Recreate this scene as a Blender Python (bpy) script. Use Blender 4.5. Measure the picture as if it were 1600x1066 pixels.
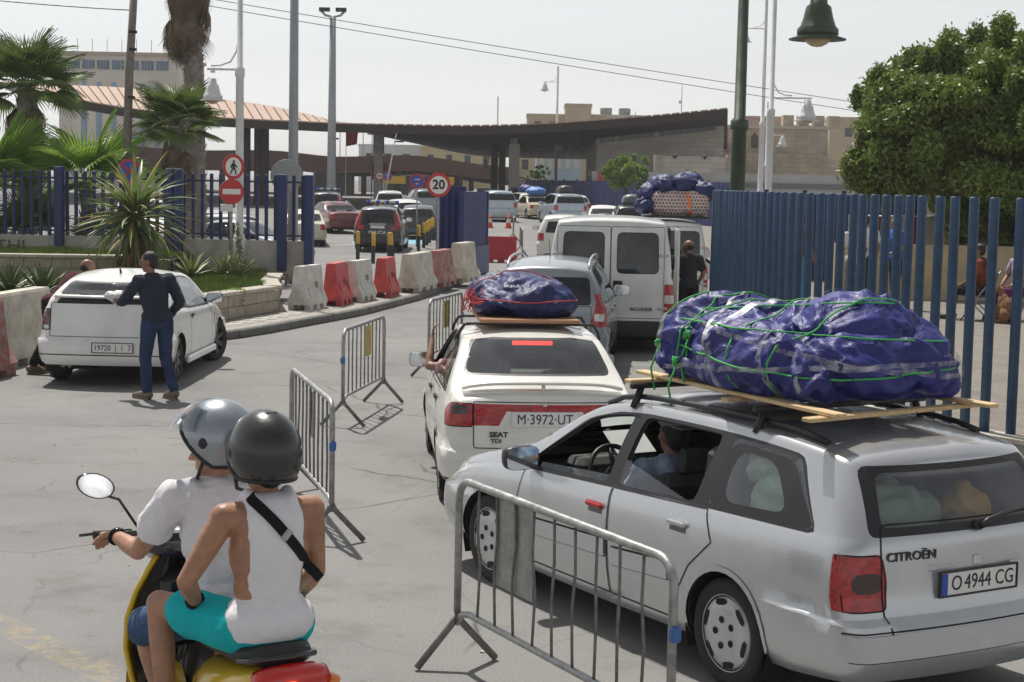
import bpy, bmesh, math, random
import numpy as np
from math import sin, cos, pi, radians, sqrt, atan2, hypot
from mathutils import Vector, Matrix, Euler, noise
from mathutils.bvhtree import BVHTree
random.seed(7); rng = np.random.default_rng(7)
for o in list(bpy.data.objects): bpy.data.objects.remove(o)
SC = bpy.context.scene
C = SC.collection
# ---------------------------------------------------------------- camera
cam = bpy.data.cameras.new('camera'); camo = bpy.data.objects.new('camera', cam); C.objects.link(camo)
cam.sensor_width = 36.0; cam.lens = 57.4; cam.clip_end = 3000; cam.clip_start = .1
PITCH = math.atan2(248, 2550)
camo.location = (0, 0, 2.65)
camo.rotation_euler = (Matrix.Rotation(pi/2 - PITCH, 3, 'X') @ Matrix.Rotation(0.02, 3, 'Z')).to_euler()
SC.camera = camo
SC.render.resolution_x = 1024; SC.render.resolution_y = 682
# ---------------------------------------------------------------- sky and sun
SUN_EL = radians(60); SUN_AZ = radians(-27)          # azimuth measured from +Y towards +X
sd = Vector((sin(SUN_AZ)*cos(SUN_EL), cos(SUN_AZ)*cos(SUN_EL), sin(SUN_EL)))
W = bpy.data.worlds.new('World'); SC.world = W; W.use_nodes = True
nt = W.node_tree; nt.nodes.clear()
sky = nt.nodes.new('ShaderNodeTexSky'); sky.sky_type = 'NISHITA'; sky.sun_disc = False
sky.sun_elevation = SUN_EL; sky.sun_rotation = SUN_AZ; sky.air_density = 1.0; sky.dust_density = .38; sky.ozone_density = 1.0
hs = nt.nodes.new('ShaderNodeHueSaturation'); hs.inputs['Saturation'].default_value = .12; hs.inputs['Value'].default_value = 1.0
bg = nt.nodes.new('ShaderNodeBackground'); bg.inputs[1].default_value = .104
ow = nt.nodes.new('ShaderNodeOutputWorld')
nt.links.new(sky.outputs[0], hs.inputs['Color']); nt.links.new(hs.outputs[0], bg.inputs[0]); nt.links.new(bg.outputs[0], ow.inputs[0])
sl = bpy.data.lights.new('sun', 'SUN'); sl.energy = 4.4; sl.angle = radians(.8); sl.color = (1, .95, .88)
so = bpy.data.objects.new('sun', sl); C.objects.link(so); so.rotation_euler = sd.to_track_quat('Z', 'Y').to_euler()
so.location = (-20, 30, 60)
SC.view_settings.view_transform = 'Standard'; SC.view_settings.look = 'None'
SC.view_settings.exposure = 0.13; SC.view_settings.gamma = 1; SC.view_settings.use_curve_mapping = False
SC.render.engine = 'CYCLES'
# ---------------------------------------------------------------- materials
MATS = {}
def M(name, rgb=(.5,.5,.5), rough=.6, metal=0., var=.12, scale=5., bump=0., bscale=60., coat=0., spec=.5, rgb2=None, emit=0., trans=0., rvar=.1, stretch=None, det=6):
    """procedural principled material: noise-driven colour, roughness and relief"""
    if name in MATS: return MATS[name]
    m = bpy.data.materials.new(name); m.use_nodes = True; n = m.node_tree.nodes; l = m.node_tree.links
    b = n['Principled BSDF']
    tc = n.new('ShaderNodeTexCoord'); src = tc.outputs['Object']
    if stretch:
        mp = n.new('ShaderNodeMapping'); mp.inputs['Scale'].default_value = stretch; l.new(src, mp.inputs[0]); src = mp.outputs[0]
    oi = n.new('ShaderNodeObjectInfo'); om = n.new('ShaderNodeMath'); om.operation = 'MULTIPLY'; om.inputs[1].default_value = 41.; l.new(oi.outputs['Random'], om.inputs[0]); va = n.new('ShaderNodeVectorMath'); l.new(src, va.inputs[0]); l.new(om.outputs[0], va.inputs[1]); src = va.outputs[0]   # every piece takes its own stretch of the pattern
    nz = n.new('ShaderNodeTexNoise'); nz.inputs['Scale'].default_value = scale; nz.inputs['Detail'].default_value = det; nz.inputs['Roughness'].default_value = .62
    l.new(src, nz.inputs['Vector'])
    cr = n.new('ShaderNodeValToRGB'); a = cr.color_ramp
    lo = rgb2 if rgb2 else tuple(max(0, c*(1-var)) for c in rgb); hi = rgb if rgb2 else tuple(min(1, c*(1+var)) for c in rgb)
    a.elements[0].position = .32; a.elements[1].position = .68
    a.elements[0].color = (*lo, 1); a.elements[1].color = (*hi, 1)
    l.new(nz.outputs['Fac'], cr.inputs[0]); l.new(cr.outputs[0], b.inputs['Base Color'])
    mr = n.new('ShaderNodeMapRange'); mr.inputs[1].default_value = .3; mr.inputs[2].default_value = .7
    mr.inputs[3].default_value = max(.02, rough-rvar); mr.inputs[4].default_value = min(1, rough+rvar)
    l.new(nz.outputs['Fac'], mr.inputs[0]); l.new(mr.outputs[0], b.inputs['Roughness'])
    b.inputs['Metallic'].default_value = metal; b.inputs['Coat Weight'].default_value = coat; b.inputs['Coat Roughness'].default_value = .06
    b.inputs['Specular IOR Level'].default_value = spec
    if trans: b.inputs['Transmission Weight'].default_value = trans
    if emit: b.inputs['Emission Color'].default_value = (*rgb, 1); b.inputs['Emission Strength'].default_value = emit
    if bump:
        n2 = n.new('ShaderNodeTexNoise'); n2.inputs['Scale'].default_value = bscale; n2.inputs['Detail'].default_value = 5
        l.new(src, n2.inputs['Vector']); bp = n.new('ShaderNodeBump'); bp.inputs['Strength'].default_value = bump; bp.inputs['Distance'].default_value = .02
        l.new(n2.outputs['Fac'], bp.inputs['Height']); l.new(bp.outputs[0], b.inputs['Normal'])
    MATS[name] = m; return m
def glass(name, tint=(.62,.7,.68), refl=.05, rough=.02):
    if name in MATS: return MATS[name]
    m = bpy.data.materials.new(name); m.use_nodes = True; n = m.node_tree.nodes; l = m.node_tree.links; n.clear()
    t = n.new('ShaderNodeBsdfTransparent'); t.inputs[0].default_value = (*tint, 1)
    g = n.new('ShaderNodeBsdfGlossy'); g.inputs['Roughness'].default_value = rough; g.inputs[0].default_value = (.95,.97,1,1)
    nz = n.new('ShaderNodeTexNoise'); nz.inputs['Scale'].default_value = 3; tc = n.new('ShaderNodeTexCoord'); l.new(tc.outputs['Object'], nz.inputs['Vector'])
    fr = n.new('ShaderNodeFresnel'); fr.inputs[0].default_value = 1.5
    ma = n.new('ShaderNodeMath'); ma.operation = 'MULTIPLY_ADD'; ma.inputs[1].default_value = refl*.6; l.new(nz.outputs['Fac'], ma.inputs[0]); l.new(fr.outputs[0], ma.inputs[2])
    mx = n.new('ShaderNodeMixShader'); o = n.new('ShaderNodeOutputMaterial')
    l.new(ma.outputs[0], mx.inputs[0]); l.new(t.outputs[0], mx.inputs[1]); l.new(g.outputs[0], mx.inputs[2]); l.new(mx.outputs[0], o.inputs[0])
    MATS[name] = m; return m
# ---------------------------------------------------------------- object helpers
def link(name, me, mat=None, parent=None, loc=None, rot=None):
    o = bpy.data.objects.new(name, me); C.objects.link(o)
    if mat is not None and me is not None and len(me.materials) == 0: me.materials.append(mat)
    if parent is not None: o.parent = parent
    if loc is not None: o.location = loc
    if rot is not None: o.rotation_euler = rot
    return o
def tag(o, label=None, cat=None, group=None, kind=None):
    if label: o['label'] = label
    if cat: o['category'] = cat
    if group: o['group'] = group
    if kind: o['kind'] = kind
    return o
def thing(name, label, cat, loc=(0,0,0), rotz=0., group=None):
    o = bpy.data.objects.new(name, None); o.empty_display_size = .2; C.objects.link(o)
    o.location = loc; o.rotation_euler = (0, 0, rotz)
    return tag(o, label, cat, group)
def part(name, label, kind=None):
    pass
def copy_tree(o, parent=None):
    c = o.copy(); C.objects.link(c); c.parent = parent
    for ch in list(o.children): copy_tree(ch, c)
    return c
class MB:
    """collects shapes, builds one mesh object"""
    def __init__(s): s.v = []; s.f = []; s.sm = []
    def add(s, vs, fs, smooth=False):
        k = len(s.v); s.v += [tuple(v) for v in vs]; s.f += [tuple(i+k for i in f) for f in fs]; s.sm += [smooth]*len(fs); return s
    def box(s, c, d, rz=0., rx=0., ry=0., bev=0.):
        hx, hy, hz = d[0]/2, d[1]/2, d[2]/2
        R = Euler((rx, ry, rz)).to_matrix(); c = Vector(c)
        if bev <= 0:
            P = [(x,y,z) for z in (-hz,hz) for x,y in ((-hx,-hy),(hx,-hy),(hx,hy),(-hx,hy))]
            F = [(3,2,1,0),(4,5,6,7),(0,1,5,4),(1,2,6,5),(2,3,7,6),(3,0,4,7)]
        else:
            b = min(bev, hx*.9, hy*.9, hz*.9); P = []
            for z, i in ((-hz, b), (-hz+b, 0), (hz-b, 0), (hz, b)):
                x, y = hx-i, hy-i; q = b if i == 0 else b*.4
                P += [(-x+q,-y,z),(x-q,-y,z),(x,-y+q,z),(x,y-q,z),(x-q,y,z),(-x+q,y,z),(-x,y-q,z),(-x,-y+q,z)]
            F = [tuple(range(7,-1,-1)), tuple(range(24,32))]
            for k in range(3):
                for i in range(8): F.append((k*8+i, k*8+(i+1)%8, k*8+8+(i+1)%8, k*8+8+i))
        return s.add([R @ Vector(p) + c for p in P], F)
    def cyl(s, p0, p1, r0, r1=None, n=12, caps=True, smooth=True):
        return s.tube([p0, p1], [r0, r0 if r1 is None else r1], n, caps, smooth)
    def tube(s, path, r, n=8, caps=True, smooth=True, closed=False):
        P = [Vector(p) for p in path]; N = len(P)
        if not hasattr(r, '__len__'): r = [r]*N
        V = []; ref = None
        for i in range(N):
            if closed: t = P[(i+1) % N] - P[i-1]
            else: t = P[min(i+1, N-1)] - P[max(i-1, 0)]
            if t.length < 1e-9: t = Vector((0,0,1))
            t.normalize()
            if ref is None: ref = Vector((0,0,1)) if abs(t.z) < .9 else Vector((1,0,0))
            a = t.cross(ref); 
            if a.length < 1e-6: a = t.cross(Vector((0,1,0)))
            a.normalize(); b = a.cross(t); ref = b
            V += [P[i] + a*(r[i]*cos(2*pi*k/n)) + b*(r[i]*sin(2*pi*k/n)) for k in range(n)]
        F = []
        for i in range(N if closed else N-1):
            j = (i+1) % N
            for k in range(n): F.append((i*n+k, i*n+(k+1)%n, j*n+(k+1)%n, j*n+k))
        s.add(V, F, smooth)
        if caps and not closed:
            b = len(s.v) - len(V)
            s.f += [tuple(b+k for k in range(n-1,-1,-1)), tuple(b+(N-1)*n+k for k in range(n))]; s.sm += [False, False]
        return s
    def lathe(s, prof, n=24, axis='z', c=(0,0,0), smooth=True, cap=True):
        """prof: (radius, height) list, turned about the axis"""
        V = []; c = Vector(c)
        for r, h in prof:
            for k in range(n):
                a = 2*pi*k/n; q = (r*cos(a), r*sin(a), h)
                if axis == 'y': q = (q[0], q[2], -q[1])
                elif axis == 'x': q = (q[2], q[0], q[1])
                V.append(c + Vector(q))
        F = [(i*n+k, i*n+(k+1)%n, (i+1)*n+(k+1)%n, (i+1)*n+k) for i in range(len(prof)-1) for k in range(n)]
        if cap:
            if prof[0][0] > 1e-4: F.append(tuple(range(n-1,-1,-1)))
            if prof[-1][0] > 1e-4: F.append(tuple((len(prof)-1)*n+k for k in range(n)))
        return s.add(V, F, smooth)
    def prism(s, poly, h0, h1, axis='z', smooth=False):
        """2-D outline extruded along an axis: z:(x,y) y:(x,z) x:(y,z)"""
        n = len(poly); V = []
        for h in (h0, h1):
            for a, b in poly: V.append({'z': (a,b,h), 'y': (a,h,b), 'x': (h,a,b)}[axis])
        F = [tuple(range(n-1,-1,-1)), tuple(range(n,2*n))] + [(i,(i+1)%n,n+(i+1)%n,n+i) for i in range(n)]
        return s.add(V, F, smooth)
    def ell(s, c, r, n=14, m=8, R=None):
        V = []; c = Vector(c); R = R or Matrix.Identity(3)
        for i in range(m+1):
            t = pi*i/m
            for k in range(n):
                a = 2*pi*k/n; V.append(c + R @ Vector((r[0]*sin(t)*cos(a), r[1]*sin(t)*sin(a), -r[2]*cos(t))))
        F = [(i*n+k, i*n+(k+1)%n, (i+1)*n+(k+1)%n, (i+1)*n+k) for i in range(m) for k in range(n)]
        return s.add(V, F, True)
    def quad(s, a, b, c, d): return s.add([a,b,c,d], [(0,1,2,3)])
    def mesh(s, name, weld=False, fixn=False):
        me = bpy.data.meshes.new(name); me.from_pydata([tuple(v) for v in s.v], [], s.f)
        me.polygons.foreach_set('use_smooth', s.sm)
        if weld or fixn:
            bm = bmesh.new(); bm.from_mesh(me)
            if weld: bmesh.ops.remove_doubles(bm, verts=bm.verts, dist=1e-4)
            bmesh.ops.recalc_face_normals(bm, faces=bm.faces); bm.to_mesh(me); bm.free()
        me.update(); return me
    def build(s, name, mat, parent=None, loc=None, rot=None, weld=False, fixn=False):
        return link(name, s.mesh(name, weld, fixn), mat, parent, loc, rot)
SCRATCH = bpy.data.scenes.new('scratch')
def evaluate(o):
    """mesh of an object with its modifiers, evaluated in a scene of its own to stay fast"""
    SCRATCH.collection.objects.link(o); vl = SCRATCH.view_layers[0]; vl.update(); dg = vl.depsgraph; dg.update()
    me = bpy.data.meshes.new_from_object(o.evaluated_get(dg)); SCRATCH.collection.objects.unlink(o); return me
def txt(body, size, mat, name='lettering', parent=None, loc=(0,0,0), rot=(0,0,0), ext=.002, align='CENTER', sx=1., bold=0.):
    cu = bpy.data.curves.new(name, 'FONT'); cu.body = body; cu.size = size; cu.extrude = ext; cu.align_x = align; cu.align_y = 'CENTER'; cu.resolution_u = 3; cu.offset = bold
    t = bpy.data.objects.new(name, cu); me = evaluate(t)
    bpy.data.objects.remove(t); bpy.data.curves.remove(cu)
    me.materials.clear(); me.name = name
    if sx != 1.:
        for v in me.vertices: v.co.x *= sx
    return link(name, me, mat, parent, loc, rot)
def hdg(dx, dy): return atan2(dy, dx)
def zg(y): return 0. if y < 60 else min((y-60)*.012, .96)
def pchip(pts):
    xs = [p[0] for p in pts]; ys = [p[1] for p in pts]; n = len(xs)
    d = [(ys[i+1]-ys[i])/(xs[i+1]-xs[i]) for i in range(n-1)]
    m = [d[0]] + [0 if d[i-1]*d[i] <= 0 else 2*d[i-1]*d[i]/(d[i-1]+d[i]) for i in range(1, n-1)] + [d[-1]]
    def f(x):
        if x <= xs[0]: return ys[0]
        if x >= xs[-1]: return ys[-1]
        i = 0
        while x > xs[i+1]: i += 1
        h = xs[i+1]-xs[i]; t = (x-xs[i])/h
        return ys[i]*(1+2*t)*(1-t)**2 + m[i]*h*t*(1-t)**2 + ys[i+1]*t*t*(3-2*t) + m[i+1]*h*t*t*(t-1)
    return f
def rnd(poly, r, k=3):
    """round the corners of a 2-D outline"""
    out = []; n = len(poly)
    for i in range(n):
        p = Vector(poly[i]); a = Vector(poly[i-1]) - p; b = Vector(poly[(i+1) % n]) - p
        q = min(r, a.length*.45, b.length*.45); a = p + a.normalized()*q; b = p + b.normalized()*q
        for j in range(k+1):
            t = j/k; out.append(tuple(a*(1-t)**2 + p*2*t*(1-t) + b*t*t))
    return out
def inside(poly, x, y):
    c = False; j = len(poly)-1
    for i in range(len(poly)):
        xi, yi = poly[i]; xj, yj = poly[j]
        if (yi > y) != (yj > y) and x < (xj-xi)*(y-yi)/(yj-yi)+xi: c = not c
        j = i
    return c
# ---------------------------------------------------------------- vehicles: lofted shell, cut into panels
GLASS = glass('car_glass', (.88,.95,.92), .26); GLASS_D = glass('car_glass_dark', (.16,.18,.19), .08)
BLACK = M('black_trim', (.016,.016,.018), .45, var=.3); RUB = M('tyre_rubber', (.022,.021,.02), .82, var=.35, scale=12, bump=.3)
DARK = M('underbody', (.012,.012,.012), .9); LIN = M('car_lining', (.085,.085,.08), .85); SEAT = M('seat_cloth', (.075,.075,.08), .95, bump=.2)
RED = M('lamp_red', (.40,.012,.014), .16, coat=.8, var=.45, scale=30, bump=.5, bscale=90); SMOKE = M('lamp_smoke', (.035,.01,.012), .15, coat=.8)
LAMPW = M('lamp_clear', (.62,.63,.62), .1, coat=1, var=.3, scale=25); ORANGE = M('lamp_orange', (.75,.2,.02), .2, coat=.6)
PLATE = M('plate_white', (.74,.74,.72), .45, var=.05); INK = M('plate_ink', (.015,.015,.015), .6); CHROME = M('chrome', (.7,.7,.7), .12, 1.)
ALLOY = M('alloy', (.45,.46,.47), .35, .7, scale=9); MIRR = M('mirror_glass', (.75,.78,.8), .03, 1., var=.02)
GAP = M('panel_gap', (.012,.012,.013), .9); BLUEP = M('plate_blue', (.02,.07,.4), .5); EXH = M('exhaust', (.2,.19,.18), .4, .8)
def paint(name, rgb, metal=0., rough=.32, dust=.1):
    return M('paint_'+name, rgb, rough, metal, var=dust, scale=2.2, coat=.7, rvar=.06, det=2)
class Shell:
    pass
def loft(S):
    L, Wd = S['L'], S['W']; top, belt = pchip(S['top']), pchip(S['belt']); bot = pchip(S['bot']); plan = pchip(S['plan'])
    xr, xf = pchip(S['xr']), pchip(S['xf']); rb, fb = S['rb'], S['fb']; Rr, Rf = S.get('Rr', .16), S.get('Rf', .30)
    tum = S['tum']; chf = pchip(S['ch']); st = S.get('step', .075)
    xs = {0., .008, .025, .05, .085, .13, L, L-.01, L-.03, L-.06, L-.1, L-.15, L-.22}
    k = int(L/st); xs |= {round(L*i/k, 4) for i in range(3, k-3)}
    xs = sorted(xs); cs = [1,.965,.9,.78,.6,.4,.2,0,-.2,-.4,-.6,-.78,-.9,-.965,-1]
    low = [(0,.075),(.07,.04),(.18,.016),(.32,.004),(.46,0),(.60,0),(.72,.005),(.83,.014),(.92,.028),(.97,.042),(1,.058)]
    gr = [.06,.16,.3,.44,.58,.72,.84,.93,1.]
    nl, ng = len(low), len(gr); ns = nl+ng; rings = []; sh = Shell(); sh.edge = []; sh.beltp = []
    def sm(t): t = max(0, min(1, t)); return t*t*(3-2*t)
    def bx(x, z, c):
        br = max(0, 1-x/rb); bf = max(0, 1-(L-x)/fb); br = br**1.5 if S.get('rpow') else br
        return x + br*xr(z) - bf*xf(z) - (1-c*c)*(S.get('bulr', .05)*sm(1-x/.5) - S.get('bulf', .12)*sm(1-(L-x)/.5))
    for x in xs:
        ins = 0; dz = 0
        for e, R in ((x, Rr), (L-x, Rf)):
            if e < R: ins = R*.75*(1-sqrt(max(0, 1-(1-e/R)**2))); 
            if e < .06: dz = .035*(1-sqrt(max(0, 1-(1-e/.06)**2)))
        zt = top(x)-dz; ch = chf(x); ze = zt-ch; zb = bot(x); zq = min(belt(x), ze-.02); wm = Wd/2*plan(x)-ins
        side = []
        for f, i in low: side.append((wm-i, zb+(zq-zb)*f))
        wb = wm-low[-1][1]; hgt = ze-zq; tt = tum if hgt > .12 else tum+.25*(1-hgt/.12)
        for q in gr: side.append((wb - tt*hgt*q - .05*hgt*q*q*q + .045*hgt*q*(1-q)*4*.5, zq+hgt*q))
        we = side[-1][0]; ring = [Vector((bx(x, z, 1.), y, z)) for y, z in side]
        sh.edge.append((ring[-1].x, ze, we)); sh.beltp.append((ring[nl-1].x, zq, wb))
        ring += [Vector((bx(x, ze, c), c*we, ze+ch*(1-abs(c)**2.6))) for c in cs[1:-1]]
        ring += [Vector((v.x, -v.y, v.z)) for v in reversed(ring[:ns])]
        rings.append(ring)
    bm = bmesh.new(); R = [[bm.verts.new(p) for p in r] for r in rings]; n = len(R[0])
    for i in range(len(R)-1):
        for j in range(n-1): bm.faces.new((R[i][j], R[i][j+1], R[i+1][j+1], R[i+1][j]))
    for ri, rev in ((0, False), (-1, True)):
        ring = R[ri]; x0 = xs[ri]; rows = []
        for k in range(ns-1):
            a, b = ring[k], ring[n-1-k]; row = [a]
            for c in cs[1:-1]: row.append(bm.verts.new((bx(x0, a.co.z, c), a.co.y*c, a.co.z + S.get('capz', .0)*(1-c*c))))
            rows.append(row+[b])
        rows.append(ring[ns-1:n-ns+1])
        for k in range(ns-1):
            for j in range(len(cs)-1):
                q = (rows[k][j], rows[k][j+1], rows[k+1][j+1], rows[k+1][j])
                try: bm.faces.new(q if rev else q[::-1])
                except ValueError: pass
    bmesh.ops.remove_doubles(bm, verts=bm.verts, dist=1e-5)
    bmesh.ops.recalc_face_normals(bm, faces=bm.faces)
    sh.bm = bm; return sh
AX = {'side': (0, 2), 'rear': (1, 2), 'front': (1, 2), 'top': (0, 1)}
def nsel(proj):
    if proj == 'side': return lambda n: abs(n.y) > .33
    if proj == 'rear': return lambda n: n.x < -.2
    if proj == 'front': return lambda n: n.x > .2
    return lambda n: n.z > .3
def cut(bm, lay, lab, proj, poly, cond=None):
    a, b = AX[proj]; ok = nsel(proj); xs = [p[0] for p in poly]; ys = [p[1] for p in poly]
    x0, x1, y0, y1 = min(xs)-.005, max(xs)+.005, min(ys)-.005, max(ys)+.005
    def hit(f, x0, x1, y0, y1):
        if not ok(f.normal): return False
        u = [v.co[a] for v in f.verts]; w = [v.co[b] for v in f.verts]
        return max(u) > x0 and min(u) < x1 and max(w) > y0 and min(w) < y1
    cand = {f for f in bm.faces if hit(f, x0, x1, y0, y1) and (cond is None or cond(f.calc_center_median()))}
    for i in range(len(poly)):
        p, q = poly[i-1], poly[i]; dx, dy = q[0]-p[0], q[1]-p[1]; l = hypot(dx, dy)
        if l < 1e-5: continue
        e = 1e-4; fs = [f for f in cand if hit(f, min(p[0],q[0])-e, max(p[0],q[0])+e, min(p[1],q[1])-e, max(p[1],q[1])+e)]
        fs2 = []
        for f in fs:
            d = [(v.co[a]-p[0])*dy-(v.co[b]-p[1])*dx for v in f.verts]
            if max(d) > 1e-6 and min(d) < -1e-6: fs2.append(f)
        if not fs2: continue
        no = [0,0,0]; no[a] = dy/l; no[b] = -dx/l; co = [0,0,0]; co[a] = p[0]; co[b] = p[1]
        g = set(fs2)
        for f in fs2: g.update(f.edges); g.update(f.verts)
        r = bmesh.ops.bisect_plane(bm, geom=list(g), dist=1e-5, plane_co=co, plane_no=no)
        cand = {f for f in cand if f.is_valid}
        for f in r['geom']:
            if isinstance(f, bmesh.types.BMFace) and f.is_valid: f.normal_update(); cand.add(f)
    for f in cand:
        c = f.calc_center_median()
        if inside(poly, c[a], c[b]) and ok(f.normal): f[lay] = lab
def ribbon(bvh, proj, pts, w=.007, off=.002, sgn=1, closed=False):
    """thin line following the shell"""
    a, b = AX[proj]; P = []
    pts = list(pts) + ([pts[0]] if closed else [])
    den = []
    for i in range(len(pts)-1):
        n = max(1, int(hypot(pts[i+1][0]-pts[i][0], pts[i+1][1]-pts[i][1])/.025))
        den += [tuple(pts[i][k]+(pts[i+1][k]-pts[i][k])*j/n for k in (0,1)) for j in range(n)]
    den.append(pts[-1])
    for p in den:
        o = [0,0,0]; o[a], o[b] = p; d = Vector((0,0,0))
        if proj == 'side': o[1] = 3*sgn; d.y = -sgn
        elif proj == 'rear': o[0] = -3; d.x = 1
        elif proj == 'front': o[0] = 9; d.x = -1
        else: o[2] = 4; d.z = -1
        h = bvh.ray_cast(Vector(o), d)
        if h[0] is not None and (proj not in ('rear','front') or abs(h[1].x) > .25): P.append((h[0], h[1] if h[1].dot(d) < 0 else -h[1]))
    V = []; F = []
    for i, (p, n) in enumerate(P):
        t = P[min(i+1, len(P)-1)][0] - P[max(i-1, 0)][0]
        s = n.cross(t); s = s.normalized() if s.length > 1e-7 else Vector((0,0,1))
        V += [p+n*off+s*w/2, p+n*off-s*w/2]
        if i: F.append((2*i-2, 2*i-1, 2*i+1, 2*i))
    return V, F
def hitpt(bvh, proj, p, sgn=1):
    V, F = ribbon(bvh, proj, [p, (p[0]+.002, p[1])], .001, 0, sgn)
    return (V[0] if V else Vector((0,0,0)))
SHELLS = {}
def shell(S):
    if S['key'] in SHELLS: return SHELLS[S['key']]
    sh = loft(S); bm = sh.bm
    for z, s in S.get('ledge', []):                     # bumper ledges: (z, depth)
        for zz in (z, z-.018):
            bmesh.ops.bisect_plane(bm, geom=bm.faces[:]+bm.edges[:]+bm.verts[:], dist=1e-5, plane_co=(0,0,zz), plane_no=(0,0,1))
        for v in bm.verts:
            e = min(v.co.x, S['L']-v.co.x); k = max(0, min(1, (.75-e)/.3)); k = k*k*(3-2*k)
            if v.co.z < z-.009 and k > 0:
                d = 1 if v.co.z > .3 else max(0, 1-(.3-v.co.z)/.15)
                v.co.y *= 1+s*.8*k*d/(S['W']/2); v.co.x += s*k*d*(1 if v.co.x > S['L']/2 else -1)*(1 if e < .3 else .3)
    bm.normal_update(); bm.verts.index_update()
    sh.bvh = BVHTree.FromBMesh(bm)
    lay = bm.faces.layers.int.new('lab'); names = ['body']; sh.gaps = []
    ex = np.array(sh.edge); bx = np.array(sh.beltp)
    up = lambda x: float(np.interp(x, ex[:,0], ex[:,1])); be = lambda x: float(np.interp(x, bx[:,0], bx[:,1]))
    sh.up, sh.be = up, be; cuts = []
    # side glazing from belt to roof edge, split at the pillars
    pil = S['pil']; mt, mbm = S.get('mt', .055), S.get('mb', .015)
    def win(pa, pb, gl, gr_, grow=0.):
        (ab, at_), (bb, bt) = pa, pb; N = 7; P = []
        lowz = [(ab+gl-grow + (bb-gr_+grow-ab-gl+grow)*i/N) for i in range(N+1)]
        hiz = [(at_+gl-grow + (bt-gr_+grow-at_-gl+grow)*i/N) for i in range(N+1)]
        P = [(x, be(x)+mbm-grow) for x in lowz] + [(x, max(up(x)-mt+grow, be(x)+mbm+.005)) for x in reversed(hiz)]
        return rnd(P, S.get('wr_', .03), 2)
    hw = S.get('hw', .035)
    cuts.append(('pillar', 'side', win(pil[0], pil[-1], 0, 0, .018)))
    for i in range(len(pil)-1):
        lab = 'side_window%d' % i
        if i in S.get('skipwin', ()): continue
        cuts.append((lab, 'side', win(pil[i], pil[i+1], 0 if i == 0 else hw, 0 if i == len(pil)-2 else hw)))
    zb, wb, zt, wt = S['ws']; cuts.append(('screen_frame', 'front', rnd([(-wb-.03,zb-.02),(wb+.03,zb-.02),(wt+.03,zt+.02),(-wt-.03,zt+.02)], .05)))
    cuts.append(('windscreen', 'front', rnd([(-wb,zb),(wb,zb),(wt,zt),(-wt,zt)], .06)))
    zb, wb, zt, wt = S['rw']; fr = S.get('frit', .03)
    if S.get('rwin', True):
        cuts.append(('rear_frame', 'rear', rnd([(-wb-fr,zb-fr*.8),(wb+fr,zb-fr*.8),(wt+fr,zt+fr*.7),(-wt-fr,zt+fr*.7)], .06)))
        cuts.append(('rear_window', 'rear', rnd([(-wb,zb),(wb,zb),(wt,zt),(-wt,zt)], .07)))
    for c in S.get('cuts', []): cuts.append(c)
    for axx in (S['axr'], S['axf']):
        ar = S.get('ar', S['wr']+.045); a = [(axx+ar*cos(t), S['wr']+ar*sin(t)*1.02) for t in np.linspace(-.45, pi+.45, 22)]
        cuts.append(('hole', 'side', a)); sh.gaps.append(('arch', 'side', a))
    for c in cuts:
        lab, proj, poly = c[0], c[1], c[2]; opt = c[3] if len(c) > 3 else {}
        if opt.get('gap'): sh.gaps.append((lab, proj, poly))
        if opt.get('only'): continue
        polys = [poly]
        if opt.get('mir'): polys.append([(-p[0], p[1]) for p in reversed(poly)])
        if lab not in names: names.append(lab)
        for q in polys: cut(bm, lay, names.index(lab), proj, q, opt.get('cond'))
    for f in bm.faces: f.smooth = True
    bm.normal_update()
    # split to meshes
    groups = {}
    for f in bm.faces:
        nm = names[f[lay]]
        if nm == 'hole': continue
        side = '' if (nm in ('body','pillar','windscreen','rear_window','screen_frame','rear_frame') or nm in S.get('whole', ())) else ('l' if f.calc_center_median().y > 0 else 'r')
        groups.setdefault((nm, side), []).append(f)
    sh.meshes = {}; V = []; F = []; base = {}
    for key, fs in groups.items():
        idx = {}; vs = []; ns = []; out = []
        for f in fs:
            t = []
            for v in f.verts:
                if v not in idx: idx[v] = len(vs); vs.append(tuple(v.co)); ns.append(tuple(v.normal))
                t.append(idx[v])
            out.append(t)
        me = bpy.data.meshes.new(S['key']+'_'+key[0]); me.from_pydata(vs, [], out)
        me.polygons.foreach_set('use_smooth', [True]*len(out)); me.update()
        try: me.normals_split_custom_set_from_vertices(ns)
        except Exception: pass
        sh.meshes[key] = me
        if key[0] in ('body', 'pillar') or key[0].startswith('door') or key[0] in ('tailgate',):
            k = len(V); V += [tuple(Vector(a)-Vector(b)*.03) for a, b in zip(vs, ns)]; F += [tuple(i+k for i in t) for t in out]
    me = bpy.data.meshes.new('lining'); me.from_pydata(V, [], F); me.update(); sh.lining = me
    mb = MB(); liplist = []
    for lab, proj, poly in sh.gaps:
        for sg in ((1,-1) if proj == 'side' else (1,)):
            if lab == 'arch':
                v, f = ribbon(sh.bvh, proj, [(x, z) for x, z in poly if z > S['bot'][0][1]-.02], .03, .006, sg); lips = MB(); lips.add(v, f, True); liplist.append(lips.mesh('wheel_arch'))
            else:
                v, f = ribbon(sh.bvh, proj, poly, .0075, .0032, sg, closed=True); mb.add(v, f)
    for ln in S.get('lines', []):
        for sg in ((1,-1) if ln[0] == 'side' else (1,)):
            v, f = ribbon(sh.bvh, ln[0], ln[1], ln[2] if len(ln) > 2 else .0075, .0022, sg); mb.add(v, f)
    sh.gapmesh = mb.mesh('panel_gap') if mb.v else None
    sh.lips = liplist
    well = MB()
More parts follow.
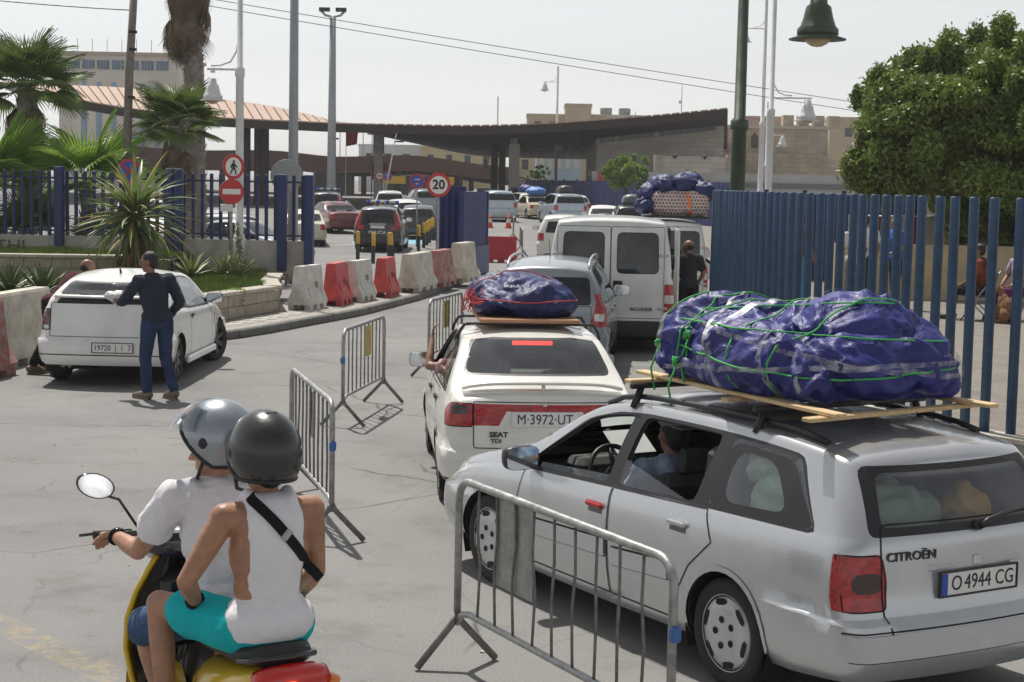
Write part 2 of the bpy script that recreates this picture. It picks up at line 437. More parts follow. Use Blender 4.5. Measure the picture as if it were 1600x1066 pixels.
    for axx in (S['axr'], S['axf']):
        ar = S.get('ar', S['wr']+.045)+.01
        for sg in (1,-1):
            y0, y1 = sg*(S['W']/2-.03), sg*(S['W']/2-.33); t = np.linspace(-.45, pi+.45, 14)
            v = [(axx+ar*cos(a), y, S['wr']+ar*sin(a)) for a in t for y in (y0, y1)]
            well.add(v, [(2*i, 2*i+1, 2*i+3, 2*i+2) for i in range(13)]); k = len(v)
            well.add([(axx+ar*cos(a), y1, S['wr']+ar*sin(a)) for a in t], [tuple(range(14))])
    L = S['L']; well.box((L/2, 0, .27), (L-.5, S['W']-.62, .16)); well.box((L/2, 0, .24), (S['axf']-S['axr']-.8, S['W']-.2, .1))
    well.box((L-.35, 0, .45), (.3, S['W']-.75, .5)); well.box((.32, 0, .4), (.3, S['W']-.75, .3))
    sh.under = well.mesh('underbody'); bm.free(); sh.bm = None
    SHELLS[S['key']] = sh; return sh
WH = {}
def wheel_meshes(r, w, style):
    k = (round(r,3), w, style)
    if k in WH: return WH[k]
    rr = r*(.69 if style != 'steel' else .64); h = w/2
    t = MB(); pr = [(rr-.01,-h*.9),(rr+.01,-h),(r*.86,-h*1.04),(r*.965,-h*.93),(r*.995,-h*.72)]
    for y in (-.5,-.17,.17,.5): pr += [(r,h*y-.012),(r-.008,h*y-.008),(r-.008,h*y+.008),(r,h*y+.012)]
    pr += [(r*.995,h*.72),(r*.965,h*.93),(r*.86,h*1.04),(rr+.01,h),(rr-.01,h*.9)]
    t.lathe(pr, 36, 'y', cap=False)
    rim = MB(); dk = MB(); y = h*.80
    rim.lathe([(rr,-h*.9),(rr*.97,0),(rr*.97,h*.7)], 30, 'y', cap=False); dk.lathe([(rr*.97,-.02),(.03,-.02)], 24, 'y')
    rim.lathe([(rr*.96,h*.72),(rr*1.0,h*.98),(rr*1.03,h*.95)], 30, 'y', cap=False)
    if style == 'cap':
        rim.lathe([(rr*1.0,y+.0),(rr*.9,y+.018),(rr*.6,y+.03),(rr*.3,y+.026),(.001,y+.024)], 30, 'y')
        for i in range(6):
            a = 2*pi*i/6+.3; ca, sa = cos(a), sin(a); q = []
            for u, v in ((-.30,.82),(-.16,.74),(.16,.74),(.30,.82),(.2,.93),(-.2,.93)): 
                aa = a+u; q.append((rr*v*cos(aa), y+.0245, rr*v*sin(aa)))
            dk.add(q, [tuple(range(6))])
        for i in range(5):
            a = 2*pi*i/5; dk.lathe([(.02,0),(.018,.004)], 8, 'y', (rr*.36*cos(a), y+.03, rr*.36*sin(a)))
    elif style == 'steel':
        rim.lathe([(rr*.98,y-.03),(rr*.8,y-.055),(rr*.55,y-.01),(rr*.3,y+.0),(rr*.28,y+.03),(.001,y+.035)], 24, 'y')
        for i in range(8):
            a = 2*pi*i/8; dk.lathe([(.022,0),(.02,.004)], 8, 'y', (rr*.7*cos(a), y-.034, rr*.7*sin(a)))
    else:
        nsp = 5 if style == 'alloy5' else 7
        rim.lathe([(rr*.26,y-.04),(rr*.25,y),(.001,y+.006)], 16, 'y')
        for i in range(nsp):
            a = 2*pi*i/nsp; ca, sa = cos(a), sin(a); hw = rr*.13
            f = lambda u, v, yy: (u*ca-v*sa, yy, u*sa+v*ca)
            P = [f(rr*.2,-hw*1.1,y-.005), f(rr*.97,-hw*1.4,y+.004), f(rr*.97,hw*1.4,y+.004), f(rr*.2,hw*1.1,y-.005)]
            P += [(p[0], p[1]-.05, p[2]) for p in P]
            rim.add(P, [(3,2,1,0),(0,1,5,4),(2,3,7,6),(1,2,6,5)])
    WH[k] = (t.mesh('tyre'), rim.mesh('rim'), dk.mesh('rim_holes')); return WH[k]
def add_wheels(root, S, style='cap', mat=None, steer=0., w=.185):
    tm, rm, dm = wheel_meshes(S['wr'], w, style); tr = S['W']/2-w/2-.035
    for x, st in ((S['axr'], 0.), (S['axf'], steer)):
        for sg in (1, -1):
            rz = (0 if sg > 0 else pi) + st
            t = link('wheel', tm, RUB, root, (x, sg*tr, S['wr']), (0, 0, rz))
            rims = link('rim', rm, mat or ALLOY, t); link('rim_recess', dm, DARK, rims) if False else link('rim_recess', dm, DARK, t)
def seats(root, S, xf_, rear=True, h=.0):
    """front seats, rear bench, dashboard and steering wheel"""
    for y in (.36, -.36):
        m = MB(); m.box((xf_, y, .42+h), (.5, .48, .16), bev=.05); m.box((xf_-.3, y, .72+h), (.14, .46, .58), ry=-.28, bev=.05); m.box((xf_-.41, y, 1.07+h), (.09, .26, .17), ry=-.2, bev=.04)
        m.build('seat', SEAT, root)
    if rear:
        m = MB(); xb = xf_-.95; m.box((xb, 0, .42+h), (.5, 1.24, .16), bev=.05); m.box((xb-.3, 0, .7+h), (.13, 1.22, .52), ry=-.28, bev=.05)
        for y in (.36, -.36): m.box((xb-.4, y, 1.0+h), (.08, .26, .14), ry=-.2, bev=.03)
        m.build('rear_seat', SEAT, root)
    m = MB(); m.box((xf_+.72, 0, .78+h), (.5, 1.36, .2), bev=.06); m.box((xf_+.62, .36, .9+h), (.22, .4, .09), bev=.04); m.build('dashboard', LIN, root)
    m = MB(); c = Vector((xf_+.4, .36, .86+h)); ax = Vector((-.9, 0, .44)).normalized(); u = Vector((0,1,0)); v = ax.cross(u)
    m.tube([c + (u*cos(t)+v*sin(t))*.185 for t in np.linspace(0, 2*pi, 25)[:-1]], .017, 8, closed=True)
    for t in (.1, pi-.1, -pi/2): m.cyl(c, c+(u*cos(t)+v*sin(t))*.18, .02, .014, 6)
    m.cyl(c+ax*.02, c-ax*.2, .06, .03, 10); m.build('steering_wheel', BLACK, root)
def mirrors(root, S, x, z, pm, big=1.):
    sh = SHELLS[S['key']]
    for sg in (1,-1):
        p = hitpt(sh.bvh, 'side', (x, z), sg); m = MB(); c = p + Vector((.0, sg*.12, .03))
        m.cyl(p-Vector((0,sg*.01,.0)), c-Vector((0,sg*.05,.02)), .03, .022, 8)
        V = []
        for xx, s in ((-.05,.96),(-.045,1.),(.0,.98),(.05,.8),(.075,.45)):
            for k in range(16):
                a = 2*pi*k/16; ca, sa = cos(a), sin(a); q = .5
                V.append(c + Vector((xx*big, sg*.01+.115*big*s*math.copysign(abs(ca)**q, ca), .072*big*s*math.copysign(abs(sa)**q, sa))))
        F = [(i*16+k, i*16+(k+1)%16, (i+1)*16+(k+1)%16, (i+1)*16+k) for i in range(4) for k in range(16)]+[tuple(range(64,80))]
        m.add(V, F, True); o = m.build('mirror', pm, root, fixn=True)
        g = MB(); g.add([v+Vector((.004,0,0)) for v in V[:16]], [tuple(range(16))]); g.build('mirror_glass', MIRR, o)
def handles(root, S, pts, pm, w=.17):
    sh = SHELLS[S['key']]
    for i, (x, z) in enumerate(pts):
        for sg in (1,-1):
            p = hitpt(sh.bvh, 'side', (x, z), sg); m = MB(); m.box(p+Vector((0, sg*.012, .012)), (w, .03, .036), bev=.012)
            o = m.build('handle', pm[i] if isinstance(pm, (list,tuple)) else pm, root)
            c = MB(); V, F = ribbon(sh.bvh, 'side', [(x-w*.42, z-.012),(x+w*.42, z-.012)], .05, .003, sg); c.add(V, F); c.build('handle_recess', M('recess_grey', (.12,.12,.125), .4), o)
def plate(root, S, y, z, text, x=None, w=.52, h=.11, eu=False, mat=None, rx=0., size=None, proud=.012, frame=True):
    sh = SHELLS[S['key']]; p = hitpt(sh.bvh, 'rear', (y, z)); x = p.x if x is None else x; p.x = x-proud; p.y = y; p.z = z
    e = thing('number_plate', None, None); e.parent = root; e.location = p; e.rotation_euler = (0, rx, 0)
    m = MB(); m.box((0,0,0), (.012, w, h), bev=.003); m.build('plate', mat or PLATE, e)
    if frame:
        m = MB()
        for a in (-1,1): m.box((-.003, 0, a*(h/2+.004)), (.014, w+.02, .008)); m.box((-.003, a*(w/2+.006), 0), (.014, .008, h))
        m.build('plate_frame', BLACK, e)
    if eu: m = MB(); m.box((-.005, w/2-.022, 0), (.008, .04, h*.94)); b = m.build('euro_band', BLUEP, e)
    if text: txt(text, size or h*.95, INK, 'lettering', e, (-.0075, -.012 if eu else 0, -.002), (pi/2, 0, -pi/2), .001, sx=.86)
    return e
MATMAP = {'pillar': BLACK, 'windscreen': GLASS, 'rear_window': GLASS, 'screen_frame': BLACK, 'rear_frame': BLACK, 'tail_lamp': RED, 'lamp_dark': SMOKE, 'head_lamp': LAMPW,
          'lamp_white': LAMPW, 'lamp_orange': ORANGE, 'grille': BLACK, 'lower_trim': BLACK, 'reflector': RED, 'red_band': RED, 'slot': BLACK}
PNAME = {'pillar': 'pillar_trim', 'lamp_dark': 'tail_lamp_insert', 'lamp_white': 'reversing_lamp', 'lamp_orange': 'indicator_lamp', 'slot': 'air_slot'}
def car(S, name, label, cat, pm, loc, rotz, group=None, style='cap', glassm=None, over=None, rimmat=None, inner=True, skip=(), steer=0., z=0.):
    sh = shell(S); root = thing(name, label, cat, (loc[0], loc[1], z), rotz, group); over = over or {}
    for (nm, side), me in sh.meshes.items():
        if nm in skip: continue
        pn = PNAME.get(nm, nm)
        if nm.startswith('side_window'): mat = glassm or GLASS; pn = 'side_window'
        elif nm.startswith('door'): mat = pm; pn = 'door'
        elif nm in ('windscreen', 'rear_window'): mat = glassm or GLASS
        else: mat = MATMAP.get(nm, pm)
        mat = over.get(nm, mat)
        o = bpy.data.objects.new(pn, me); C.objects.link(o); o.parent = root
        if len(me.materials) == 0: me.materials.append(mat)
        elif me.materials[0] != mat:
            o.material_slots[0].link = 'OBJECT'; o.material_slots[0].material = mat
    if inner: link('interior_lining', sh.lining, LIN, root)
    if sh.gapmesh: tag(link('panel_gaps', sh.gapmesh, GAP, root), kind='stuff')
    for q in sh.lips: lo = link('wheel_arch_lip', q, over.get('lip', pm), root); lo.material_slots[0].link = 'OBJECT'; lo.material_slots[0].material = over.get('lip', pm)
    link('underbody', sh.under, DARK, root)
    add_wheels(root, S, style, rimmat, steer)
    return root
def spec(kind, key, L, W, H, axr, wb, wr=.30, **kw):
    """side profile templates in fractions of length and height"""
    T = {
     'estate': dict(top=[(0,.935),(.05,.955),(.2,.985),(.38,1),(.52,.99),(.585,.955),(.745,.70),(.80,.672),(.93,.60),(.985,.53),(1,.48)], xr=[(0,.08),(.2,.04),(.27,.0),(.40,.0),(.43,.03),(.66,.07),(.94,.27)]),
     'hatch': dict(top=[(0,.90),(.05,.93),(.18,.98),(.34,1),(.48,.99),(.55,.955),(.72,.70),(.79,.665),(.93,.59),(.985,.52),(1,.47)], xr=[(0,.08),(.2,.04),(.27,.0),(.40,.0),(.43,.03),(.66,.10),(.92,.46)]),
     'saloon': dict(top=[(0,.63),(.02,.665),(.06,.69),(.17,.705),(.215,.73),(.36,.955),(.43,.99),(.52,1),(.60,.96),(.75,.70),(.80,.67),(.93,.60),(.985,.53),(1,.48)], xr=[(0,.08),(.2,.04),(.27,.0),(.40,.0),(.43,.02),(.66,.06),(.9,.1)]),
     'suv': dict(top=[(0,.945),(.05,.965),(.2,.99),(.4,1),(.55,.985),(.62,.945),(.76,.70),(.81,.67),(.94,.60),(.985,.54),(1,.48)], xr=[(0,.08),(.2,.04),(.27,.0),(.40,.0),(.43,.03),(.62,.05),(.94,.24)]),
     'mpv': dict(top=[(0,.945),(.05,.965),(.2,.99),(.4,1),(.56,.985),(.64,.93),(.82,.66),(.87,.61),(.95,.55),(.985,.49),(1,.44)], xr=[(0,.08),(.2,.04),(.27,.0),(.40,.0),(.43,.03),(.62,.05),(.94,.22)]),
    }[kind]
    bl = kw.pop('beltf', .635)
    S = dict(key=key, L=L, W=W, H=H, axr=axr, axf=axr+wb, wr=wr, top=[(a*L, b*H) for a, b in T['top']], xr=[(a*H, b) for a, b in T['xr']],
             belt=[(0,(bl+.045)*H),(.3*L,(bl+.02)*H),(.6*L,bl*H),(.75*L,(bl-.005)*H),(.9*L,(bl-.06)*H),(L,(bl-.14)*H)],
             bot=[(0,.27),(.12*L,.22),(.5*L,.19),(.88*L,.2),(L,.22)], plan=[(0,.955),(.12*L,.985),(.35*L,1),(.65*L,1),(.85*L,.975),(L,.90)],
             xf=[(0,.12),(.2*H,.06),(.28*H,0),(.4*H,0),(.45*H,.03),(.6*H,.14)], rb=.95, fb=.8, tum=.40, ch=[(0,.055),(.5*L,.05),(.72*L,.05),(.78*L,.06),(L,.05)])
    z_e = S['top'][0][1]-.06
    hwid = W/2-.058
    S['ws'] = (.725*H, hwid-.12, .935*H, hwid-.23)
    S['rw'] = (.70*H, hwid-.14, .87*H, hwid-.22)
    S['pil'] = [(.10*L,.16*L), (.275*L,.285*L), (.47*L,.455*L), (.735*L,.60*L)]
    S['cuts'] = [('tail_lamp','rear',rnd([(hwid-.2,.46*H),(hwid+.2,.46*H),(hwid+.2,.62*H),(hwid-.2,.62*H)],.02),{'mir':1}), ('tail_lamp','side',[(-.1,.46*H),(.16,.47*H),(.14,.62*H),(-.1,.62*H)]),
                 ('head_lamp','front',rnd([(hwid-.34,.40*H),(hwid+.2,.42*H),(hwid+.2,.53*H),(hwid-.3,.50*H)],.02),{'mir':1}), ('head_lamp','side',[(L+.1,.42*H),(L-.24,.44*H),(L-.3,.54*H),(L+.1,.5*H)]),
                 ('grille','front',rnd([(-.36,.42*H),(.36,.42*H),(.38,.49*H),(-.38,.49*H)],.02))]
    S['ledge'] = [(.415*H, .028)]
    for k, v in kw.items(): S[k] = v
    return S
# ---------------------------------------------------------------- the nearest cars
SILVER = paint('silver', (.53,.545,.565), .6, .26, .04); WHITE = paint('white', (.74,.74,.72), 0, .3, .06); CREAMW = paint('warm_white', (.74,.73,.68), 0, .3, .05)
SILVER2 = paint('grey_silver', (.27,.30,.335), .4, .32, .06); VANW = paint('van_white', (.70,.71,.70), 0, .38, .09)
def lower_pane(root, S, key, frac, mat, name='lowered_window'):
    """the part of a side pane still showing above the door line"""
    me = SHELLS[S['key']].meshes[key].copy(); bm = bmesh.new(); bm.from_mesh(me)
    (x0, z0), (x1, z1) = frac
    bmesh.ops.bisect_plane(bm, geom=bm.faces[:]+bm.edges[:]+bm.verts[:], plane_co=(x0,0,z0), plane_no=(-(z1-z0),0,x1-x0), clear_outer=True)
    bm.to_mesh(me); bm.free(); me.materials.clear(); return link(name, me, mat, root)
# -- silver estate
L = 4.36
XS = spec('estate', 'silver_estate', L, 1.70, 1.42, .98, 2.54, .295, step=.06,
  top=[(0,1.335),(.05,1.355),(.5,1.395),(1.4,1.42),(2.1,1.41),(2.45,1.365),(3.22,.995),(3.45,.95),(4.0,.83),(4.28,.72),(4.36,.64)],
  xr=[(0,.1),(.25,.05),(.38,.0),(.55,.0),(.60,.05),(.93,.08),(1.0,.11),(1.34,.30)],
  belt=[(0,.955),(1.3,.925),(2.2,.885),(3.1,.85),(3.9,.74),(4.36,.58)], ws=(1.03,.60,1.335,.50), rw=(1.0,.56,1.235,.505), frit=.05,
  pil=[(.36,.62),(1.27,1.22),(2.12,2.08),(3.12,2.58)], hw=.055, mt=.062, wr_=.06,
  ledge=[(.575,.03)], whole=('tailgate','slot'))
XS['cuts'] = [
  ('tailgate','rear',rnd([(-.585,.40),(.585,.40),(.60,.62),(.60,.93),(.57,1.02),(-.57,1.02),(-.60,.93),(-.60,.62)],.03),{'gap':1}),
  ('rear_frame','rear',rnd([(-.655,.965),(.655,.965),(.575,1.285),(-.575,1.285)],.05)), ('rear_window','rear',rnd([(-.57,1.005),(.57,1.005),(.50,1.25),(-.50,1.25)],.05)),
  ('tail_lamp','rear',rnd([(.585,.615),(1,.615),(1,.885),(.60,.885),(.575,.76)],.03),{'mir':1,'gap':1}), ('tail_lamp','side',rnd([(-.2,.615),(.10,.625),(.15,.74),(.14,.885),(-.2,.885)],.03)),
  ('lamp_dark','rear',rnd([(.60,.70),(.76,.70),(.76,.80),(.60,.80)],.045),{'mir':1}),
  ('bumper','rear',[(-1,.2),(1,.2),(1,.55),(.62,.555),(.60,.40),(-.60,.40),(-.62,.555),(-1,.55)],{'gap':0}), ('bumper','side',rnd([(-.3,.15),(.66,.15),(.62,.55),(.3,.575),(-.3,.57)],.02)),
  ('slot0','side',[]) if False else ('quarter_frit','side',rnd([(.36,.962),(1.215,.938),(1.175,1.285),(.66,1.262)],.08)), ('side_window0','side',rnd([(.58,1.005),(1.10,.98),(1.10,1.25),(.78,1.235)],.10)),
  ('door_front','side',[(2.06,.27),(3.03,.27),(3.13,.42),(3.13,.60),(3.08,.845),(2.10,.886)],{'gap':1}),
  ('door_rear','side',[(1.44,.27),(1.39,.42),(1.28,.60),(1.10,.76),(1.19,.922),(1.6,.905),(2.09,.885),(2.05,.27)],{'gap':1}),
  ('head_lamp','front',rnd([(.42,.60),(.9,.60),(.9,.74),(.5,.70)],.03),{'mir':1}), ('head_lamp','side',rnd([(4.6,.60),(4.12,.61),(3.98,.72),(4.6,.76)],.03)),
  ('grille','front',rnd([(-.38,.60),(.38,.60),(.36,.67),(-.36,.67)],.02))]
MATMAP['quarter_frit'] = BLACK; PNAME['quarter_frit'] = 'quarter_window_border'; PNAME['bumper'] = 'bumper'
hx = Vector((-.507,.862,0)); XROOT = (2.36, 8.03); XROT = atan2(hx.y, hx.x)
xs = car(XS, 'estate_car', 'silver estate car in front with a huge blue wrapped bundle on its roof', 'car', SILVER, XROOT, XROT, style='cap', rimmat=M('hubcap', (.52,.53,.54), .35, .3), skip=())
for o in list(xs.children):
    if o.name.split('.')[0] == 'side_window' and o.data in (SHELLS[XS['key']].meshes[('side_window1','l')], SHELLS[XS['key']].meshes[('side_window2','l')]): bpy.data.objects.remove(o)
PANE = glass('lowered_pane', (.66,.76,.74), .12)
lower_pane(xs, XS, ('side_window1','l'), ((1.2,.90),(2.2,1.08)), PANE)
lower_pane(xs, XS, ('side_window2','l'), ((2.0,.955),(3.0,.90)), PANE)
seats(xs, XS, 2.32, rear=False, h=-.03); mirrors(xs, XS, 3.0, .90, BLACK, 1.05)
handles(xs, XS, [(2.22,.755),(1.40,.80)], [M('red_handle', (.42,.02,.03), .35), SILVER])
shx = SHELLS[XS['key']]
for a, b in ((1.46,2.02),(2.09,3.08)):
    for sg in (1,-1):
        m = MB(); v, f = ribbon(shx.bvh, 'side', [(a,.535),(b,.50)], .10, .014, sg); m.add(v, f, True)
        v2, f2 = ribbon(shx.bvh, 'side', [(a-.006,.482),(b+.006,.447)], .008, .004, sg); m.build('rub_strip', SILVER, xs)
        m = MB(); m.add(v2, f2); v2, f2 = ribbon(shx.bvh, 'side', [(a-.006,.588),(b+.006,.553)], .008, .004, sg); m.add(v2, f2); m.build('rub_strip_edge', GAP, xs)
m = MB(); v, f = ribbon(shx.bvh, 'rear', [(-.85,.455),(.85,.455)], .13, .015); m.add(v, f, True); m.build('bumper_strip', SILVER, xs)
m = MB(); v, f = ribbon(shx.bvh, 'rear', [(-.85,.385),(.85,.385)], .008, .004); m.add(v, f); v, f = ribbon(shx.bvh, 'rear', [(-.85,.525),(.85,.525)], .008, .004); m.add(v, f); m.build('bumper_groove', GAP, xs)
pe = plate(xs, XS, .0, .715, '', eu=True, w=.52, h=.115)
txt('O', .108, INK, 'lettering', pe, (-.0075,.155,-.002), (pi/2,0,-pi/2), .001, sx=.86); txt('4944 CG', .108, INK, 'lettering', pe, (-.0075,-.07,-.002), (pi/2,0,-pi/2), .001, sx=.86)
m = MB(); m.box((.045,0,.80), (.05,.66,.05), bev=.015); m.build('tailgate_handle', SILVER, xs)
m = MB(); m.box((.016,0,.815), (.01,.05,.05), bev=.004); m.build('lock', CHROME, xs)
p = hitpt(shx.bvh, 'rear', (.40,.875)); txt('CITROËN', .062, M('badge', (.05,.05,.055), .4, .5), 'badge_lettering', xs, ((hitpt(shx.bvh,'rear',(.53,.868)).x+hitpt(shx.bvh,'rear',(.31,.868)).x)/2-.004,.42,.868), (pi/2,0,-pi/2-math.atan((hitpt(shx.bvh,'rear',(.53,.868)).x-hitpt(shx.bvh,'rear',(.31,.868)).x)/.22)), .003, sx=1.15, bold=.001)
m = MB(); p = hitpt(shx.bvh, 'rear', (-.02,.985)); m.cyl(p+Vector((-.03,0,0)), p+Vector((.02,0,0)), .024, .024, 10)
q = hitpt(shx.bvh, 'rear', (-.48,1.045)); q2 = hitpt(shx.bvh, 'rear', (-.2,1.03)); m.tube([p+Vector((-.035,0,0)), p+Vector((-.045,-.04,.03)), q2+Vector((-.04,0,0)), q+Vector((-.025,0,0))], [.018,.015,.011,.006], 8); m.build('rear_wiper', BLACK, xs)
m = MB(); m.box((.355,0,1.317), (.03,.34,.022), ry=.3, bev=.008); m.build('high_brake_lamp', SMOKE, xs)
for sg in (1,-1):   # roof rails
    pts = []
    for x in np.linspace(.55, 2.55, 14):
        h_ = shx.bvh.ray_cast(Vector((x, sg*.53, 3)), Vector((0,0,-1)))[0]; pts.append(h_+Vector((0,0,.012 + .018*min(1,(x-.55)*6,(2.55-x)*6))))
    m = MB(); m.tube(pts, .017, 8); m.build('roof_rail', BLACK, xs)
m = MB()
for k in range(3): m.add(*ribbon(shx.bvh, 'front', [(-.55+.5*k,1.06),(-.1+.5*k,1.05)], .02, .012))
m.build('windscreen_wiper', BLACK, xs)
for x in (1.05, 2.2):  # load bars across the roof
    m = MB(); zt = shx.bvh.ray_cast(Vector((x, 0, 3)), Vector((0,0,-1)))[0].z+.055
    m.box((x,0,zt), (.035,1.24,.03), bev=.006)
    for sg in (1,-1):
        zr = shx.bvh.ray_cast(Vector((x, sg*.55, 3)), Vector((0,0,-1)))[0].z; m.tube([(x,sg*.54,zt),(x,sg*.575,zr+.02),(x,sg*.60,zr-.03)], [.02,.024,.02], 8)
    m.build('roof_bar', BLACK, xs)
# -- white saloon ahead of it
SE = spec('saloon', 'white_saloon', 4.14, 1.64, 1.41, .86, 2.44, .285, step=.065,
  top=[(0,.93),(.03,.97),(.12,1.005),(.40,1.03),(.50,1.06),(1.12,1.355),(1.45,1.40),(2.0,1.41),(2.4,1.37),(3.12,1.0),(3.4,.95),(3.9,.82),(4.1,.70),(4.14,.63)],
  xr=[(0,.1),(.25,.05),(.38,0),(.55,0),(.60,.045),(.95,.05),(1.0,.06)], belt=[(0,.90),(.6,.935),(1.5,.915),(2.6,.88),(3.1,.86),(3.8,.74),(4.14,.56)],
  ws=(1.03,.60,1.325,.50), rw=(1.09,.60,1.33,.50), frit=.018, pil=[(.62,.98),(1.02,1.14),(1.95,1.90),(2.98,2.52)], hw=.04, wr_=.04, ledge=[(.565,.035)], whole=('boot_lid','red_band'))
SE['cuts'] = [
  ('boot_lid','rear',rnd([(-.555,.57),(.555,.57),(.56,.93),(-.56,.93)],.02),{'gap':1}),
  ('red_band','rear',[(-.56,.745),(-.36,.745),(-.30,.86),(.30,.86),(.36,.745),(.56,.745),(.56,.915),(-.56,.915)]),
  ('tail_lamp','rear',rnd([(.565,.735),(1,.735),(1,.915),(.565,.915)],.02),{'mir':1,'gap':1}), ('tail_lamp','side',rnd([(-.2,.735),(.16,.75),(.24,.83),(.20,.915),(-.2,.915)],.03)),
  ('lamp_dark','rear',rnd([(.60,.83),(.74,.83),(.74,.905),(.60,.905)],.02),{'mir':1}),
  ('lower_trim','rear',[(-1,.18),(1,.18),(1,.33),(-1,.33)]), ('lower_trim','side',[(-.3,.15),(.6,.15),(.6,.32),(-.3,.33)]),
  ('door_front','side',[(1.92,.27),(2.9,.27),(2.99,.5),(2.97,.855),(1.92,.885)],{'gap':1}), ('door_rear','side',[(1.28,.27),(1.22,.45),(1.03,.66),(1.02,.915),(1.9,.885),(1.9,.27)],{'gap':1}),
  ('head_lamp','front',rnd([(.36,.58),(.9,.58),(.9,.70),(.36,.69)],.03),{'mir':1}), ('head_lamp','side',rnd([(4.4,.58),(3.95,.58),(3.9,.69),(4.4,.72)],.03)),
  ('lamp_orange','side',rnd([(3.62,.60),(3.72,.60),(3.72,.64),(3.62,.64)],.01)), ('grille','front',rnd([(-.34,.58),(.34,.58),(.34,.66),(-.34,.66)],.02))]
hs_ = Vector((-.093,.9957,0)); SROOT = (.27, 12.70); SROT = atan2(hs_.y, hs_.x)
se = car(SE, 'saloon_car', 'white saloon car with a red lamp band, carrying a blue bundle on its roof', 'car', CREAMW, SROOT, SROT, style='steel')
sgl = [o for o in se.children if o.name.split('.')[0] == 'side_window' and o.data == SHELLS[SE['key']].meshes[('side_window2','l')]]
for o in sgl: bpy.data.objects.remove(o)
m = MB(); m.box((.80,0,1.0),(.5,1.2,.02)); m.build('parcel_shelf', M('shelf_grey', (.22,.23,.22), .9), se); seats(se, SE, 2.15, h=-.02); mirrors(se, SE, 2.85, .93, BLACK, 1.0); handles(se, SE, [(2.03,.80),(1.15,.82)], BLACK, .14)
shs = SHELLS[SE['key']]
plate(se, SE, 0, .80, 'M·3972·UT', w=.52, h=.115, frame=False, size=.112)
p = hitpt(shs.bvh, 'rear', (.4,.65)); BAD = M('badge')
txt('SEAT', .055, BAD, 'badge_lettering', se, (p.x-.006,.36,.675), (pi/2,0,-pi/2), .004, sx=1.2, bold=.002); txt('TDI', .045, BAD, 'badge_lettering', se, (p.x-.006,.38,.625), (pi/2,0,-pi/2), .004, sx=1.2, bold=.001)
m = MB(); m.box((p.x-.004,0,.888), (.012,.075,.07), bev=.01); e = m.build('emblem', BLACK, se); txt('S', .06, CHROME, 'emblem_mark', e, (p.x-.012,0,.888), (pi/2,0,-pi/2), .002, sx=1.3, bold=.002)
m = MB(); m.lathe([(.026,0),(.026,.012),(.012,.014)], 14, 'x', (p.x-.016,-.02,.665)); m.build('boot_lock', BLACK, se)
V = []; F = []          # boot spoiler
for i, y in enumerate(np.linspace(-.64,.64,17)):
    e_ = 1-abs(y/.64)**6; x0 = .10+.10*(abs(y)/.64)**2; zt = 1.045+.035*e_ - .02*(abs(y)/.64)**2
    V += [(x0-.03,y,zt-.012),(x0-.035,y,zt),(x0+.02,y,zt+.008),(x0+.15,y,zt-.02+.0*e_),(x0+.05,y,zt-.03)]
    if i: F += [(5*i-5+k, 5*i-5+(k+1)%5, 5*i+(k+1)%5, 5*i+k) for k in range(5)]
F += [(0,1,2,3,4),(80,81,82,83,84)]; m = MB(); m.add(V, F, True); sp = m.build('boot_spoiler', CREAMW, se, fixn=True)
m = MB(); m.cyl((.14,0,.985),(.14,0,1.06),.02,.014,8); m.build('spoiler_foot', CREAMW, sp)
m = MB(); m.box((1.05,0,1.30), (.03,.34,.03), ry=.4); m.build('high_brake_lamp', M('brake_lit', (.9,.05,.03), .4, emit=1.4), se)
for x in (1.35, 2.15):
    m = MB(); m.box((x,0,1.432), (.03,1.10,.022), bev=.005)
    for sg in (1,-1): m.tube([(x,sg*.5,1.432),(x,sg*.56,1.425),(x,sg*.60,1.36),(x,sg*.615,1.30)], [.014,.016,.014,.012], 8)
    m.build('roof_bar', BLACK, se)
m = MB(); m.box((.55,-.18,.34),(.3,.05,.05)); m.cyl((-.02,-.5,.25),(.35,-.5,.28),.025,.025,10); m.build('exhaust_pipe', EXH, se)
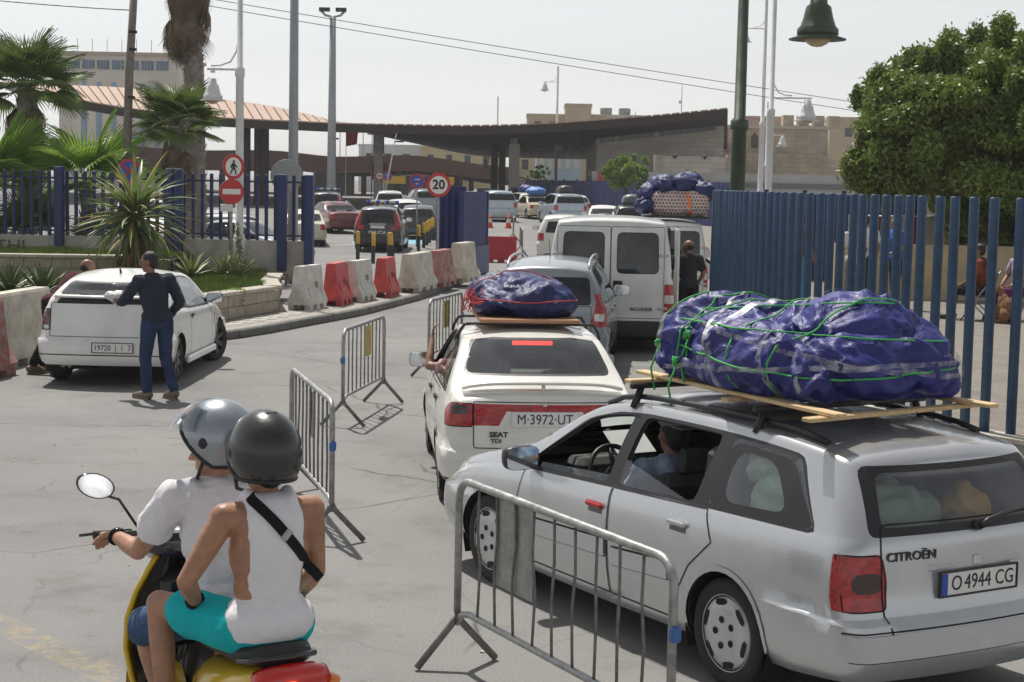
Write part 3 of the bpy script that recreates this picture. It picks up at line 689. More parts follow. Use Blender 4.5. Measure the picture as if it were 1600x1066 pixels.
# -- white three-door hatchback at the left
KA = spec('hatch', 'white_hatch', 4.02, 1.68, 1.41, .72, 2.52, .30, step=.07, rb=1.7, beltf=.63,
  top=[(0,1.30),(.1,1.335),(.5,1.385),(1.3,1.41),(1.75,1.395),(2.1,1.345),(2.85,.98),(3.2,.93),(3.75,.82),(3.97,.70),(4.02,.62)],
  xr=[(0,.1),(.25,.05),(.36,0),(.58,0),(.62,.05),(1.06,.14),(1.12,.22),(1.33,.78)], belt=[(0,.99),(.6,.95),(1.6,.90),(2.7,.87),(3.5,.76),(4.02,.56)], bulr=.04,
  ws=(1.0,.60,1.325,.50), rw=(1.13,.60,1.275,.52), frit=.02, pil=[(.50,.98),(1.32,1.34),(2.68,2.15)], hw=.04, ledge=[(.60,.03)], whole=('tailgate','slot'))
KA['cuts'] = [('tailgate','rear',rnd([(-.66,.625),(.66,.625),(.66,1.04),(-.66,1.04)],.02),{'gap':1}), ('slot','rear',rnd([(-.60,1.03),(.60,1.03),(.56,1.095),(-.56,1.095)],.02)),
  ('tail_lamp','rear',rnd([(.665,.70),(1,.70),(1,.96),(.665,.96)],.02),{'mir':1,'gap':1}), ('tail_lamp','side',[(-.2,.70),(.12,.70),(.16,.96),(-.2,.96)]),
  ('lamp_dark','rear',rnd([(.68,.87),(.76,.87),(.76,.95),(.68,.95)],.02),{'mir':1}), ('lamp_white','rear',rnd([(.68,.71),(.76,.71),(.76,.76),(.68,.76)],.02),{'mir':1}),
  ('door_front','side',[(1.33,.27),(2.6,.27),(2.7,.5),(2.68,.865),(1.33,.905)],{'gap':1}), ('bumper_line','rear',[(-.85,.40),(.85,.40),(.85,.405),(-.85,.405)],{'only':1,'gap':1}),
  ('head_lamp','front',rnd([(.4,.56),(.9,.56),(.9,.68),(.4,.68)],.03),{'mir':1}), ('head_lamp','side',[(4.3,.56),(3.86,.56),(3.86,.68),(4.3,.7)])]
KROOT = (-5.12, 20.25); KROT = pi/2-.02
PLUM = M('smoked_lamp', (.16,.07,.07), .2, coat=.7, var=.3, scale=30)
ka = car(KA, 'hatchback_car', 'white three-door hatchback standing beside the planter with a man at its tail', 'car', WHITE, KROOT, KROT, style='alloy7', over={'tail_lamp': PLUM}, steer=-.35, rimmat=M('dark_alloy', (.1,.1,.105), .4, .6))
seats(ka, KA, 1.95); mirrors(ka, KA, 2.62, .93, BLACK, 1.0); handles(ka, KA, [(1.46,.80)], BLACK, .13)
shk = SHELLS[KA['key']]; plate(ka, KA, -.16, .50, '19720  |  1  7', w=.50, h=.115, size=.10)
m = MB()
for y in (.42,.50): m.lathe([(.04,0),(.036,.0),(.034,.16)], 14, 'x', (.06,y,.27))
m.build('exhaust_pipe', EXH, ka)
m = MB(); m.cyl((.95,0,1.385),(.90,0,1.45),.018,.006,8); m.build('aerial', BLACK, ka)
m = MB(); p = hitpt(shk.bvh,'rear',(-.02,1.125)); q = hitpt(shk.bvh,'rear',(.33,1.145)); m.tube([p+Vector((-.02,0,.0)), q+Vector((-.03,0,.0))], [.014,.006], 6); m.build('rear_wiper', BLACK, ka)
V = []; F = []
for i, y in enumerate(np.linspace(-.64,.64,13)):
    x0 = .13+.09*(abs(y)/.64)**2; V += [(x0-.05,y,1.105),(x0-.05,y,1.125),(x0+.10,y,1.14),(x0+.10,y,1.115)]
    if i: F += [(4*i-4+k, 4*i-4+(k+1)%4, 4*i+(k+1)%4, 4*i+k) for k in range(4)]
F += [(0,1,2,3),(48,49,50,51)]; m = MB(); m.add(V, F, True); m.build('tailgate_spoiler', WHITE, ka, fixn=True)
m = MB(); m.box((2.0,.835,.24),(1.75,.05,.1),bev=.02); m.build('side_skirt', WHITE, ka); m = MB(); m.box((2.0,-.835,.24),(1.75,.05,.1),bev=.02); m.build('side_skirt', WHITE, ka)
m = MB(); rr = random.Random(3)                      # black scrawls scratched on the front wing
for k in range(9):
    x, z = 2.75+rr.random()*.35, .5+rr.random()*.28; pts = [(x+.05*cos(t*1.3+k)+t*.012, z+.06*sin(t*1.7+k*2)) for t in np.linspace(0,4,12)]
    v, f = ribbon(shk.bvh, 'side', pts, .005, .003, -1); m.add(v, f)
m.build('scrawl', INK, ka)
# -- silver people carrier
ZA = spec('mpv', 'silver_carrier', 4.32, 1.74, 1.60, .86, 2.69, .305, beltf=.60, frit=.02, rw=(1.03,.60,1.37,.56),
  pil=[(.40,.52),(1.25,1.2),(2.2,2.15),(3.5,2.75)], hw=.04,
  cuts=[('tail_lamp','rear',rnd([(.60,.72),(1,.72),(1,1.18),(.70,1.18),(.66,.95)],.03),{'mir':1,'gap':1}), ('tail_lamp','side',rnd([(-.2,.72),(.16,.72),(.24,.9),(.2,1.16),(-.2,1.18)],.03)),
        ('lamp_white','rear',rnd([(.66,.80),(.80,.80),(.80,.90),(.66,.90)],.02),{'mir':1}),
        ('tailgate','rear',rnd([(-.62,.5),(.62,.5),(.62,1.0),(-.62,1.0)],.03),{'gap':1}),
        ('door_front','side',[(2.2,.28),(3.2,.28),(3.42,.5),(3.42,.92),(2.2,.96)],{'gap':1}), ('door_rear','side',[(1.5,.28),(1.42,.5),(1.2,.75),(1.22,.97),(2.18,.96),(2.18,.28)],{'gap':1})], whole=('tailgate',))
hz_ = Vector((.10,.995,0)); za = car(ZA, 'people_carrier', 'silver people carrier right ahead of the white saloon with raised roof rails', 'car', SILVER2, (.44,22.0), atan2(hz_.y,hz_.x), style='alloy7', glassm=GLASS_D)
seats(za, ZA, 2.4, h=.14); mirrors(za, ZA, 3.2, 1.0, BLACK, 1.15); handles(za, ZA, [(2.34,.86),(1.36,.88)], SILVER2, .16)
shz = SHELLS[ZA['key']]; plate(za, ZA, 0, .82, '')
for sg in (1,-1):
    pts = []
    for x in np.linspace(.35, 2.6, 18):
        h_ = shz.bvh.ray_cast(Vector((x, sg*.56, 3)), Vector((0,0,-1)))[0]; pts.append(h_+Vector((0,0,-.01+.09*min(1,sqrt(max(0,(x-.35)*3.2)),sqrt(max(0,(2.6-x)*3.2))))))
    m = MB(); m.tube(pts, .02, 8); m.build('roof_rail', ALLOY, za)
m = MB(); m.cyl((1.3,.05,1.59),(1.1,.05,1.86),.006,.003,6); m.build('aerial', BLACK, za)
# -- white vans
def vanspec(key, H, W, L=4.8):
    k = H/2.12
    return spec('mpv', key, L, W, H, .95, 2.85, .33, tum=.10, rb=.6, fb=1.2, step=.1, frit=.02, rwin=False, Rr=.10, bulr=.03,
      top=[(0,2.08*k),(.06,2.10*k),(.8,2.12*k),(2.8,2.12*k),(3.25,2.04*k),(4.0,1.32*k),(4.3,1.18*k),(4.65,1.0*k),(4.8,.75)], belt=[(0,1.2*k),(3.2,1.16*k),(4.1,1.1*k),(4.8,.7)],
      xr=[(0,.1),(.35,.0),(.5,.0),(.54,.03),(1.2,.04),(2.1,.10)], ch=[(0,.05),(3.,.06),(4.8,.05)], pil=[(3.05,3.0),(3.95,3.5)], ws=(1.33*k,.72,1.95*k,.72), plan=[(0,.985),(.5,1),(3.4,1),(4.3,.96),(4.8,.86)],
      ledge=[(.52,.05)], mb=.02, mt=.12, cuts=[
      ('rear_window_l','rear',rnd([(.10,1.26*k),(.76,1.26*k),(.74,1.90*k),(.10,1.90*k)],.09),{'gap':1}), ('rear_window_r','rear',rnd([(-.10,1.26*k),(-.76,1.26*k),(-.74,1.90*k),(-.10,1.90*k)],.09),{'gap':1}),
      ('door_left','rear',rnd([(.006,.56),(.84,.56),(.84,1.99*k),(.006,1.99*k)],.03),{'gap':1,'only':1}), ('door_right','rear',rnd([(-.006,.56),(-.84,.56),(-.84,1.99*k),(-.006,1.99*k)],.03),{'gap':1,'only':1}),
      ('tail_lamp','rear',rnd([(.85,.66),(1.2,.66),(1.2,1.10),(.85,1.10)],.02),{'mir':1}), ('tail_lamp','side',[(-.2,.66),(.09,.66),(.09,1.10),(-.2,1.10)]), ('lamp_white','rear',rnd([(.86,.80),(1.1,.80),(1.1,.93),(.86,.93)],.01),{'mir':1}),
      ('lower_trim','rear',[(-1.2,.2),(1.2,.2),(1.2,.52),(-1.2,.52)]), ('lower_trim','side',[(-.3,.2),(.5,.2),(.5,.52),(-.3,.52)]),
      ('head_lamp','front',rnd([(.5,.7),(1,.7),(1,.92),(.5,.9)],.03),{'mir':1}), ('cargo_opening','side',[(2.0,.45),(3.0,.45),(3.0,1.92*k),(2.0,1.92*k)],{'gap':1,'only':1})])
MATMAP['rear_window_l'] = MATMAP['rear_window_r'] = glass('van_glass', (.34,.34,.33), .05); PNAME['rear_window_l'] = PNAME['rear_window_r'] = 'rear_window'
PNAME['lower_trim'] = 'lower_bumper'
def make_van(S, loc, rot, label, words, hinges=True):
    v = car(S, 'delivery_van', label, 'van', VANW, loc, rot, style='steel', glassm=GLASS_D, inner=True, rimmat=VANW); sh = SHELLS[S['key']]; k = S['H']/2.12
    mirrors(v, S, 3.75, 1.25*k, BLACK, 1.7); p = hitpt(sh.bvh, 'rear', (-.1,1.05*k))
    m = MB(); m.box(p+Vector((-.01,-.02,.02)), (.03,.15,.15), bev=.02); m.build('handle', BLACK, v)
    m = MB(); m.cyl(p+Vector((-.02,.0,-.13)), p+Vector((.01,.0,-.13)), .016, .016, 8); m.build('lock', BLACK, v)
    for y in (.86,-.86):
        for z in (.72, 1.55*k):
            q = hitpt(sh.bvh, 'rear', (y*.97, z)); m = MB(); m.box(q+Vector((-.015,0,0)), (.03,.15,.045), bev=.01); m.build('hinge', M('hinge_grey', (.5,.49,.46), .5), v)
    if words: q = hitpt(sh.bvh, 'rear', (-.45,.72)); txt(words, .075, BAD, 'badge_lettering', v, (q.x-.008,-.5,.70), (pi/2,0,-pi/2), .003, sx=1.5, bold=.001)
    m = MB(); m.box((1.6,0,.95),(2.4,1.6,.02)); m.box((2.95,0,1.15*k),(.04,1.7,1.5*k)); m.build('load_floor', LIN, v)
    # goods stacked in the load bay
    for i, (x, y, w, d, h_, c) in enumerate([(.5,.42,.6,.5,.75,(.55,.3,.1)),(.55,-.35,.5,.62,.42,(.6,.6,.58)),(.6,-.5,.5,.4,.68,(.2,.2,.3)),(.9,.0,.5,.9,.9,(.5,.4,.25))]):
        m = MB(); m.box((x,y,.97+h_/2*k),(w,d,h_*k),bev=.06); m.build('cargo_bag', M('cargo%d'%i, c, .8, var=.4, scale=9), v)
    return v
VA = vanspec('white_van', 2.12, 2.06); vn = make_van(VA, (1.52,25.6), atan2(.998,.06), 'white van with two rear windows standing in the queue, its sliding side door open', 'BOXER')
m = MB(); m.box((1.75,-1.10,1.2),(1.15,.05,1.5),bev=.03); d = m.build('sliding_door', VANW, vn); m = MB(); m.box((1.75,-1.128,1.55),(.85,.006,.5),bev=.002); m.build('door_window', GLASS_D, d)
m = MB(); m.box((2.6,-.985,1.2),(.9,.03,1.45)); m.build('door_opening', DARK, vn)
VB = vanspec('white_van_low', 1.96, 1.9, 4.7); vb = make_van(VB, (2.92,32.3), atan2(.998,.05), 'white van carrying a netted load under blue plastic, behind the nearer van', '')
m = MB(); q = hitpt(SHELLS['white_van_low'].bvh, 'rear', (-.5,.82)); m.tube([q+Vector((-.006,0,.1)),q+Vector((-.006,-.1,0)),q+Vector((-.006,0,-.1)),q+Vector((-.006,.1,0))], .008, 4, closed=True); m.build('diamond_mark', INK, vb)
# ---------------------------------------------------------------- ground and setting
def nodes(name):
    m = bpy.data.materials.new(name); m.use_nodes = True; MATS[name] = m; n = m.node_tree.nodes; return m, n, m.node_tree.links, n['Principled BSDF']
def asphalt():
    m, n, l, b = nodes('asphalt'); tc = n.new('ShaderNodeTexCoord'); P = tc.outputs['Object']
    def nz(s, d=6, r=.6):
        q = n.new('ShaderNodeTexNoise'); q.inputs['Scale'].default_value = s; q.inputs['Detail'].default_value = d; q.inputs['Roughness'].default_value = r; l.new(P, q.inputs['Vector']); return q.outputs['Fac']
    def ramp(f, p0, c0, p1, c1):
        r = n.new('ShaderNodeValToRGB'); e = r.color_ramp.elements; e[0].position = p0; e[1].position = p1; e[0].color = (*c0,1); e[1].color = (*c1,1); l.new(f, r.inputs[0]); return r.outputs[0]
    def mix(f, a, c, mode='MIX'):
        x = n.new('ShaderNodeMixRGB'); x.blend_type = mode
        for i, s in enumerate((f, a, c)):
            if isinstance(s, (int, float)): x.inputs[i].default_value = s
            elif isinstance(s, tuple): x.inputs[i].default_value = (*s,1)
            else: l.new(s, x.inputs[i])
        return x.outputs[0]
    base = ramp(nz(.35,5), .3, (.205,.202,.197), .7, (.285,.281,.274))
    patch = ramp(nz(.09,3), .45, (0,0,0), .6, (1,1,1)); base = mix(patch, base, (.255,.25,.242))
    grain = ramp(nz(60,5,.9), .3, (.5,.5,.5), .72, (1.3,1.3,1.3)); base = mix(.8, base, grain, 'MULTIPLY')
    st = ramp(nz(1.3,7,.72), .52, (1,1,1), .75, (.62,.60,.58)); base = mix(.8, base, st, 'MULTIPLY'); s2 = ramp(nz(5.5,4,.6), .66, (1,1,1), .74, (.55,.53,.5)); base = mix(.7, base, s2, 'MULTIPLY')
    # cracks and joints
    wn = n.new('ShaderNodeTexNoise'); wn.inputs['Scale'].default_value = .9; wn.inputs['Detail'].default_value = 8; l.new(P, wn.inputs['Vector'])
    ad = n.new('ShaderNodeMixRGB'); ad.blend_type = 'LINEAR_LIGHT'; ad.inputs[0].default_value = .22; l.new(P, ad.inputs[1]); l.new(wn.outputs['Color'], ad.inputs[2])
    for sc, wd, dk in ((.22,.0032,.5),(.55,.0035,.25)):
        v = n.new('ShaderNodeTexVoronoi'); v.feature = 'DISTANCE_TO_EDGE'; v.inputs['Scale'].default_value = sc; l.new(ad.outputs[0], v.inputs['Vector'])
        c = ramp(v.outputs['Distance'], wd*.4, (1,1,1), wd, (0,0,0)); k = mix(1., c, ramp(nz(.5,2), .42, (0,0,0), .58, (dk*2,dk*2,dk*2)), 'MULTIPLY'); base = mix(k, base, (.075,.07,.062))
    # worn yellow road paint, a band across the near left corner
    sx = n.new('ShaderNodeSeparateXYZ'); l.new(P, sx.inputs[0])
    mm = lambda op, a, c: (lambda q: ([l.new(a, q.inputs[0]) if not isinstance(a,(int,float)) else setattr(q.inputs[0],'default_value',a), l.new(c, q.inputs[1]) if not isinstance(c,(int,float)) else setattr(q.inputs[1],'default_value',c)], setattr(q,'operation',op), q.outputs[0])[2])(n.new('ShaderNodeMath'))
    dd = mm('ABSOLUTE', mm('ADD', mm('ADD', mm('MULTIPLY', sx.outputs[0], .73), mm('MULTIPLY', sx.outputs[1], .68)), -4.22), 0.)
    band = mm('LESS_THAN', dd, .11); lim = mm('LESS_THAN', sx.outputs[0], -2.05); band = mm('MULTIPLY', band, lim)
    band = mm('MULTIPLY', band, ramp(nz(9,6,.75), .46, (0,0,0), .72, (.6,.6,.6))); base = mix(band, base, (.50,.38,.14))
    l.new(base, b.inputs['Base Color']); b.inputs['Roughness'].default_value = .88; b.inputs['Specular IOR Level'].default_value = .25
    bp = n.new('ShaderNodeBump'); bp.inputs['Strength'].default_value = .35; bp.inputs['Distance'].default_value = .006; l.new(nz(160,4,.8), bp.inputs['Height']); l.new(bp.outputs[0], b.inputs['Normal'])
    return m
def brickmat(name, c1, c2, mortar, bw, bh, rough=.85, msize=.012, axis='xz', var=.25, bump=.3):
    if name in MATS: return MATS[name]
    m, n, l, b = nodes(name); tc = n.new('ShaderNodeTexCoord'); sx = n.new('ShaderNodeSeparateXYZ'); cb = n.new('ShaderNodeCombineXYZ'); l.new(tc.outputs['Object'], sx.inputs[0])
    i = {'x':0,'y':1,'z':2}; l.new(sx.outputs[i[axis[0]]], cb.inputs[0]); l.new(sx.outputs[i[axis[1]]], cb.inputs[1])
    t = n.new('ShaderNodeTexBrick'); t.inputs['Color1'].default_value = (*c1,1); t.inputs['Color2'].default_value = (*c2,1); t.inputs['Mortar'].default_value = (*mortar,1)
    t.inputs['Scale'].default_value = 1; t.inputs['Brick Width'].default_value = bw; t.inputs['Row Height'].default_value = bh; t.inputs['Mortar Size'].default_value = msize; l.new(cb.outputs[0], t.inputs['Vector'])
    nz = n.new('ShaderNodeTexNoise'); nz.inputs['Scale'].default_value = .8/bw; nz.inputs['Detail'].default_value = 7; l.new(tc.outputs['Object'], nz.inputs['Vector'])
    r = n.new('ShaderNodeValToRGB'); r.color_ramp.elements[0].position = .3; r.color_ramp.elements[1].position = .7; r.color_ramp.elements[0].color = (1-var,1-var,1-var,1); r.color_ramp.elements[1].color = (1,1,1,1); l.new(nz.outputs['Fac'], r.inputs[0])
    x = n.new('ShaderNodeMixRGB'); x.blend_type = 'MULTIPLY'; x.inputs[0].default_value = 1; l.new(t.outputs['Color'], x.inputs[1]); l.new(r.outputs[0], x.inputs[2]); l.new(x.outputs[0], b.inputs['Base Color']); b.inputs['Roughness'].default_value = rough
    bp = n.new('ShaderNodeBump'); bp.inputs['Strength'].default_value = bump; bp.inputs['Distance'].default_value = .01; bp.invert = True; l.new(t.outputs['Fac'], bp.inputs['Height']); l.new(bp.outputs[0], b.inputs['Normal'])
    return m
def struct(name, mb, mat, **k): return tag(mb.build(name, mat, **k), kind='structure')
ASPH = asphalt()
m = MB(); ys = [-30, 60, 140, 2500]
for i in range(3):
    for a, b in ((-1500,-40),(-40,40),(40,1500)): m.quad((a,ys[i],zg(ys[i])),(b,ys[i],zg(ys[i])),(b,ys[i+1],zg(ys[i+1])),(a,ys[i+1],zg(ys[i+1])))
struct('ground', m, ASPH, weld=True)
CONC = M('concrete', (.40,.385,.35), .9, var=.22, scale=2.5, bump=.3, bscale=40); CONC2 = M('concrete_grey', (.30,.295,.28), .9, var=.25, scale=3, bump=.3)
STONE = M('sandstone', (.36,.315,.25), .92, var=.22, scale=6, bump=.5, bscale=35); COPE = M('coping_stone', (.46,.43,.37), .9, var=.2, scale=7, bump=.4)
SOIL = M('soil', (.10,.08,.055), 1., var=.4, scale=4, bump=.6); KERB = M('kerb_grey', (.15,.148,.14), .9, var=.3, scale=4, bump=.4)
BLUE = M('fence_blue', (.028,.072,.145), .45, var=.22, scale=7, bump=.05); BLUE2 = M('sheet_blue', (.022,.036,.145), .5, var=.18, scale=2.5); BLUED = M('picket_blue', (.017,.030,.105), .5, var=.2)
GALV = M('galvanised', (.34,.345,.34), .45, .75, var=.3, scale=18, bump=.1); GALVD = M('galvanised_worn', (.20,.195,.18), .6, .55, var=.35, scale=22, bump=.2)
WPOLE = M('pole_white', (.66,.67,.68), .5, var=.1); GPOLE = M('pole_grey', (.33,.36,.38), .5, .3, var=.1); GREENP = M('pole_green', (.05,.072,.048), .4, var=.15)
def strip(path, prof, closed=False):
    """profile (offset to the right, z) swept along a plan path"""
    m = MB(); P = [Vector((p[0],p[1],0)) for p in path]; k = len(prof)
    V = []
    for i, p in enumerate(P):
        t = (P[min(i+1,len(P)-1)]-P[max(i-1,0)]).normalized(); r = Vector((t.y,-t.x,0)); V += [p+r*o+Vector((0,0,z)) for o, z in prof]
    F = [(i*k+j, i*k+(j+1)%k, (i+1)*k+(j+1)%k, (i+1)*k+j) for i in range(len(P)-1) for j in range(k)] + [tuple(range(k)), tuple(range((len(P)-1)*k, len(P)*k))[::-1]]
    m.add(V, F); return m
def resample(path, step):
    out = [Vector((*path[0],0))]; acc = 0
    P = [Vector((*p,0)) for p in path]
    for a, b in zip(P, P[1:]):
        L_ = (b-a).length; s = step-acc
        while s <= L_: out.append(a+(b-a)*(s/L_)); s += step
        acc = L_-(s-step)
    return out
# -- pavement, kerb stones and planted beds on the left
KP = [(-7.6,23.2),(-6.2,24.6),(-4.83,26.14),(-4.31,27.42),(-3.91,28.78),(-3.02,31.68),(-2.17,36.0),(-1.6,40.5),(-1.15,45.5)]
PW = [(-9.5,23.6),(-7.2,25.2),(-5.9,26.7),(-5.24,28.0),(-4.85,29.4),(-4.42,30.85)]
m = MB(); inner = [(-11,23),(-9,26),(-6,29),(-5,31),(-4.9,33),(-4.3,36.2),(-3.2,40.5),(-2.2,45.6)]
n_ = len(KP); kr = resample(KP, .5); V = [(p[0]-.05,p[1]+.05,.128) for p in kr]
V2 = [(p[0]-(2.4 if p[1] < 32 else 1.2),p[1]+1.0,.128) for p in kr]; m.add(V+V2, [(i,i+1,len(V)+i+1,len(V)+i) for i in range(len(V)-1)])
pv = struct('pavement', m, brickmat('paving_tiles', (.40,.375,.33), (.34,.32,.285), (.22,.2,.18), .2, .2, axis='xy', msize=.008))
kb = bpy.data.objects.new('kerb', None); C.objects.link(kb); kb['kind'] = 'structure'
ks = MB(); ks.box((0,0,.07),(.93,.16,.142),bev=.018); kme = ks.mesh('kerb_stone')
kp = resample(KP, .95)
for a, b in zip(kp, kp[1:]): link('kerb_stone', kme, KERB, kb, ((a+b)/2), (0,0,atan2((b-a).y,(b-a).x)))
lt = MB(); lt.box((0,0,0),(.26,.085,.006)); lme = lt.mesh('light_tile'); LT = M('light_tile', (.62,.60,.54), .8, var=.15)
for i, p in enumerate(resample([(x-.62,y+.3) for x, y in KP[2:6]], .16)):
    link('tile', lme, LT, pv, (p.x+.1*(i%3), p.y, .134), (0,0,.5))
def stone_wall(name, label, path, z0, z1, course, blen, thick=.3, over=.05):
    """retaining wall of single blocks with coping slabs"""
    root = thing(name, label, 'wall', (0,0,0)); strip(path, [(-thick,z0),(-.012,z0),(-.012,z1-.02),(-thick,z1-.02)]).build('wall_core', M('mortar', (.22,.2,.17), .95), root, fixn=True)
    nc = max(1, round((z1-z0)/course)); ch = (z1-z0)/nc; cache = {}
    for c in range(nc):
        pts = resample(path, .02); d = 0; i = 0; rr = random.Random(c+len(path)); s0 = 0
        while s0 < len(pts)-3:
            ln = blen*(.75+.5*rr.random()) if s0 or c % 2 == 0 else blen*.5; s1 = min(len(pts)-1, s0+int(ln/.02)); a, b = pts[s0], pts[s1]; Lb = (b-a).length
            if Lb > .05:
                key = round(Lb,1); me = cache.get(key)
                if me is None: mm_ = MB(); mm_.box((0,0,0),(key-.012,.10,ch-.012),bev=.008); me = cache[key] = mm_.mesh('block')
                o = link('block', me, STONE, root, ((a+b)/2+Vector((0,0,z0+ch*(c+.5)))), (0,0,atan2((b-a).y,(b-a).x))); o.location -= Vector(((b-a).y,-(b-a).x,0)).normalized()*(.04+.006*rr.random()); o.scale.x = Lb/key
            s0 = s1
    cm = MB(); cm.box((0,0,0),(.445,thick+over,.07),bev=.012); cme = cm.mesh('coping_slab'); pts = resample(path, .45)
    for a, b in zip(pts, pts[1:]):
        t = (b-a).normalized(); link('coping_slab', cme, COPE, root, (a+b)/2+Vector((-t.y,t.x,0))*(thick/2-over/2)+Vector((0,0,z1+.035)), (0,0,atan2(t.y,t.x)))
    return root
stone_wall('planter_wall', 'low curved sandstone planter wall with pale coping beside the pavement', PW, .13, .55, .21, .42)
stone_wall('planter_wall', 'short return of the planter wall running back from the kerb to the plastic barriers', [(-4.42,30.9),(-4.75,32.6),(-5.0,35.2)], .13, .55, .21, .42)
stone_wall('terrace_wall', 'straight terrace wall with pale coping behind the drooping long-leaved plant', [(-14.5,32.6),(-7.0,33.6)], .5, .93, .22, .5)
m = MB(); bed = [(-16,23.0)]+PW+[(-4.75,32.6),(-4.95,36.2),(-16,37.2)]; m.add([(x,y,.53) for x, y in bed], [tuple(range(len(bed)))]); struct('planted_bed', m, SOIL, fixn=True)
m = MB(); up_ = [(-16,32.8),(-7.05,33.9),(-7.05,36.3),(-16,37)]; m.add([(x,y,.92) for x, y in up_], [(0,1,2,3)]); struct('upper_bed', m, SOIL)
m = MB(); m.cyl((-7.02,33.55,.5),(-7.02,33.55,1.0),.03,.03,8); tag(m.build('marker_post', BLUED), 'thin dark blue post at the end of the terrace wall', 'post')
# -- grass as stuff
def blades(name, areas, n, label, h0=.05, h1=.13, colr=((.10,.17,.03),(.20,.26,.05))):
    V = np.zeros((n,3,3)); k = 0; tot = sum(a[4] for a in areas); out = []
    for (x0,x1,yf0,yf1,w,z) in areas:
        c = int(n*w/tot); x = rng.uniform(x0,x1,c); t = rng.random(c); y = np.array([yf0(a) for a in x])*(1-t)+np.array([yf1(a) for a in x])*t
        a = rng.uniform(0,2*pi,c); h = rng.uniform(h0,h1,c)*(1+.5*np.sin(x*3)*np.cos(y*2.3)); w_ = .018; lx, ly = rng.normal(0,.035,c), rng.normal(0,.035,c)
        q = np.stack([np.stack([x-w_*np.cos(a), y-w_*np.sin(a), np.full(c,z)],1), np.stack([x+w_*np.cos(a), y+w_*np.sin(a), np.full(c,z)],1), np.stack([x+lx, y+ly, z+h],1)],1); out.append(q)
    A = np.concatenate(out); A = A[~((A[:,0,1] > 30.5) & (A[:,0,1] < 36.3) & (A[:,0,0] > -4.72-(A[:,0,1]-30.9)*.14))].reshape(-1,3); me = bpy.data.meshes.new(name); me.from_pydata(A.tolist(), [], np.arange(len(A)).reshape(-1,3).tolist()); me.update()
    return tag(link(name, me, M('grass_'+name, colr[1], .8, rgb2=colr[0], scale=2.2, rvar=.05)), label, 'grass', kind='stuff')
pwy = lambda x: float(np.interp(x, [p[0] for p in PW], [p[1] for p in PW]))+.22
blades('grass', [(-9.5,-4.5,pwy,lambda x: min(33.3 if x < -7 else 36.2, 36.2),1.,.53),(-14.5,-9.5,lambda x: 24.0,lambda x: 32.4,.6,.53),(-7,-4.95,lambda x: 33,lambda x: 36.2,.25,.53)], 60000, 'short green grass growing over the planted bed behind the sandstone wall')
blades('lawn', [(-16,-7.1,lambda x: 33.98+(x+7)*.133,lambda x: 36.4,1.,.92)], 26000, 'strip of green lawn on the upper terrace below the blue picket fence')
# -- blue picket fence on a concrete wall
FL = [(-17.5,37.1),(-4.5,35.9)]
fr = thing('picket_fence', 'dark blue square picket fence standing on a concrete wall behind the planted bed', 'fence'); d = Vector((13,-1.2,0)).normalized(); az = atan2(d.y,d.x); Lf = hypot(13,1.2)
m = MB(); m.box((0,0,0),(Lf,.22,.86)); m.build('base_wall', CONC, fr, (-11,36.5,.84), (0,0,az))
pk = MB(); pk.box((0,0,.72),(.07,.07,1.44),bev=.008); pme = pk.mesh('picket'); ps = MB(); ps.box((0,0,1.05),(.19,.19,2.1),bev=.012); psm = ps.mesh('fence_post'); pw_ = M('post_blue', (.016,.034,.13), .45, var=.15)
n_ = int(Lf/.205)
for i in range(n_+1):
    p = Vector((-17.5,37.1,0))+d*(i*.205)
    link('picket', pme, BLUED, fr, (p.x,p.y,1.27), (0,0,az))
for s in (.0,.2,.38,.569,.76,.776,.954,1.0):
    p = Vector((-17.5,37.1,0))+d*(Lf*s); link('fence_post', psm, pw_, fr, (p.x+.02,p.y-.16,.70 if s < .94 else .62), (0,0,az))
for z in (1.38,2.55): m = MB(); m.box((0,0,0),(Lf,.03,.04)); m.build('rail', BLUED, fr, (-11,36.53,z), (0,0,az))
txt('COTHI', .34, M('graffiti', (.12,.12,.12), .9), 'graffiti', fr, (-11.55,36.42,1.02), (pi/2,0,az), .001, sx=1.3)
# -- blue tube fence on a kerb wall at the right
FP = [(4.5,14.55),(4.3,14.68),(4.18,14.89),(4.07,15.1),(3.97,15.32),(3.87,15.53),(3.79,15.76),(3.75,16.0),(3.69,16.23),(3.62,16.46),(3.56,16.69),(3.5,16.92),(3.42,17.15),(3.36,17.38),(3.3,17.62),(3.22,17.84),(3.15,18.07),(3.1,18.31),(3.05,18.54),(3.01,18.78),(2.97,19.02),(2.92,19.25),(2.9,19.49),(2.89,19.73),(2.89,19.97),(2.86,20.21),(2.84,20.45),(2.82,20.69),(2.81,20.93),(2.8,21.17),(2.79,21.41),(2.78,21.64),(2.76,21.88),(2.75,22.12),(2.73,22.36)]
FP = [(4.75,14.13),(4.63,14.34)]+FP
tf = thing('tube_fence', 'tall fence of round blue steel tubes along the edge of the paved square', 'fence'); tm_ = MB(); tm_.lathe([(.046,0),(.046,2.13),(.043,2.15),(.001,2.15)], 14, 'z'); tme = tm_.mesh('tube')
for i, (x, y) in enumerate(FP): link('tube', tme, BLUE, tf, (x,y,.45), (random.uniform(-.006,.006),random.uniform(-.006,.006),0))
EP = [(6.2,11.2)]+[(x-.0,y) for x, y in FP[::4]]+[(2.72,22.5),(4.2,26),(4.9,32),(6.2,60),(7.5,92)]
w_ = thing('low_wall', 'low concrete kerb wall under the blue tube fence', 'wall'); strip(EP[:-3], [(-.17,0),(.10,0),(.10,.43),(-.17,.45)]).build('wall_face', CONC2, w_, fixn=True)
strip([(x-.015,y) for x, y in EP[:-3]], [(-.2,.45),(.12,.45),(.12,.485),(-.2,.49)]).build('wall_coping', COPE, w_, fixn=True)
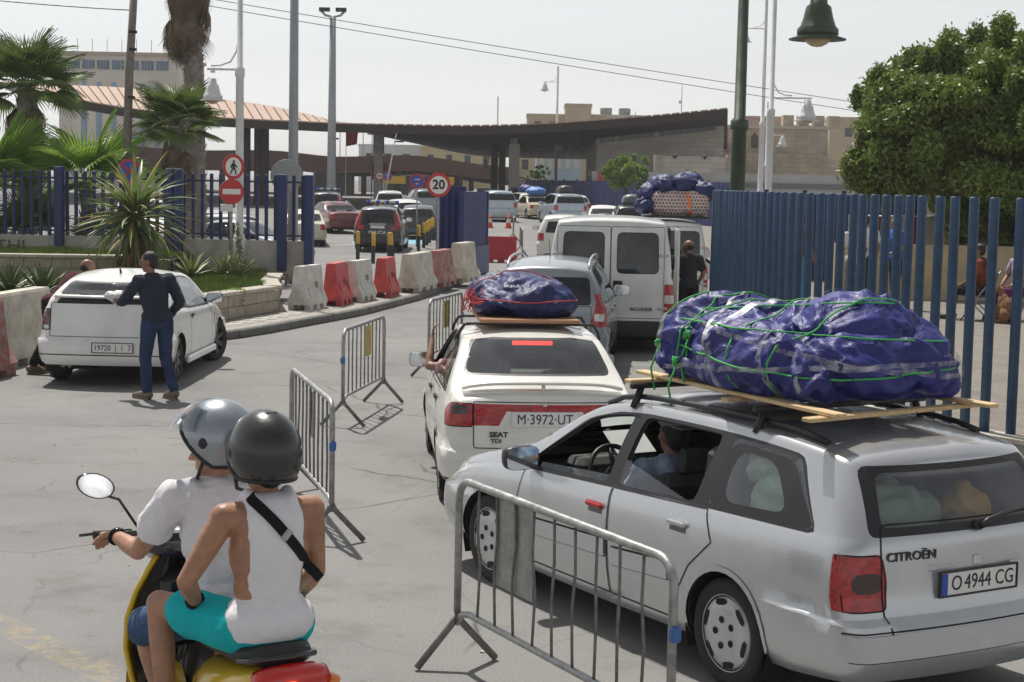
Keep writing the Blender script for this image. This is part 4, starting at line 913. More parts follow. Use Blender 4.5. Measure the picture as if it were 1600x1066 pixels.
m = MB(); pl = [(x+.15,y) for x, y in EP]+[(70,92),(70,11.2)]; m.add([(x,y,.45) for x, y in pl], [tuple(range(len(pl)))]); m.add([(x,y,z) for x, y in EP[-4:] for z in (.45,-.1)], [(0,1,3,2),(2,3,5,4),(4,5,7,6)])
struct('paved_square', m, brickmat('square_paving', (.235,.21,.18), (.205,.185,.16), (.15,.14,.12), .3, .15, axis='xy', msize=.008), fixn=True)
# -- blue sheet walls
def sheet_wall(name, label, a, b, z0, z1, npan, rib=.28, mat=None, parent=None):
    a, b = Vector((*a,0)), Vector((*b,0)); L_ = (b-a).length/npan; t = (b-a).normalized(); az = atan2(t.y,t.x); r = thing(name, label, 'wall', (a.x,a.y,0), az)
    m = MB(); k = max(2, int(L_/rib)); V = []
    for i in range(k*4+1):
        x = L_*i/(k*4)-.0; y = (0,-.05,-.05,0)[i%4]; V += [(x,y,z0),(x,y,z1)]
    m.add(V, [(2*i,2*i+2,2*i+3,2*i+1) for i in range(k*4)]); me = m.mesh('sheet_panel'); pm_ = MB(); pm_.box((0,.06,(z0+z1)/2+.05),(.1,.1,z1-z0+.1)); pme_ = pm_.mesh('wall_post')
    for i in range(npan): link('sheet_panel', me, mat or BLUE2, r, (i*L_,0,0)); link('wall_post', pme_, BLUED, r, (i*L_,0,0))
    return r
sheet_wall('sheet_wall', 'long blue corrugated sheet wall behind the queueing cars', (.2,128), (11.5,88), .4, 2.85, 14, .5)
sheet_wall('sheet_wall', 'dark blue sheet wall on the square seen between the fence tubes', (5.2,40), (9.6,38.5), .45, 2.5, 5, .4)
g = thing('blue_gate', 'tall blue sheet steel gate standing open beside the concrete barriers', 'gate')
for nm, a, b, z1 in (('gate_leaf',(-2.12,46.0),(-1.42,46.3),2.50),('gate_leaf',(-1.42,45.0),(-.80,47.6),2.36)):
    a, b = Vector((*a,0)), Vector((*b,0)); L_ = (b-a).length; t = (b-a)/L_; m = MB(); k = max(4,int(L_/.22)); V = []
    for i in range(k*4+1): x = L_*i/(k*4); y = (0,-.02,-.02,0)[i%4]; V += [(x,y,.05),(x,y,z1)]
    m.add(V, [(2*i,2*i+2,2*i+3,2*i+1) for i in range(k*4)]); m.box((L_/2,.06,(z1+.05)/2),(L_,.06,z1-.05)); m.box((0,.02,z1/2+.02),(.1,.14,z1+.02)); m.box((L_,.02,z1/2),(.07,.12,z1)); m.build(nm, BLUE2, g, a, (0,0,atan2(t.y,t.x)))
a, b = Vector((-1.44,44.93,0)), Vector((-.78,47.55,0)); t = (b-a).normalized(); m = MB(); L_ = (b-a).length
for i in range(2): m.box((L_*(i+.5)/2,-.05,.42),(L_/2-.02,.05,.8),bev=.01)
m.build('kick_plate', M('kick_plate', (.05,.065,.2), .45, var=.2), g, a, (0,0,atan2(t.y,t.x)))
# ---------------------------------------------------------------- border canopy and buildings
def lerp_path(P, n): 
    xs_ = [p[0] for p in P]; f = pchip(P); return [(x, f(x)) for x in np.linspace(xs_[0], xs_[-1], n)]
FE = lerp_path([(-34,8.5),(-30.8,7.8),(-26.4,7.11),(-20.8,6.62),(-14.7,6.44),(-11.4,6.37),(-4.65,6.38),(-.3,6.51),(8.4,7.24),(14.35,7.92)], 41)
BE = lerp_path([(-47,10.8),(-43.5,10.6),(-36.9,10.5),(-29.6,9.78),(-23.7,9.26),(-16.4,7.84),(-9.7,6.47),(-2.1,5.3),(5.5,5.25),(19.3,5.7)], 41)
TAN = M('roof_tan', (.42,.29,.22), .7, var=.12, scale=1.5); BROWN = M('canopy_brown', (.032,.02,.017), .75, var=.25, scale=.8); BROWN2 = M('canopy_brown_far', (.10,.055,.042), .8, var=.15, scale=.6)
cn = thing('border_canopy', 'wide curved border canopy with a tan seamed roof and dark brown underside', 'canopy')
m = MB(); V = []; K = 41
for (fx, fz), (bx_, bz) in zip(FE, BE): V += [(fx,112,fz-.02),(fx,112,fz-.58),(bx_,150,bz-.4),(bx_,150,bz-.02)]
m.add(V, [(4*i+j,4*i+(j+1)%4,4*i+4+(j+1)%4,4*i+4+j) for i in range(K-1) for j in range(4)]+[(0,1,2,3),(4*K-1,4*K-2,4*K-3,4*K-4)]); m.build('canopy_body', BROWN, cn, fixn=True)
FN = [(np.interp(t,range(K),[p[0] for p in FE]), np.interp(t,range(K),[p[1] for p in FE])) for t in np.linspace(0,K-1,76)]; BN = [(np.interp(t,range(K),[p[0] for p in BE]), np.interp(t,range(K),[p[1] for p in BE])) for t in np.linspace(0,K-1,76)]
for i in range(75):        # roof panels between seams
    q = [(FN[i][0]+.05,112,FN[i][1]),(FN[i+1][0]-.05,112,FN[i+1][1]),(BN[i+1][0]-.06,150,BN[i+1][1]),(BN[i][0]+.06,150,BN[i][1])]
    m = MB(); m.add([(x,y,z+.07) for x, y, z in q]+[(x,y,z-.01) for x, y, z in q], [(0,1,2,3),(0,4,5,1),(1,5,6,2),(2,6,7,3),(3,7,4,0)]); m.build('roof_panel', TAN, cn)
def colm(x, y, w, z1, mat, nm='column', w2=None):
    m = MB(); m.box((x,y,(z1+.5)/2),(w,w2 or w,z1-.5),bev=.03); return m.build(nm, mat, cn)
colm(-9.85,118,.62,5.0,M('column_stone', (.36,.34,.30), .9)); m = MB(); m.lathe([(.4,4.5),(.4,6.3)], 16, 'z', (-9.85,118,0)); m.build('column_head', CONC2, cn)
colm(-.1,118,.78,5.4,MATS['column_stone']); m = MB(); m.lathe([(.28,5.0),(.28,6.2)], 16, 'z', (-.15,118,0)); m.build('column_head', CONC2, cn)
for x in (-19.0,-18.2,-17.7): m = MB(); m.cyl((x,116,.5),(x,116,6.3),.28,.28,12); m.build('column', BROWN, cn)
for x in (-1.6,-1.0): colm(x,124,.5,5.5,BROWN)
for i, x in enumerate((-13.5,-9.0,.6,3.2,1.8,-3.,5.0)):
    y = 122+5*(i%3); m = MB(); m.box((x,y,5.25 if x > -5 else 5.6),(.7,.3,.12)); m.build('ceiling_lamp', CONC2, cn)
# stone hall under the right wing
HALLS = brickmat('ashlar', (.56,.51,.44), (.46,.43,.385), (.27,.25,.22), 1.3, .32, msize=.01, var=.22, bump=.1)
h_ = thing('stone_hall', 'grey-brown ashlar hall under the rising right wing of the canopy', 'building')
m = MB(); m.add([(5.8,118,.4),(14.9,118,.4),(14.9,118,7.1),(5.8,118,5.9),(5.8,135,.4),(14.9,135,.4),(14.9,135,5.0),(5.8,135,4.8)], [(0,1,2,3),(1,5,6,2),(0,3,7,4),(3,2,6,7)]); m.build('wall', HALLS, h_)
for i, (x0, x1) in enumerate(((6.0,7.05),(7.35,9.9),(10.3,12.0),(12.05,13.4),(13.45,14.3))):
    zt = 5.95+(x0-5.8)*.132; zb = zt-.42; m = MB(); m.add([(x0,117.94,zb),(x1,117.94,zb+(x1-x0)*.132),(x1,117.94,zt+(x1-x0)*.132-.05),(x0,117.94,zt-.05)], [(0,1,2,3)]); m.build('window', M('clerestory', (.03,.035,.04), .15), h_)
m = MB(); m.box((12.2,111.5,2.6),(5.6,4,4.0)); m.build('annex', HALLS, h_); m = MB(); m.box((9.5,111.3,2.5),(.45,4.2,4.3)); m.build('annex_pier', STONE, h_); m = MB(); m.box((14.4,111.4,2.5),(.6,4.1,4.5)); m.build('annex_pier', STONE, h_)
for x in (10.6,12.6): m = MB(); m.ell((x,109.4,4.6),(.14,.14,.12),10,6); m.cyl((x,109.4,4.5),(x,109.4,4.4),.04,.04,6); m.build('wall_lamp', BLACK, h_)
m = MB(); m.box((7.0,114,2.0),(3.6,6,3.0)); m.build('low_wing', HALLS, h_)
m = MB(); m.box((5.9,110.9,3.1),(.55,.05,.7)); m.build('notice', M('notice_red', (.5,.05,.04), .6), h_); m = MB(); m.box((7.4,110.9,3.1),(1.0,.05,.8)); m.build('notice', M('notice_yellow', (.6,.42,.08), .6), h_)
m = MB(); m.box((14.5,100,2.6),(13.8,.6,1.7)); tag(m.build('boundary_wall', M('wall_pale', (.42,.42,.41), .85, var=.12, scale=.4)), 'long pale grey boundary wall in front of the stone buildings at right', 'wall')
m = MB(); m.box((14.5,99.6,2.75),(13.8,.1,.3)); tag(m.build('wall_band', M('band_dark', (.16,.17,.18), .7)), 'dark band running along the pale boundary wall at right', 'panel')
# old fort and houses at the right
ft = thing('stone_fort', 'old tan stone fort wall rising behind the blue tube fence at right', 'building'); FS = brickmat('fort_stone', (.52,.43,.33), (.44,.37,.29), (.27,.23,.18), .9, .35, var=.3)
m = MB(); m.add([(15.2,125,.5),(34,125,.5),(34,125,2.6),(27.5,125,3.6),(22.8,125,5.3),(15.2,125,5.2)], [(0,1,2,3,4,5)]); m.add([(15.2,125,5.2),(22.8,125,5.3),(22.8,140,5.3),(15.2,140,5.2)], [(0,1,2,3)]); m.build('wall', FS, ft)
m = MB(); m.box((22,150,4.2),(9,20,7.0)); m.build('upper_wall', FS, ft); m = MB(); m.box((22,150,7.75),(9.4,20.4,.25)); m.build('cornice', COPE, ft)
for x in (19.0,20.3): m = MB(); m.prism(rnd([(x-.28,6.0),(x+.28,6.0),(x+.28,6.9),(x,7.3),(x-.28,6.9)],.05), 139.9, 140.05, 'y'); m.build('arched_opening', M('opening_dark', (.10,.07,.05), .9), ft)
for i in range(4): m = MB(); m.box((23.2+i*1.3,141,8.3),(.9,1.2,1.0)); m.build('merlon', FS, ft)
BEIGE = M('render_beige', (.47,.38,.26), .9, var=.12, scale=.5); PALE = M('render_pale', (.55,.52,.46), .9, var=.1, scale=.5); PINK = M('render_pink', (.46,.30,.25), .9, var=.12, scale=.5)
WIN = M('far_window', (.05,.055,.06), .25, var=.4)
def house(name, label, c, d, mat, wins=(), parap=.3, wmat=None):
    r = thing(name, label, 'building', (c[0],c[1],0)); z0, z1 = c[2], d[2]; m = MB(); m.box((0,d[1]/2,(z0+z1)/2),(d[0],d[1],z1-z0)); m.build('wall', mat, r)
    if parap: m = MB(); m.box((0,d[1]/2,z1+parap/2-.05),(d[0]+.2,d[1]+.2,parap)); m.build('parapet', mat, r)
    for (x, z, w, h) in wins:
        m = MB(); m.box((x,-.02,z),(w,.1,h)); wo = m.build('window', wmat or WIN, r); m = MB(); m.box((x,-.08,z-h/2-.05),(w+.2,.14,.1)); m.build('sill', PALE, wo)
    return r
house('house', 'beige flat-roofed house with a raised stair block beyond the canopy', (7.0,230,.9), (11.,10,12.0), BEIGE, [(x,10.6,.9,1.2) for x in (-4,-2,0,2,4)])
house('house', 'taller beige block with a grey parapet beyond the canopy', (8.6,229,.9), (3.6,6,13.3), BEIGE, [], .45)
house('house', 'low beige house with two roof tanks right of the tall block', (14.,231,.9), (7.5,9,12.1), PALE, [(-2,11,1,1.2),(1,11,1,1.2)])
for i, x in enumerate((12.6,15.2)): m = MB(); m.lathe([(.8,11.9),(.85,13.2),(.8,13.3)], 14, 'z', (x,232,0)); tag(m.build('roof_tank', CONC2), ('left' if i == 0 else 'right')+' round grey water tank on the low beige house', 'tank', 'roof tanks')
house('apartment_block', 'yellow apartment block with small windows seen under the canopy', (-7.5,222,.9), (10.5,12,7.0), M('render_yellow', (.52,.43,.24), .9, var=.1, scale=.4), [(x,z,.8,1.1) for x in (-4,-1.5,1,3.5) for z in (5.6,3.2)])
house('white_house', 'white house with blue trim far left under the canopy', (-17,225,.9), (9,10,7.2), M('render_white', (.60,.62,.63), .9, var=.08, scale=.5), [(x,5.6,1.,1.2) for x in (-3,-.5,2)])
house('yellow_house', 'narrow cream house with green window beside the canopy column', (1.15,180,.9), (1.9,8,6.2), M('render_cream', (.56,.48,.32), .9, var=.1), [(-.1,4.6,.7,1.1),(-.1,2.6,.7,1.)], .2)
house('blue_house', 'pale blue house with a row of windows right of the cream house', (5.0,190,.9), (5.2,8,6.4), M('render_blue', (.36,.47,.56), .9, var=.1), [(x,5.0,.5,1.3) for x in (-2,-1,0,1,2)], .2, PALE)
house('house', 'pink-topped house on the skyline right of the green lamp post', (30.5,205,.9), (5.,8,11.2), PINK, [(-1,9.6,.9,1.3),(1.2,9.6,.9,1.3)])
house('house', 'pale flat house on the skyline right of the white lamp poles', (35.5,200,.9), (5.4,8,10.0), PALE, [(-1,8.6,.9,1.1),(1.2,8.6,.9,1.1)])
house('house', 'tan house with chimney pots on the skyline beside the big tree', (40.,198,.9), (4.6,8,11.), BEIGE, [(0,9.4,.9,1.1)])
# industrial building at the left
ib = thing('industrial_building', 'tall beige industrial building with blue stripes and a glazed top floor', 'building'); IB = M('industrial_beige', (.64,.59,.52), .9, var=.08, scale=.3); SB = M('stripe_blue', (.26,.40,.58), .8, var=.1)
m = MB(); m.box((-46.4,200,8.7),(13.9,16,15.6)); m.build('wall', IB, ib); m = MB(); m.box((-46.4,199.9,16.6),(14.4,16.6,.35)); m.build('roof_slab', M('slab', (.46,.40,.30), .9), ib)
for i in range(7):
    x = -51.6+i*1.72; m = MB(); m.box((x,191.95,15.3),(1.4,.12,1.05)); wo = m.build('window', M('window_blue', (.10,.15,.21), .2, var=.5, scale=2.), ib)
    for k in (-1,0,1): m = MB(); m.box((x+k*.35,191.86,15.3),(.05,.06,1.05)); m.build('glazing_bar', SB, wo)
    m = MB(); m.cyl((x+.4,192.2,16.7),(x+.4,192.2,18.3),.03,.03,5); m.build('aerial_rod', BLACK, ib)
    if i < 6: m = MB(); m.box((x+1.2,191.93,8.2),(.45,.1,10.2)); m.build('stripe', SB, ib); m = MB(); m.box((x+.35,191.95,9.5),(1.0,.06,6.)); m.build('wall_panel', M('panel_pale', (.70,.65,.58), .9), ib)
m = MB(); m.box((-44.3,191.5,5.),(1.5,.8,5.)); m.build('lift_shaft', CONC2, ib)
# second canopy behind
m = MB(); T2 = lerp_path([(-40,5.6),(-31.9,5.22),(-24.8,5.36),(-18.4,4.85),(-10.7,5.13),(-3,4.32),(0,4.1)], 25); V = []
for x, z in T2: V += [(x,165,z),(x,165,z-1.75+.02*(x+20)),(x,190,z-1.9),(x,190,z+.1)]
m.add(V, [(4*i+j,4*i+(j+1)%4,4*i+4+(j+1)%4,4*i+4+j) for i in range(24) for j in range(4)]); c2 = thing('rear_canopy', 'low brown canopy with a wavy edge behind the main canopy', 'canopy'); m.build('canopy_body', BROWN2, c2, fixn=True)
for x in (-30,-22,-15.5,-12,-6,-4.5): m = MB(); m.box((x,168,2.2),(.5,.5,3.2)); m.build('column', BROWN2, c2)
m = MB(); m.box((-19,172,2.0),(4,3,2.4)); m.build('booth', M('booth_grey', (.28,.29,.3), .6), c2); m = MB(); m.box((-9.5,171,2.0),(8,3,2.2)); m.build('booth', MATS['booth_grey'], c2)
for i, (x, w) in enumerate(((-11.8,2.2),(-6.4,.9))): m = MB(); m.box((x,160,2.65),(w,.15,.75)); tag(m.build('direction_sign', M('sign_yellow', (.65,.42,.04), .5)), ('wide' if i == 0 else 'narrow')+' yellow direction board under the rear canopy', 'sign')
m = MB(); FLAG = M('flag_red', (.55,.03,.04), .8)
for i, (x, y, z0, z1, w, lb) in enumerate(((-15.5,150,5.6,7.5,1.1,'red flag flying above the rear canopy'),(-11.4,130,2.6,3.9,1.2,'red flag hanging under the main canopy'))):
    r = thing('flag', lb, 'flag', (x,y,0)); m = MB(); m.cyl((0,0,zg(y)),(0,0,z1+.2),.04,.03,6); m.build('flag_pole', WPOLE, r); m = MB(); V = []
    for k in range(7): V += [(w*k/6,.1*sin(k),z1-.5*(k/6)*(i==0)),(w*k/6*.9,.1*sin(k+.5),z0+.2*(k/6))]
    m.add(V, [(2*k,2*k+1,2*k+3,2*k+2) for k in range(6)], True); m.build('flag_cloth', FLAG, r)
# ---------------------------------------------------------------- poles, lamps, wires
def bell(mb_g, c, R, lens, body, root):
    c = Vector(c); k = R/.39
    m = MB(); m.lathe([(.05*k,.62*k),(.11*k,.60*k),(.12*k,.46*k),(.17*k,.42*k),(.20*k,.28*k),(.24*k,.16*k),(.28*k,.12*k),(.28*k,.04*k),(.26*k,.03*k),(.39*k,-.01*k),(.385*k,-.025*k),(.2*k,.0)], 24, 'z', c, cap=False); s = m.build('lamp_shade', body, root)
    m = MB(); m.lathe([(.2*k,-.005*k),(.14*k,-.07*k),(.07*k,-.11*k),(.001,-.12*k)], 20, 'z', c); m.build('lamp_lens', lens, s)
LENS = M('lens_amber', (.48,.36,.2), .25, var=.1)
def lamp_post(label, x, y, z1, arms, r0=.075, mat=None, base=0., name='lamp_post', brim=.39, group='white lamp posts'):
    mat = mat or WPOLE; r = thing(name, label, 'lamp post', (x,y,base), 0, group)
    m = MB(); zs = [0,.9,.92,z1*.45,z1*.452,z1*.47,z1*.472,z1-.05,z1]; rs = [r0*1.5,r0*1.4,r0*1.05,r0,r0*1.25,r0*1.25,r0*.8,r0*.62,r0*.3]
    m.lathe(list(zip(rs, zs)), 14, 'z'); m.build('pole', mat, r)
    for z, sx, ln in arms:
        zz = z-base; m = MB(); m.tube([(0,0,zz+.66),(sx*ln*.5,0,zz+.66),(sx*(ln+.12),0,zz+.66)], .028, 8); m.tube([(sx*.04,0,zz+1.3),(sx*.07,0,zz+1.05),(sx*.2,0,zz+.82),(sx*.42,0,zz+.74),(sx*.62,0,zz+.73)], .02, 8)
        m.cyl((sx*ln,0,zz+.66),(sx*ln,0,zz+.58),.045,.05,10); a = m.build('arm', mat, r); bell(None, (sx*ln,0,zz), brim, LENS, mat, r)
    return r
lamp_post('thick dark green lamp post behind the tube fence with a bell lamp', 3.05, 22.5, 6.6, [(4.68,1,1.02)], .10, GREENP, .45, 'green_lamp_post', .39, None)
lamp_post('white lamp post standing by the no-entry sign at the blue picket fence', -5.95, 35.4, 9.5, [(4.28,-1,.58)], .085, None, .5, brim=.29)
lamp_post('tall white lamp post with two bell lamps in front of the canopy centre', 3.15, 128, 11.2, [(9.8,-1,1.0),(4.85,1,1.05)], .12, None, .5)
lamp_post('white lamp post just right of the green post, its bell lamp hanging left', 12.4, 83, 11.7, [(9.9,-1,1.05)], .13, None, .4)
lamp_post('white lamp post with a bell lamp hanging right above the fort', 7.72, 50, 9.8, [(4.7,1,1.1)], .10, None, .4)
lamp_post('distant white lamp post with a bell lamp seen under the canopy', -1.6, 140, 9, [(3.9,-1,1.0)], .1, None, .9)
lamp_post('thin white lamp post behind the fort wall with a low bell lamp', 16.0, 105, 7.6, [(5.3,1,1.0)], .09, None, .5)
r = thing('steel_mast', 'plain grey steel mast behind the picket fence left of centre', 'pole', (-5.55,41,.0)); m = MB(); m.lathe([(.135,0),(.12,4),(.085,11)], 16, 'z'); m.build('shaft', GPOLE, r)
r = thing('floodlight_mast', 'tall grey mast crowned by a ring of floodlights', 'mast', (-12.1,108,.6)); m = MB(); m.lathe([(.32,0),(.2,12.6)], 12, 'z'); m.build('shaft', GPOLE, r)
m = MB(); m.tube([(-.75,0,12.9),(-.5,0,12.65),(0,0,12.55),(.5,0,12.65),(.75,0,12.9)], .09, 6); m.build('lamp_frame', GPOLE, r)
for x in (-.72,-.36,.36,.72): m = MB(); m.box((x,-.1,13.0),(.34,.2,.26)); m.build('floodlight', BLACK, r)
for x, h in ((-19.8,8.6),(-17.2,8.8),(-16.2,7.8)): r = thing('far_mast', 'thin distant mast above the rear canopy, '+{-19.8:'leftmost',-17.2:'middle',-16.2:'rightmost'}[x]+' of three', 'mast', (x,185,.9)); m = MB(); m.cyl((0,0,0),(0,0,h-1),.07,.05,6); m.build('shaft', GPOLE, r); m = MB(); m.box((0,0,h-1),(1.1,.2,.14)); m.build('lamp_head', GPOLE, r)
r = thing('timber_pole', 'leaning grey timber pole behind the picket fence at left', 'pole', (-9.15,38.2,.5)); m = MB(); m.tube([(0,0,0),(.1,0,2.5),(.17,0,4.5),(.30,0,6.6)], [.11,.10,.095,.085], 10); m.build('shaft', M('timber_grey', (.21,.185,.165), .9, var=.25, scale=8, bump=.4), r)
m = MB()
for z in (3.9,5.0,5.4): m.lathe([(.105,0),(.108,.03),(.105,.06)], 10, 'z', (.06+z*.035,0,z))
m.build('pole_band', BLACK, r)
def wire(a, b, sag, label, rad=.013):
    a, b = Vector(a), Vector(b); m = MB(); m.tube([a+(b-a)*t+Vector((0,0,-sag*4*t*(1-t))) for t in np.linspace(0,1,18)], rad, 5); tag(m.build('overhead_wire', BLACK), label, 'wire')
wire((-16,60,9.75),(45,87,4.0),.3,'upper overhead wire crossing the whole sky',.014); wire((-16,60,9.5),(45,87,3.5),.3,'lower overhead wire crossing the whole sky',.014); wire((-14.5,37,6.72),(-8.87,38.2,6.42),.06,'short wire running left from the timber pole')
for x, z0, h, y in ((11.9,7.4,2.5,119),(8.6,6.9,1.0,119)): r = thing('roof_antenna', ('tall' if h > 2 else 'short')+' antenna mast on the rising canopy edge', 'antenna', (x,y,z0)); m = MB(); m.cyl((0,0,0),(0,0,h),.035,.025,6); m.build('rod', GPOLE, r); m = MB(); m.box((-.12,0,h*.5),(.2,.1,.22)); m.build('box', WPOLE, r)
# ---------------------------------------------------------------- signs, bollards, barriers, cones
SRED = M('sign_red', (.52,.03,.035), .4, var=.08); SWHITE = M('sign_white', (.78,.78,.76), .45, var=.05); SBLUE = M('sign_blue', (.03,.09,.45), .4, var=.1); SBACK = M('sign_back', (.30,.31,.31), .55, .3)
def disc(r0, r1, y, n=28): 
    m = MB(); t = np.linspace(0,2*pi,n+1)[:-1]; V = [(r1*cos(a),y,r1*sin(a)) for a in t]
    if r0 > 0: V += [(r0*cos(a),y,r0*sin(a)) for a in t]; F = [(i,(i+1)%n,n+(i+1)%n,n+i) for i in range(n)]
    else: F = [tuple(range(n))]
    m.add(V, F); return m
def sign(label, x, y, z, R, kind, rz=0., base=0., pole=True, pr=.03, name='road_sign'):
    r = thing(name, label, 'road sign', (x,y,base), rz); zz = z-base
    if pole: m = MB(); m.cyl((0,.04,0),(0,.04,zz+R*.9),pr,pr,10); m.build('pole', GALV, r)
    e = thing('sign_face', None, None); e.parent = r; e.location = (0,0,zz)
    m = MB(); m.lathe([(R*.97,.0),(R,.006),(R,.018),(R*.97,.022)], 28, 'y', (0,.0,0)); m.build('plate', SBACK, e)
    if kind in ('20','ped','blank'):
        disc(R*.74,R,-.004).build('red_ring', SRED, e, fixn=True); disc(0,R*.75,-.003).build('white_field', SWHITE, e)
        if kind == '20': txt('20', R*1.08, INK, 'lettering', e, (0,-.007,-.0), (pi/2,0,0), .001, sx=.95, bold=R*.03)
        elif kind == 'ped':
            m = MB(); m.ell((0.02*R,-.008,R*.42),(R*.1,.004,R*.11),10,6); m.tube([(0,-.008,R*.28),(-.02*R,-.008,-.08*R)], [R*.13,R*.10], 6)
            for q in ([(0,0,-.05),(.18,0,-.3),(.2,0,-.6)],[(0,0,-.05),(-.16,0,-.3),(-.3,0,-.58)],[(0,0,.26),(.22,0,.05),(.3,0,-.08)],[(0,0,.26),(-.2,0,.08),(-.26,0,-.1)]): m.tube([(a*R,-.008,c*R) for a, b, c in q], [R*.07,R*.06,R*.045], 5)
            m.build('walking_figure', INK, e)
        else: m = MB(); m.box((0,-.008,0),(R*.9,.004,R*.16)); m.build('bar_mark', INK, e)
    elif kind == 'entry': disc(0,R,-.004).build('red_field', SRED, e); m = MB(); m.box((0,-.008,0),(R*1.45,.006,R*.42)); m.build('white_bar', SWHITE, e)
    elif kind in ('stop','park'):
        disc(R*.8,R,-.004).build('red_ring', SRED, e, fixn=True); disc(0,R*.81,-.003).build('blue_field', SBLUE, e)
        for a in ((pi/4,-pi/4) if kind == 'stop' else (-pi/4,)): m = MB(); m.box((0,-.007,0),(R*1.6,.004,R*.17),ry=a); m.build('red_stroke', SRED, e)
        if kind == 'park': m = MB(); m.box((0,-.010,R*.2),(R*.7,.004,R*.12)); m.box((0,-.010,-R*.36),(R*.42,.004,R*.1)); m.build('white_text_bar', SWHITE, e)
    elif kind == 'back': pass
    return r
sign('speed limit sign reading 20 beside the blue gate', -1.98, 42.5, 2.54, .315, '20', base=.12)
sign('blue and red no-parking sign left of the speed limit sign', -3.82, 64, 2.62, .30, 'park')
sign('small blue and red no-parking sign half hidden by the speed limit sign', -3.35, 70, 2.7, .30, 'park', base=.1)
sign('round no-pedestrians sign on the post at the picket fence', -6.03, 35.1, 2.86, .27, 'ped', .75, base=.52, pole=False)
sign('red no-entry sign with a white bar on the post at the picket fence', -6.06, 35.05, 2.33, .27, 'entry', .45, base=.52, pr=.035)
sign('blue no-stopping sign with a red cross behind the drooping plant', -8.35, 35.5, 2.72, .27, 'stop', .3, base=.9)
sign('back of a round grey sign behind the picket fence', -5.6, 40.2, 2.7, .40, 'back', .2)
sign('far white round sign with a red ring under the canopy', -9.6, 116, 2.9, .32, 'blank', base=.6)
sign('far blue and red no-parking sign under the canopy', -8.9, 114, 2.9, .34, 'park', base=.6)
sign('small red-ringed sign by the blue corrugated wall', .5, 120, 2.75, .32, 'blank', base=.6)
m = MB(); m.box((-6.16,35.0,1.98),(.26,.04,.16),bev=.01); tag(m.build('sign_plate', SWHITE), 'small white plate under the red no-entry sign', 'sign')
r = thing('barrier_arm', 'raised red and white barrier arm beside the canopy column', 'barrier', (-8.9,112,.6)); m = MB(); m.box((0,0,.5),(.4,.4,1.)); m.build('barrier_box', M('bar_red', (.5,.06,.04), .5), r); m = MB(); m.cyl((0,0,1.),(.75,0,5.2),.06,.04,6); m.build('arm', SWHITE, r)
BOLB = M('bollard_black', (.03,.03,.03), .5, var=.2); BOLY = M('bollard_yellow', (.68,.40,.03), .5, var=.12)
bm_, by_ = MB(), MB(); bm_.lathe([(.065,0),(.065,.56)], 12, 'z', cap=False); by_.lathe([(.066,.56),(.066,.95),(.05,.97),(.001,.975)], 12, 'z'); bm_, by_ = bm_.mesh('post'), by_.mesh('yellow_cap')
for i, (x, y, t) in enumerate([(-5.07,53.1,0),(-4.45,51.65,.02),(-4.02,52.6,.02),(-3.88,52.6,-.10),(-3.57,61.2,0),(-3.51,63.6,0),(-3.49,65.5,.02),(-3.49,67.5,0),(-3.47,69.7,0),(-3.4,78,0),(-3.3,82,0)]):
    ords = ['first','second','third','fourth, tilted','fifth','sixth','seventh','eighth','ninth','tenth','eleventh']
    r = thing('bollard', 'black bollard with a yellow top, '+ords[i]+' from the left', 'bollard', (x,y,zg(y)), 0, 'black and yellow bollards'); link('post', bm_, BOLB, r); link('yellow_cap', by_, BOLY, r); r.rotation_euler = (0,t,0)
m = MB()
def jersey(label, x, y, rz, mat, ln=1.0, h=.84, holes=True, group='plastic barriers on the pavement', z=.13, name='plastic_barrier', w=.46):
    r = thing(name, label, 'barrier', (x,y,z), rz, group); a = w/2; m = MB()
    prof = [(-a,.10),(-a,.17),(-a*.62,.36),(-a*.42,h-.04),(-a*.36,h),(a*.36,h),(a*.42,h-.04),(a*.62,.36),(a,.17),(a,.10)]
    m.prism(prof, -ln/2, ln/2, 'x'); m.build('shell', mat, r)
    for sx in (-.36,0,.36):
        for sy in (-1,1): m = MB(); m.box((sx*ln,sy*a*.72,.05),(ln*.2,a*.5,.1)); m.build('foot', mat, r)
    if holes:
        for sy in (-1,1):
            m = MB(); nn = 16; V = []; c = Vector((ln*.12, sy*a*.53, .52)); nrm = Vector((0,sy,.28)).normalized(); u = Vector((1,0,0)); v = nrm.cross(u)
            m.add([c+nrm*.006+u*(.10*cos(t))+v*(.12*sin(t)) for t in np.linspace(0,2*pi,nn+1)[:-1]], [tuple(range(nn))]); m.build('hole', M('hole_ochre', (.30,.26,.16), .9) if mat is not PRED else M('hole_red', (.22,.02,.025), .8), r)
            for sx in (-.33,.33): m = MB(); m.box((sx*ln,sy*a*.60,.42),(.03,.03,.5),rx=sy*.30); m.build('rib', mat, r)
    return r
PRED = M('plastic_red', (.50,.055,.055), .55, var=.3, scale=5, bump=.1); PWHITE = M('plastic_white', (.58,.565,.52), .65, var=.2, scale=6, bump=.15); CWHITE = M('concrete_white', (.56,.53,.45), .9, var=.25, scale=4, bump=.4); CRED = M('concrete_red', (.33,.06,.06), .85, rgb2=(.42,.33,.29), scale=5, bump=.4)
kd = atan2(4.8,1.15)
for i, (x, y, mt_, lb) in enumerate([(-3.98,31.6,PWHITE,'grey-white plastic barrier nearest the planter wall, first of the row'),(-3.56,32.9,PRED,'faded red plastic barrier second in the row'),(-3.22,34.1,PWHITE,'grey-white plastic barrier third in the row, between two red ones'),(-2.78,35.5,PRED,'faded red plastic barrier fourth in the row before the concrete ones')]): jersey(lb, x, y, kd+.1*(i%2), mt_)
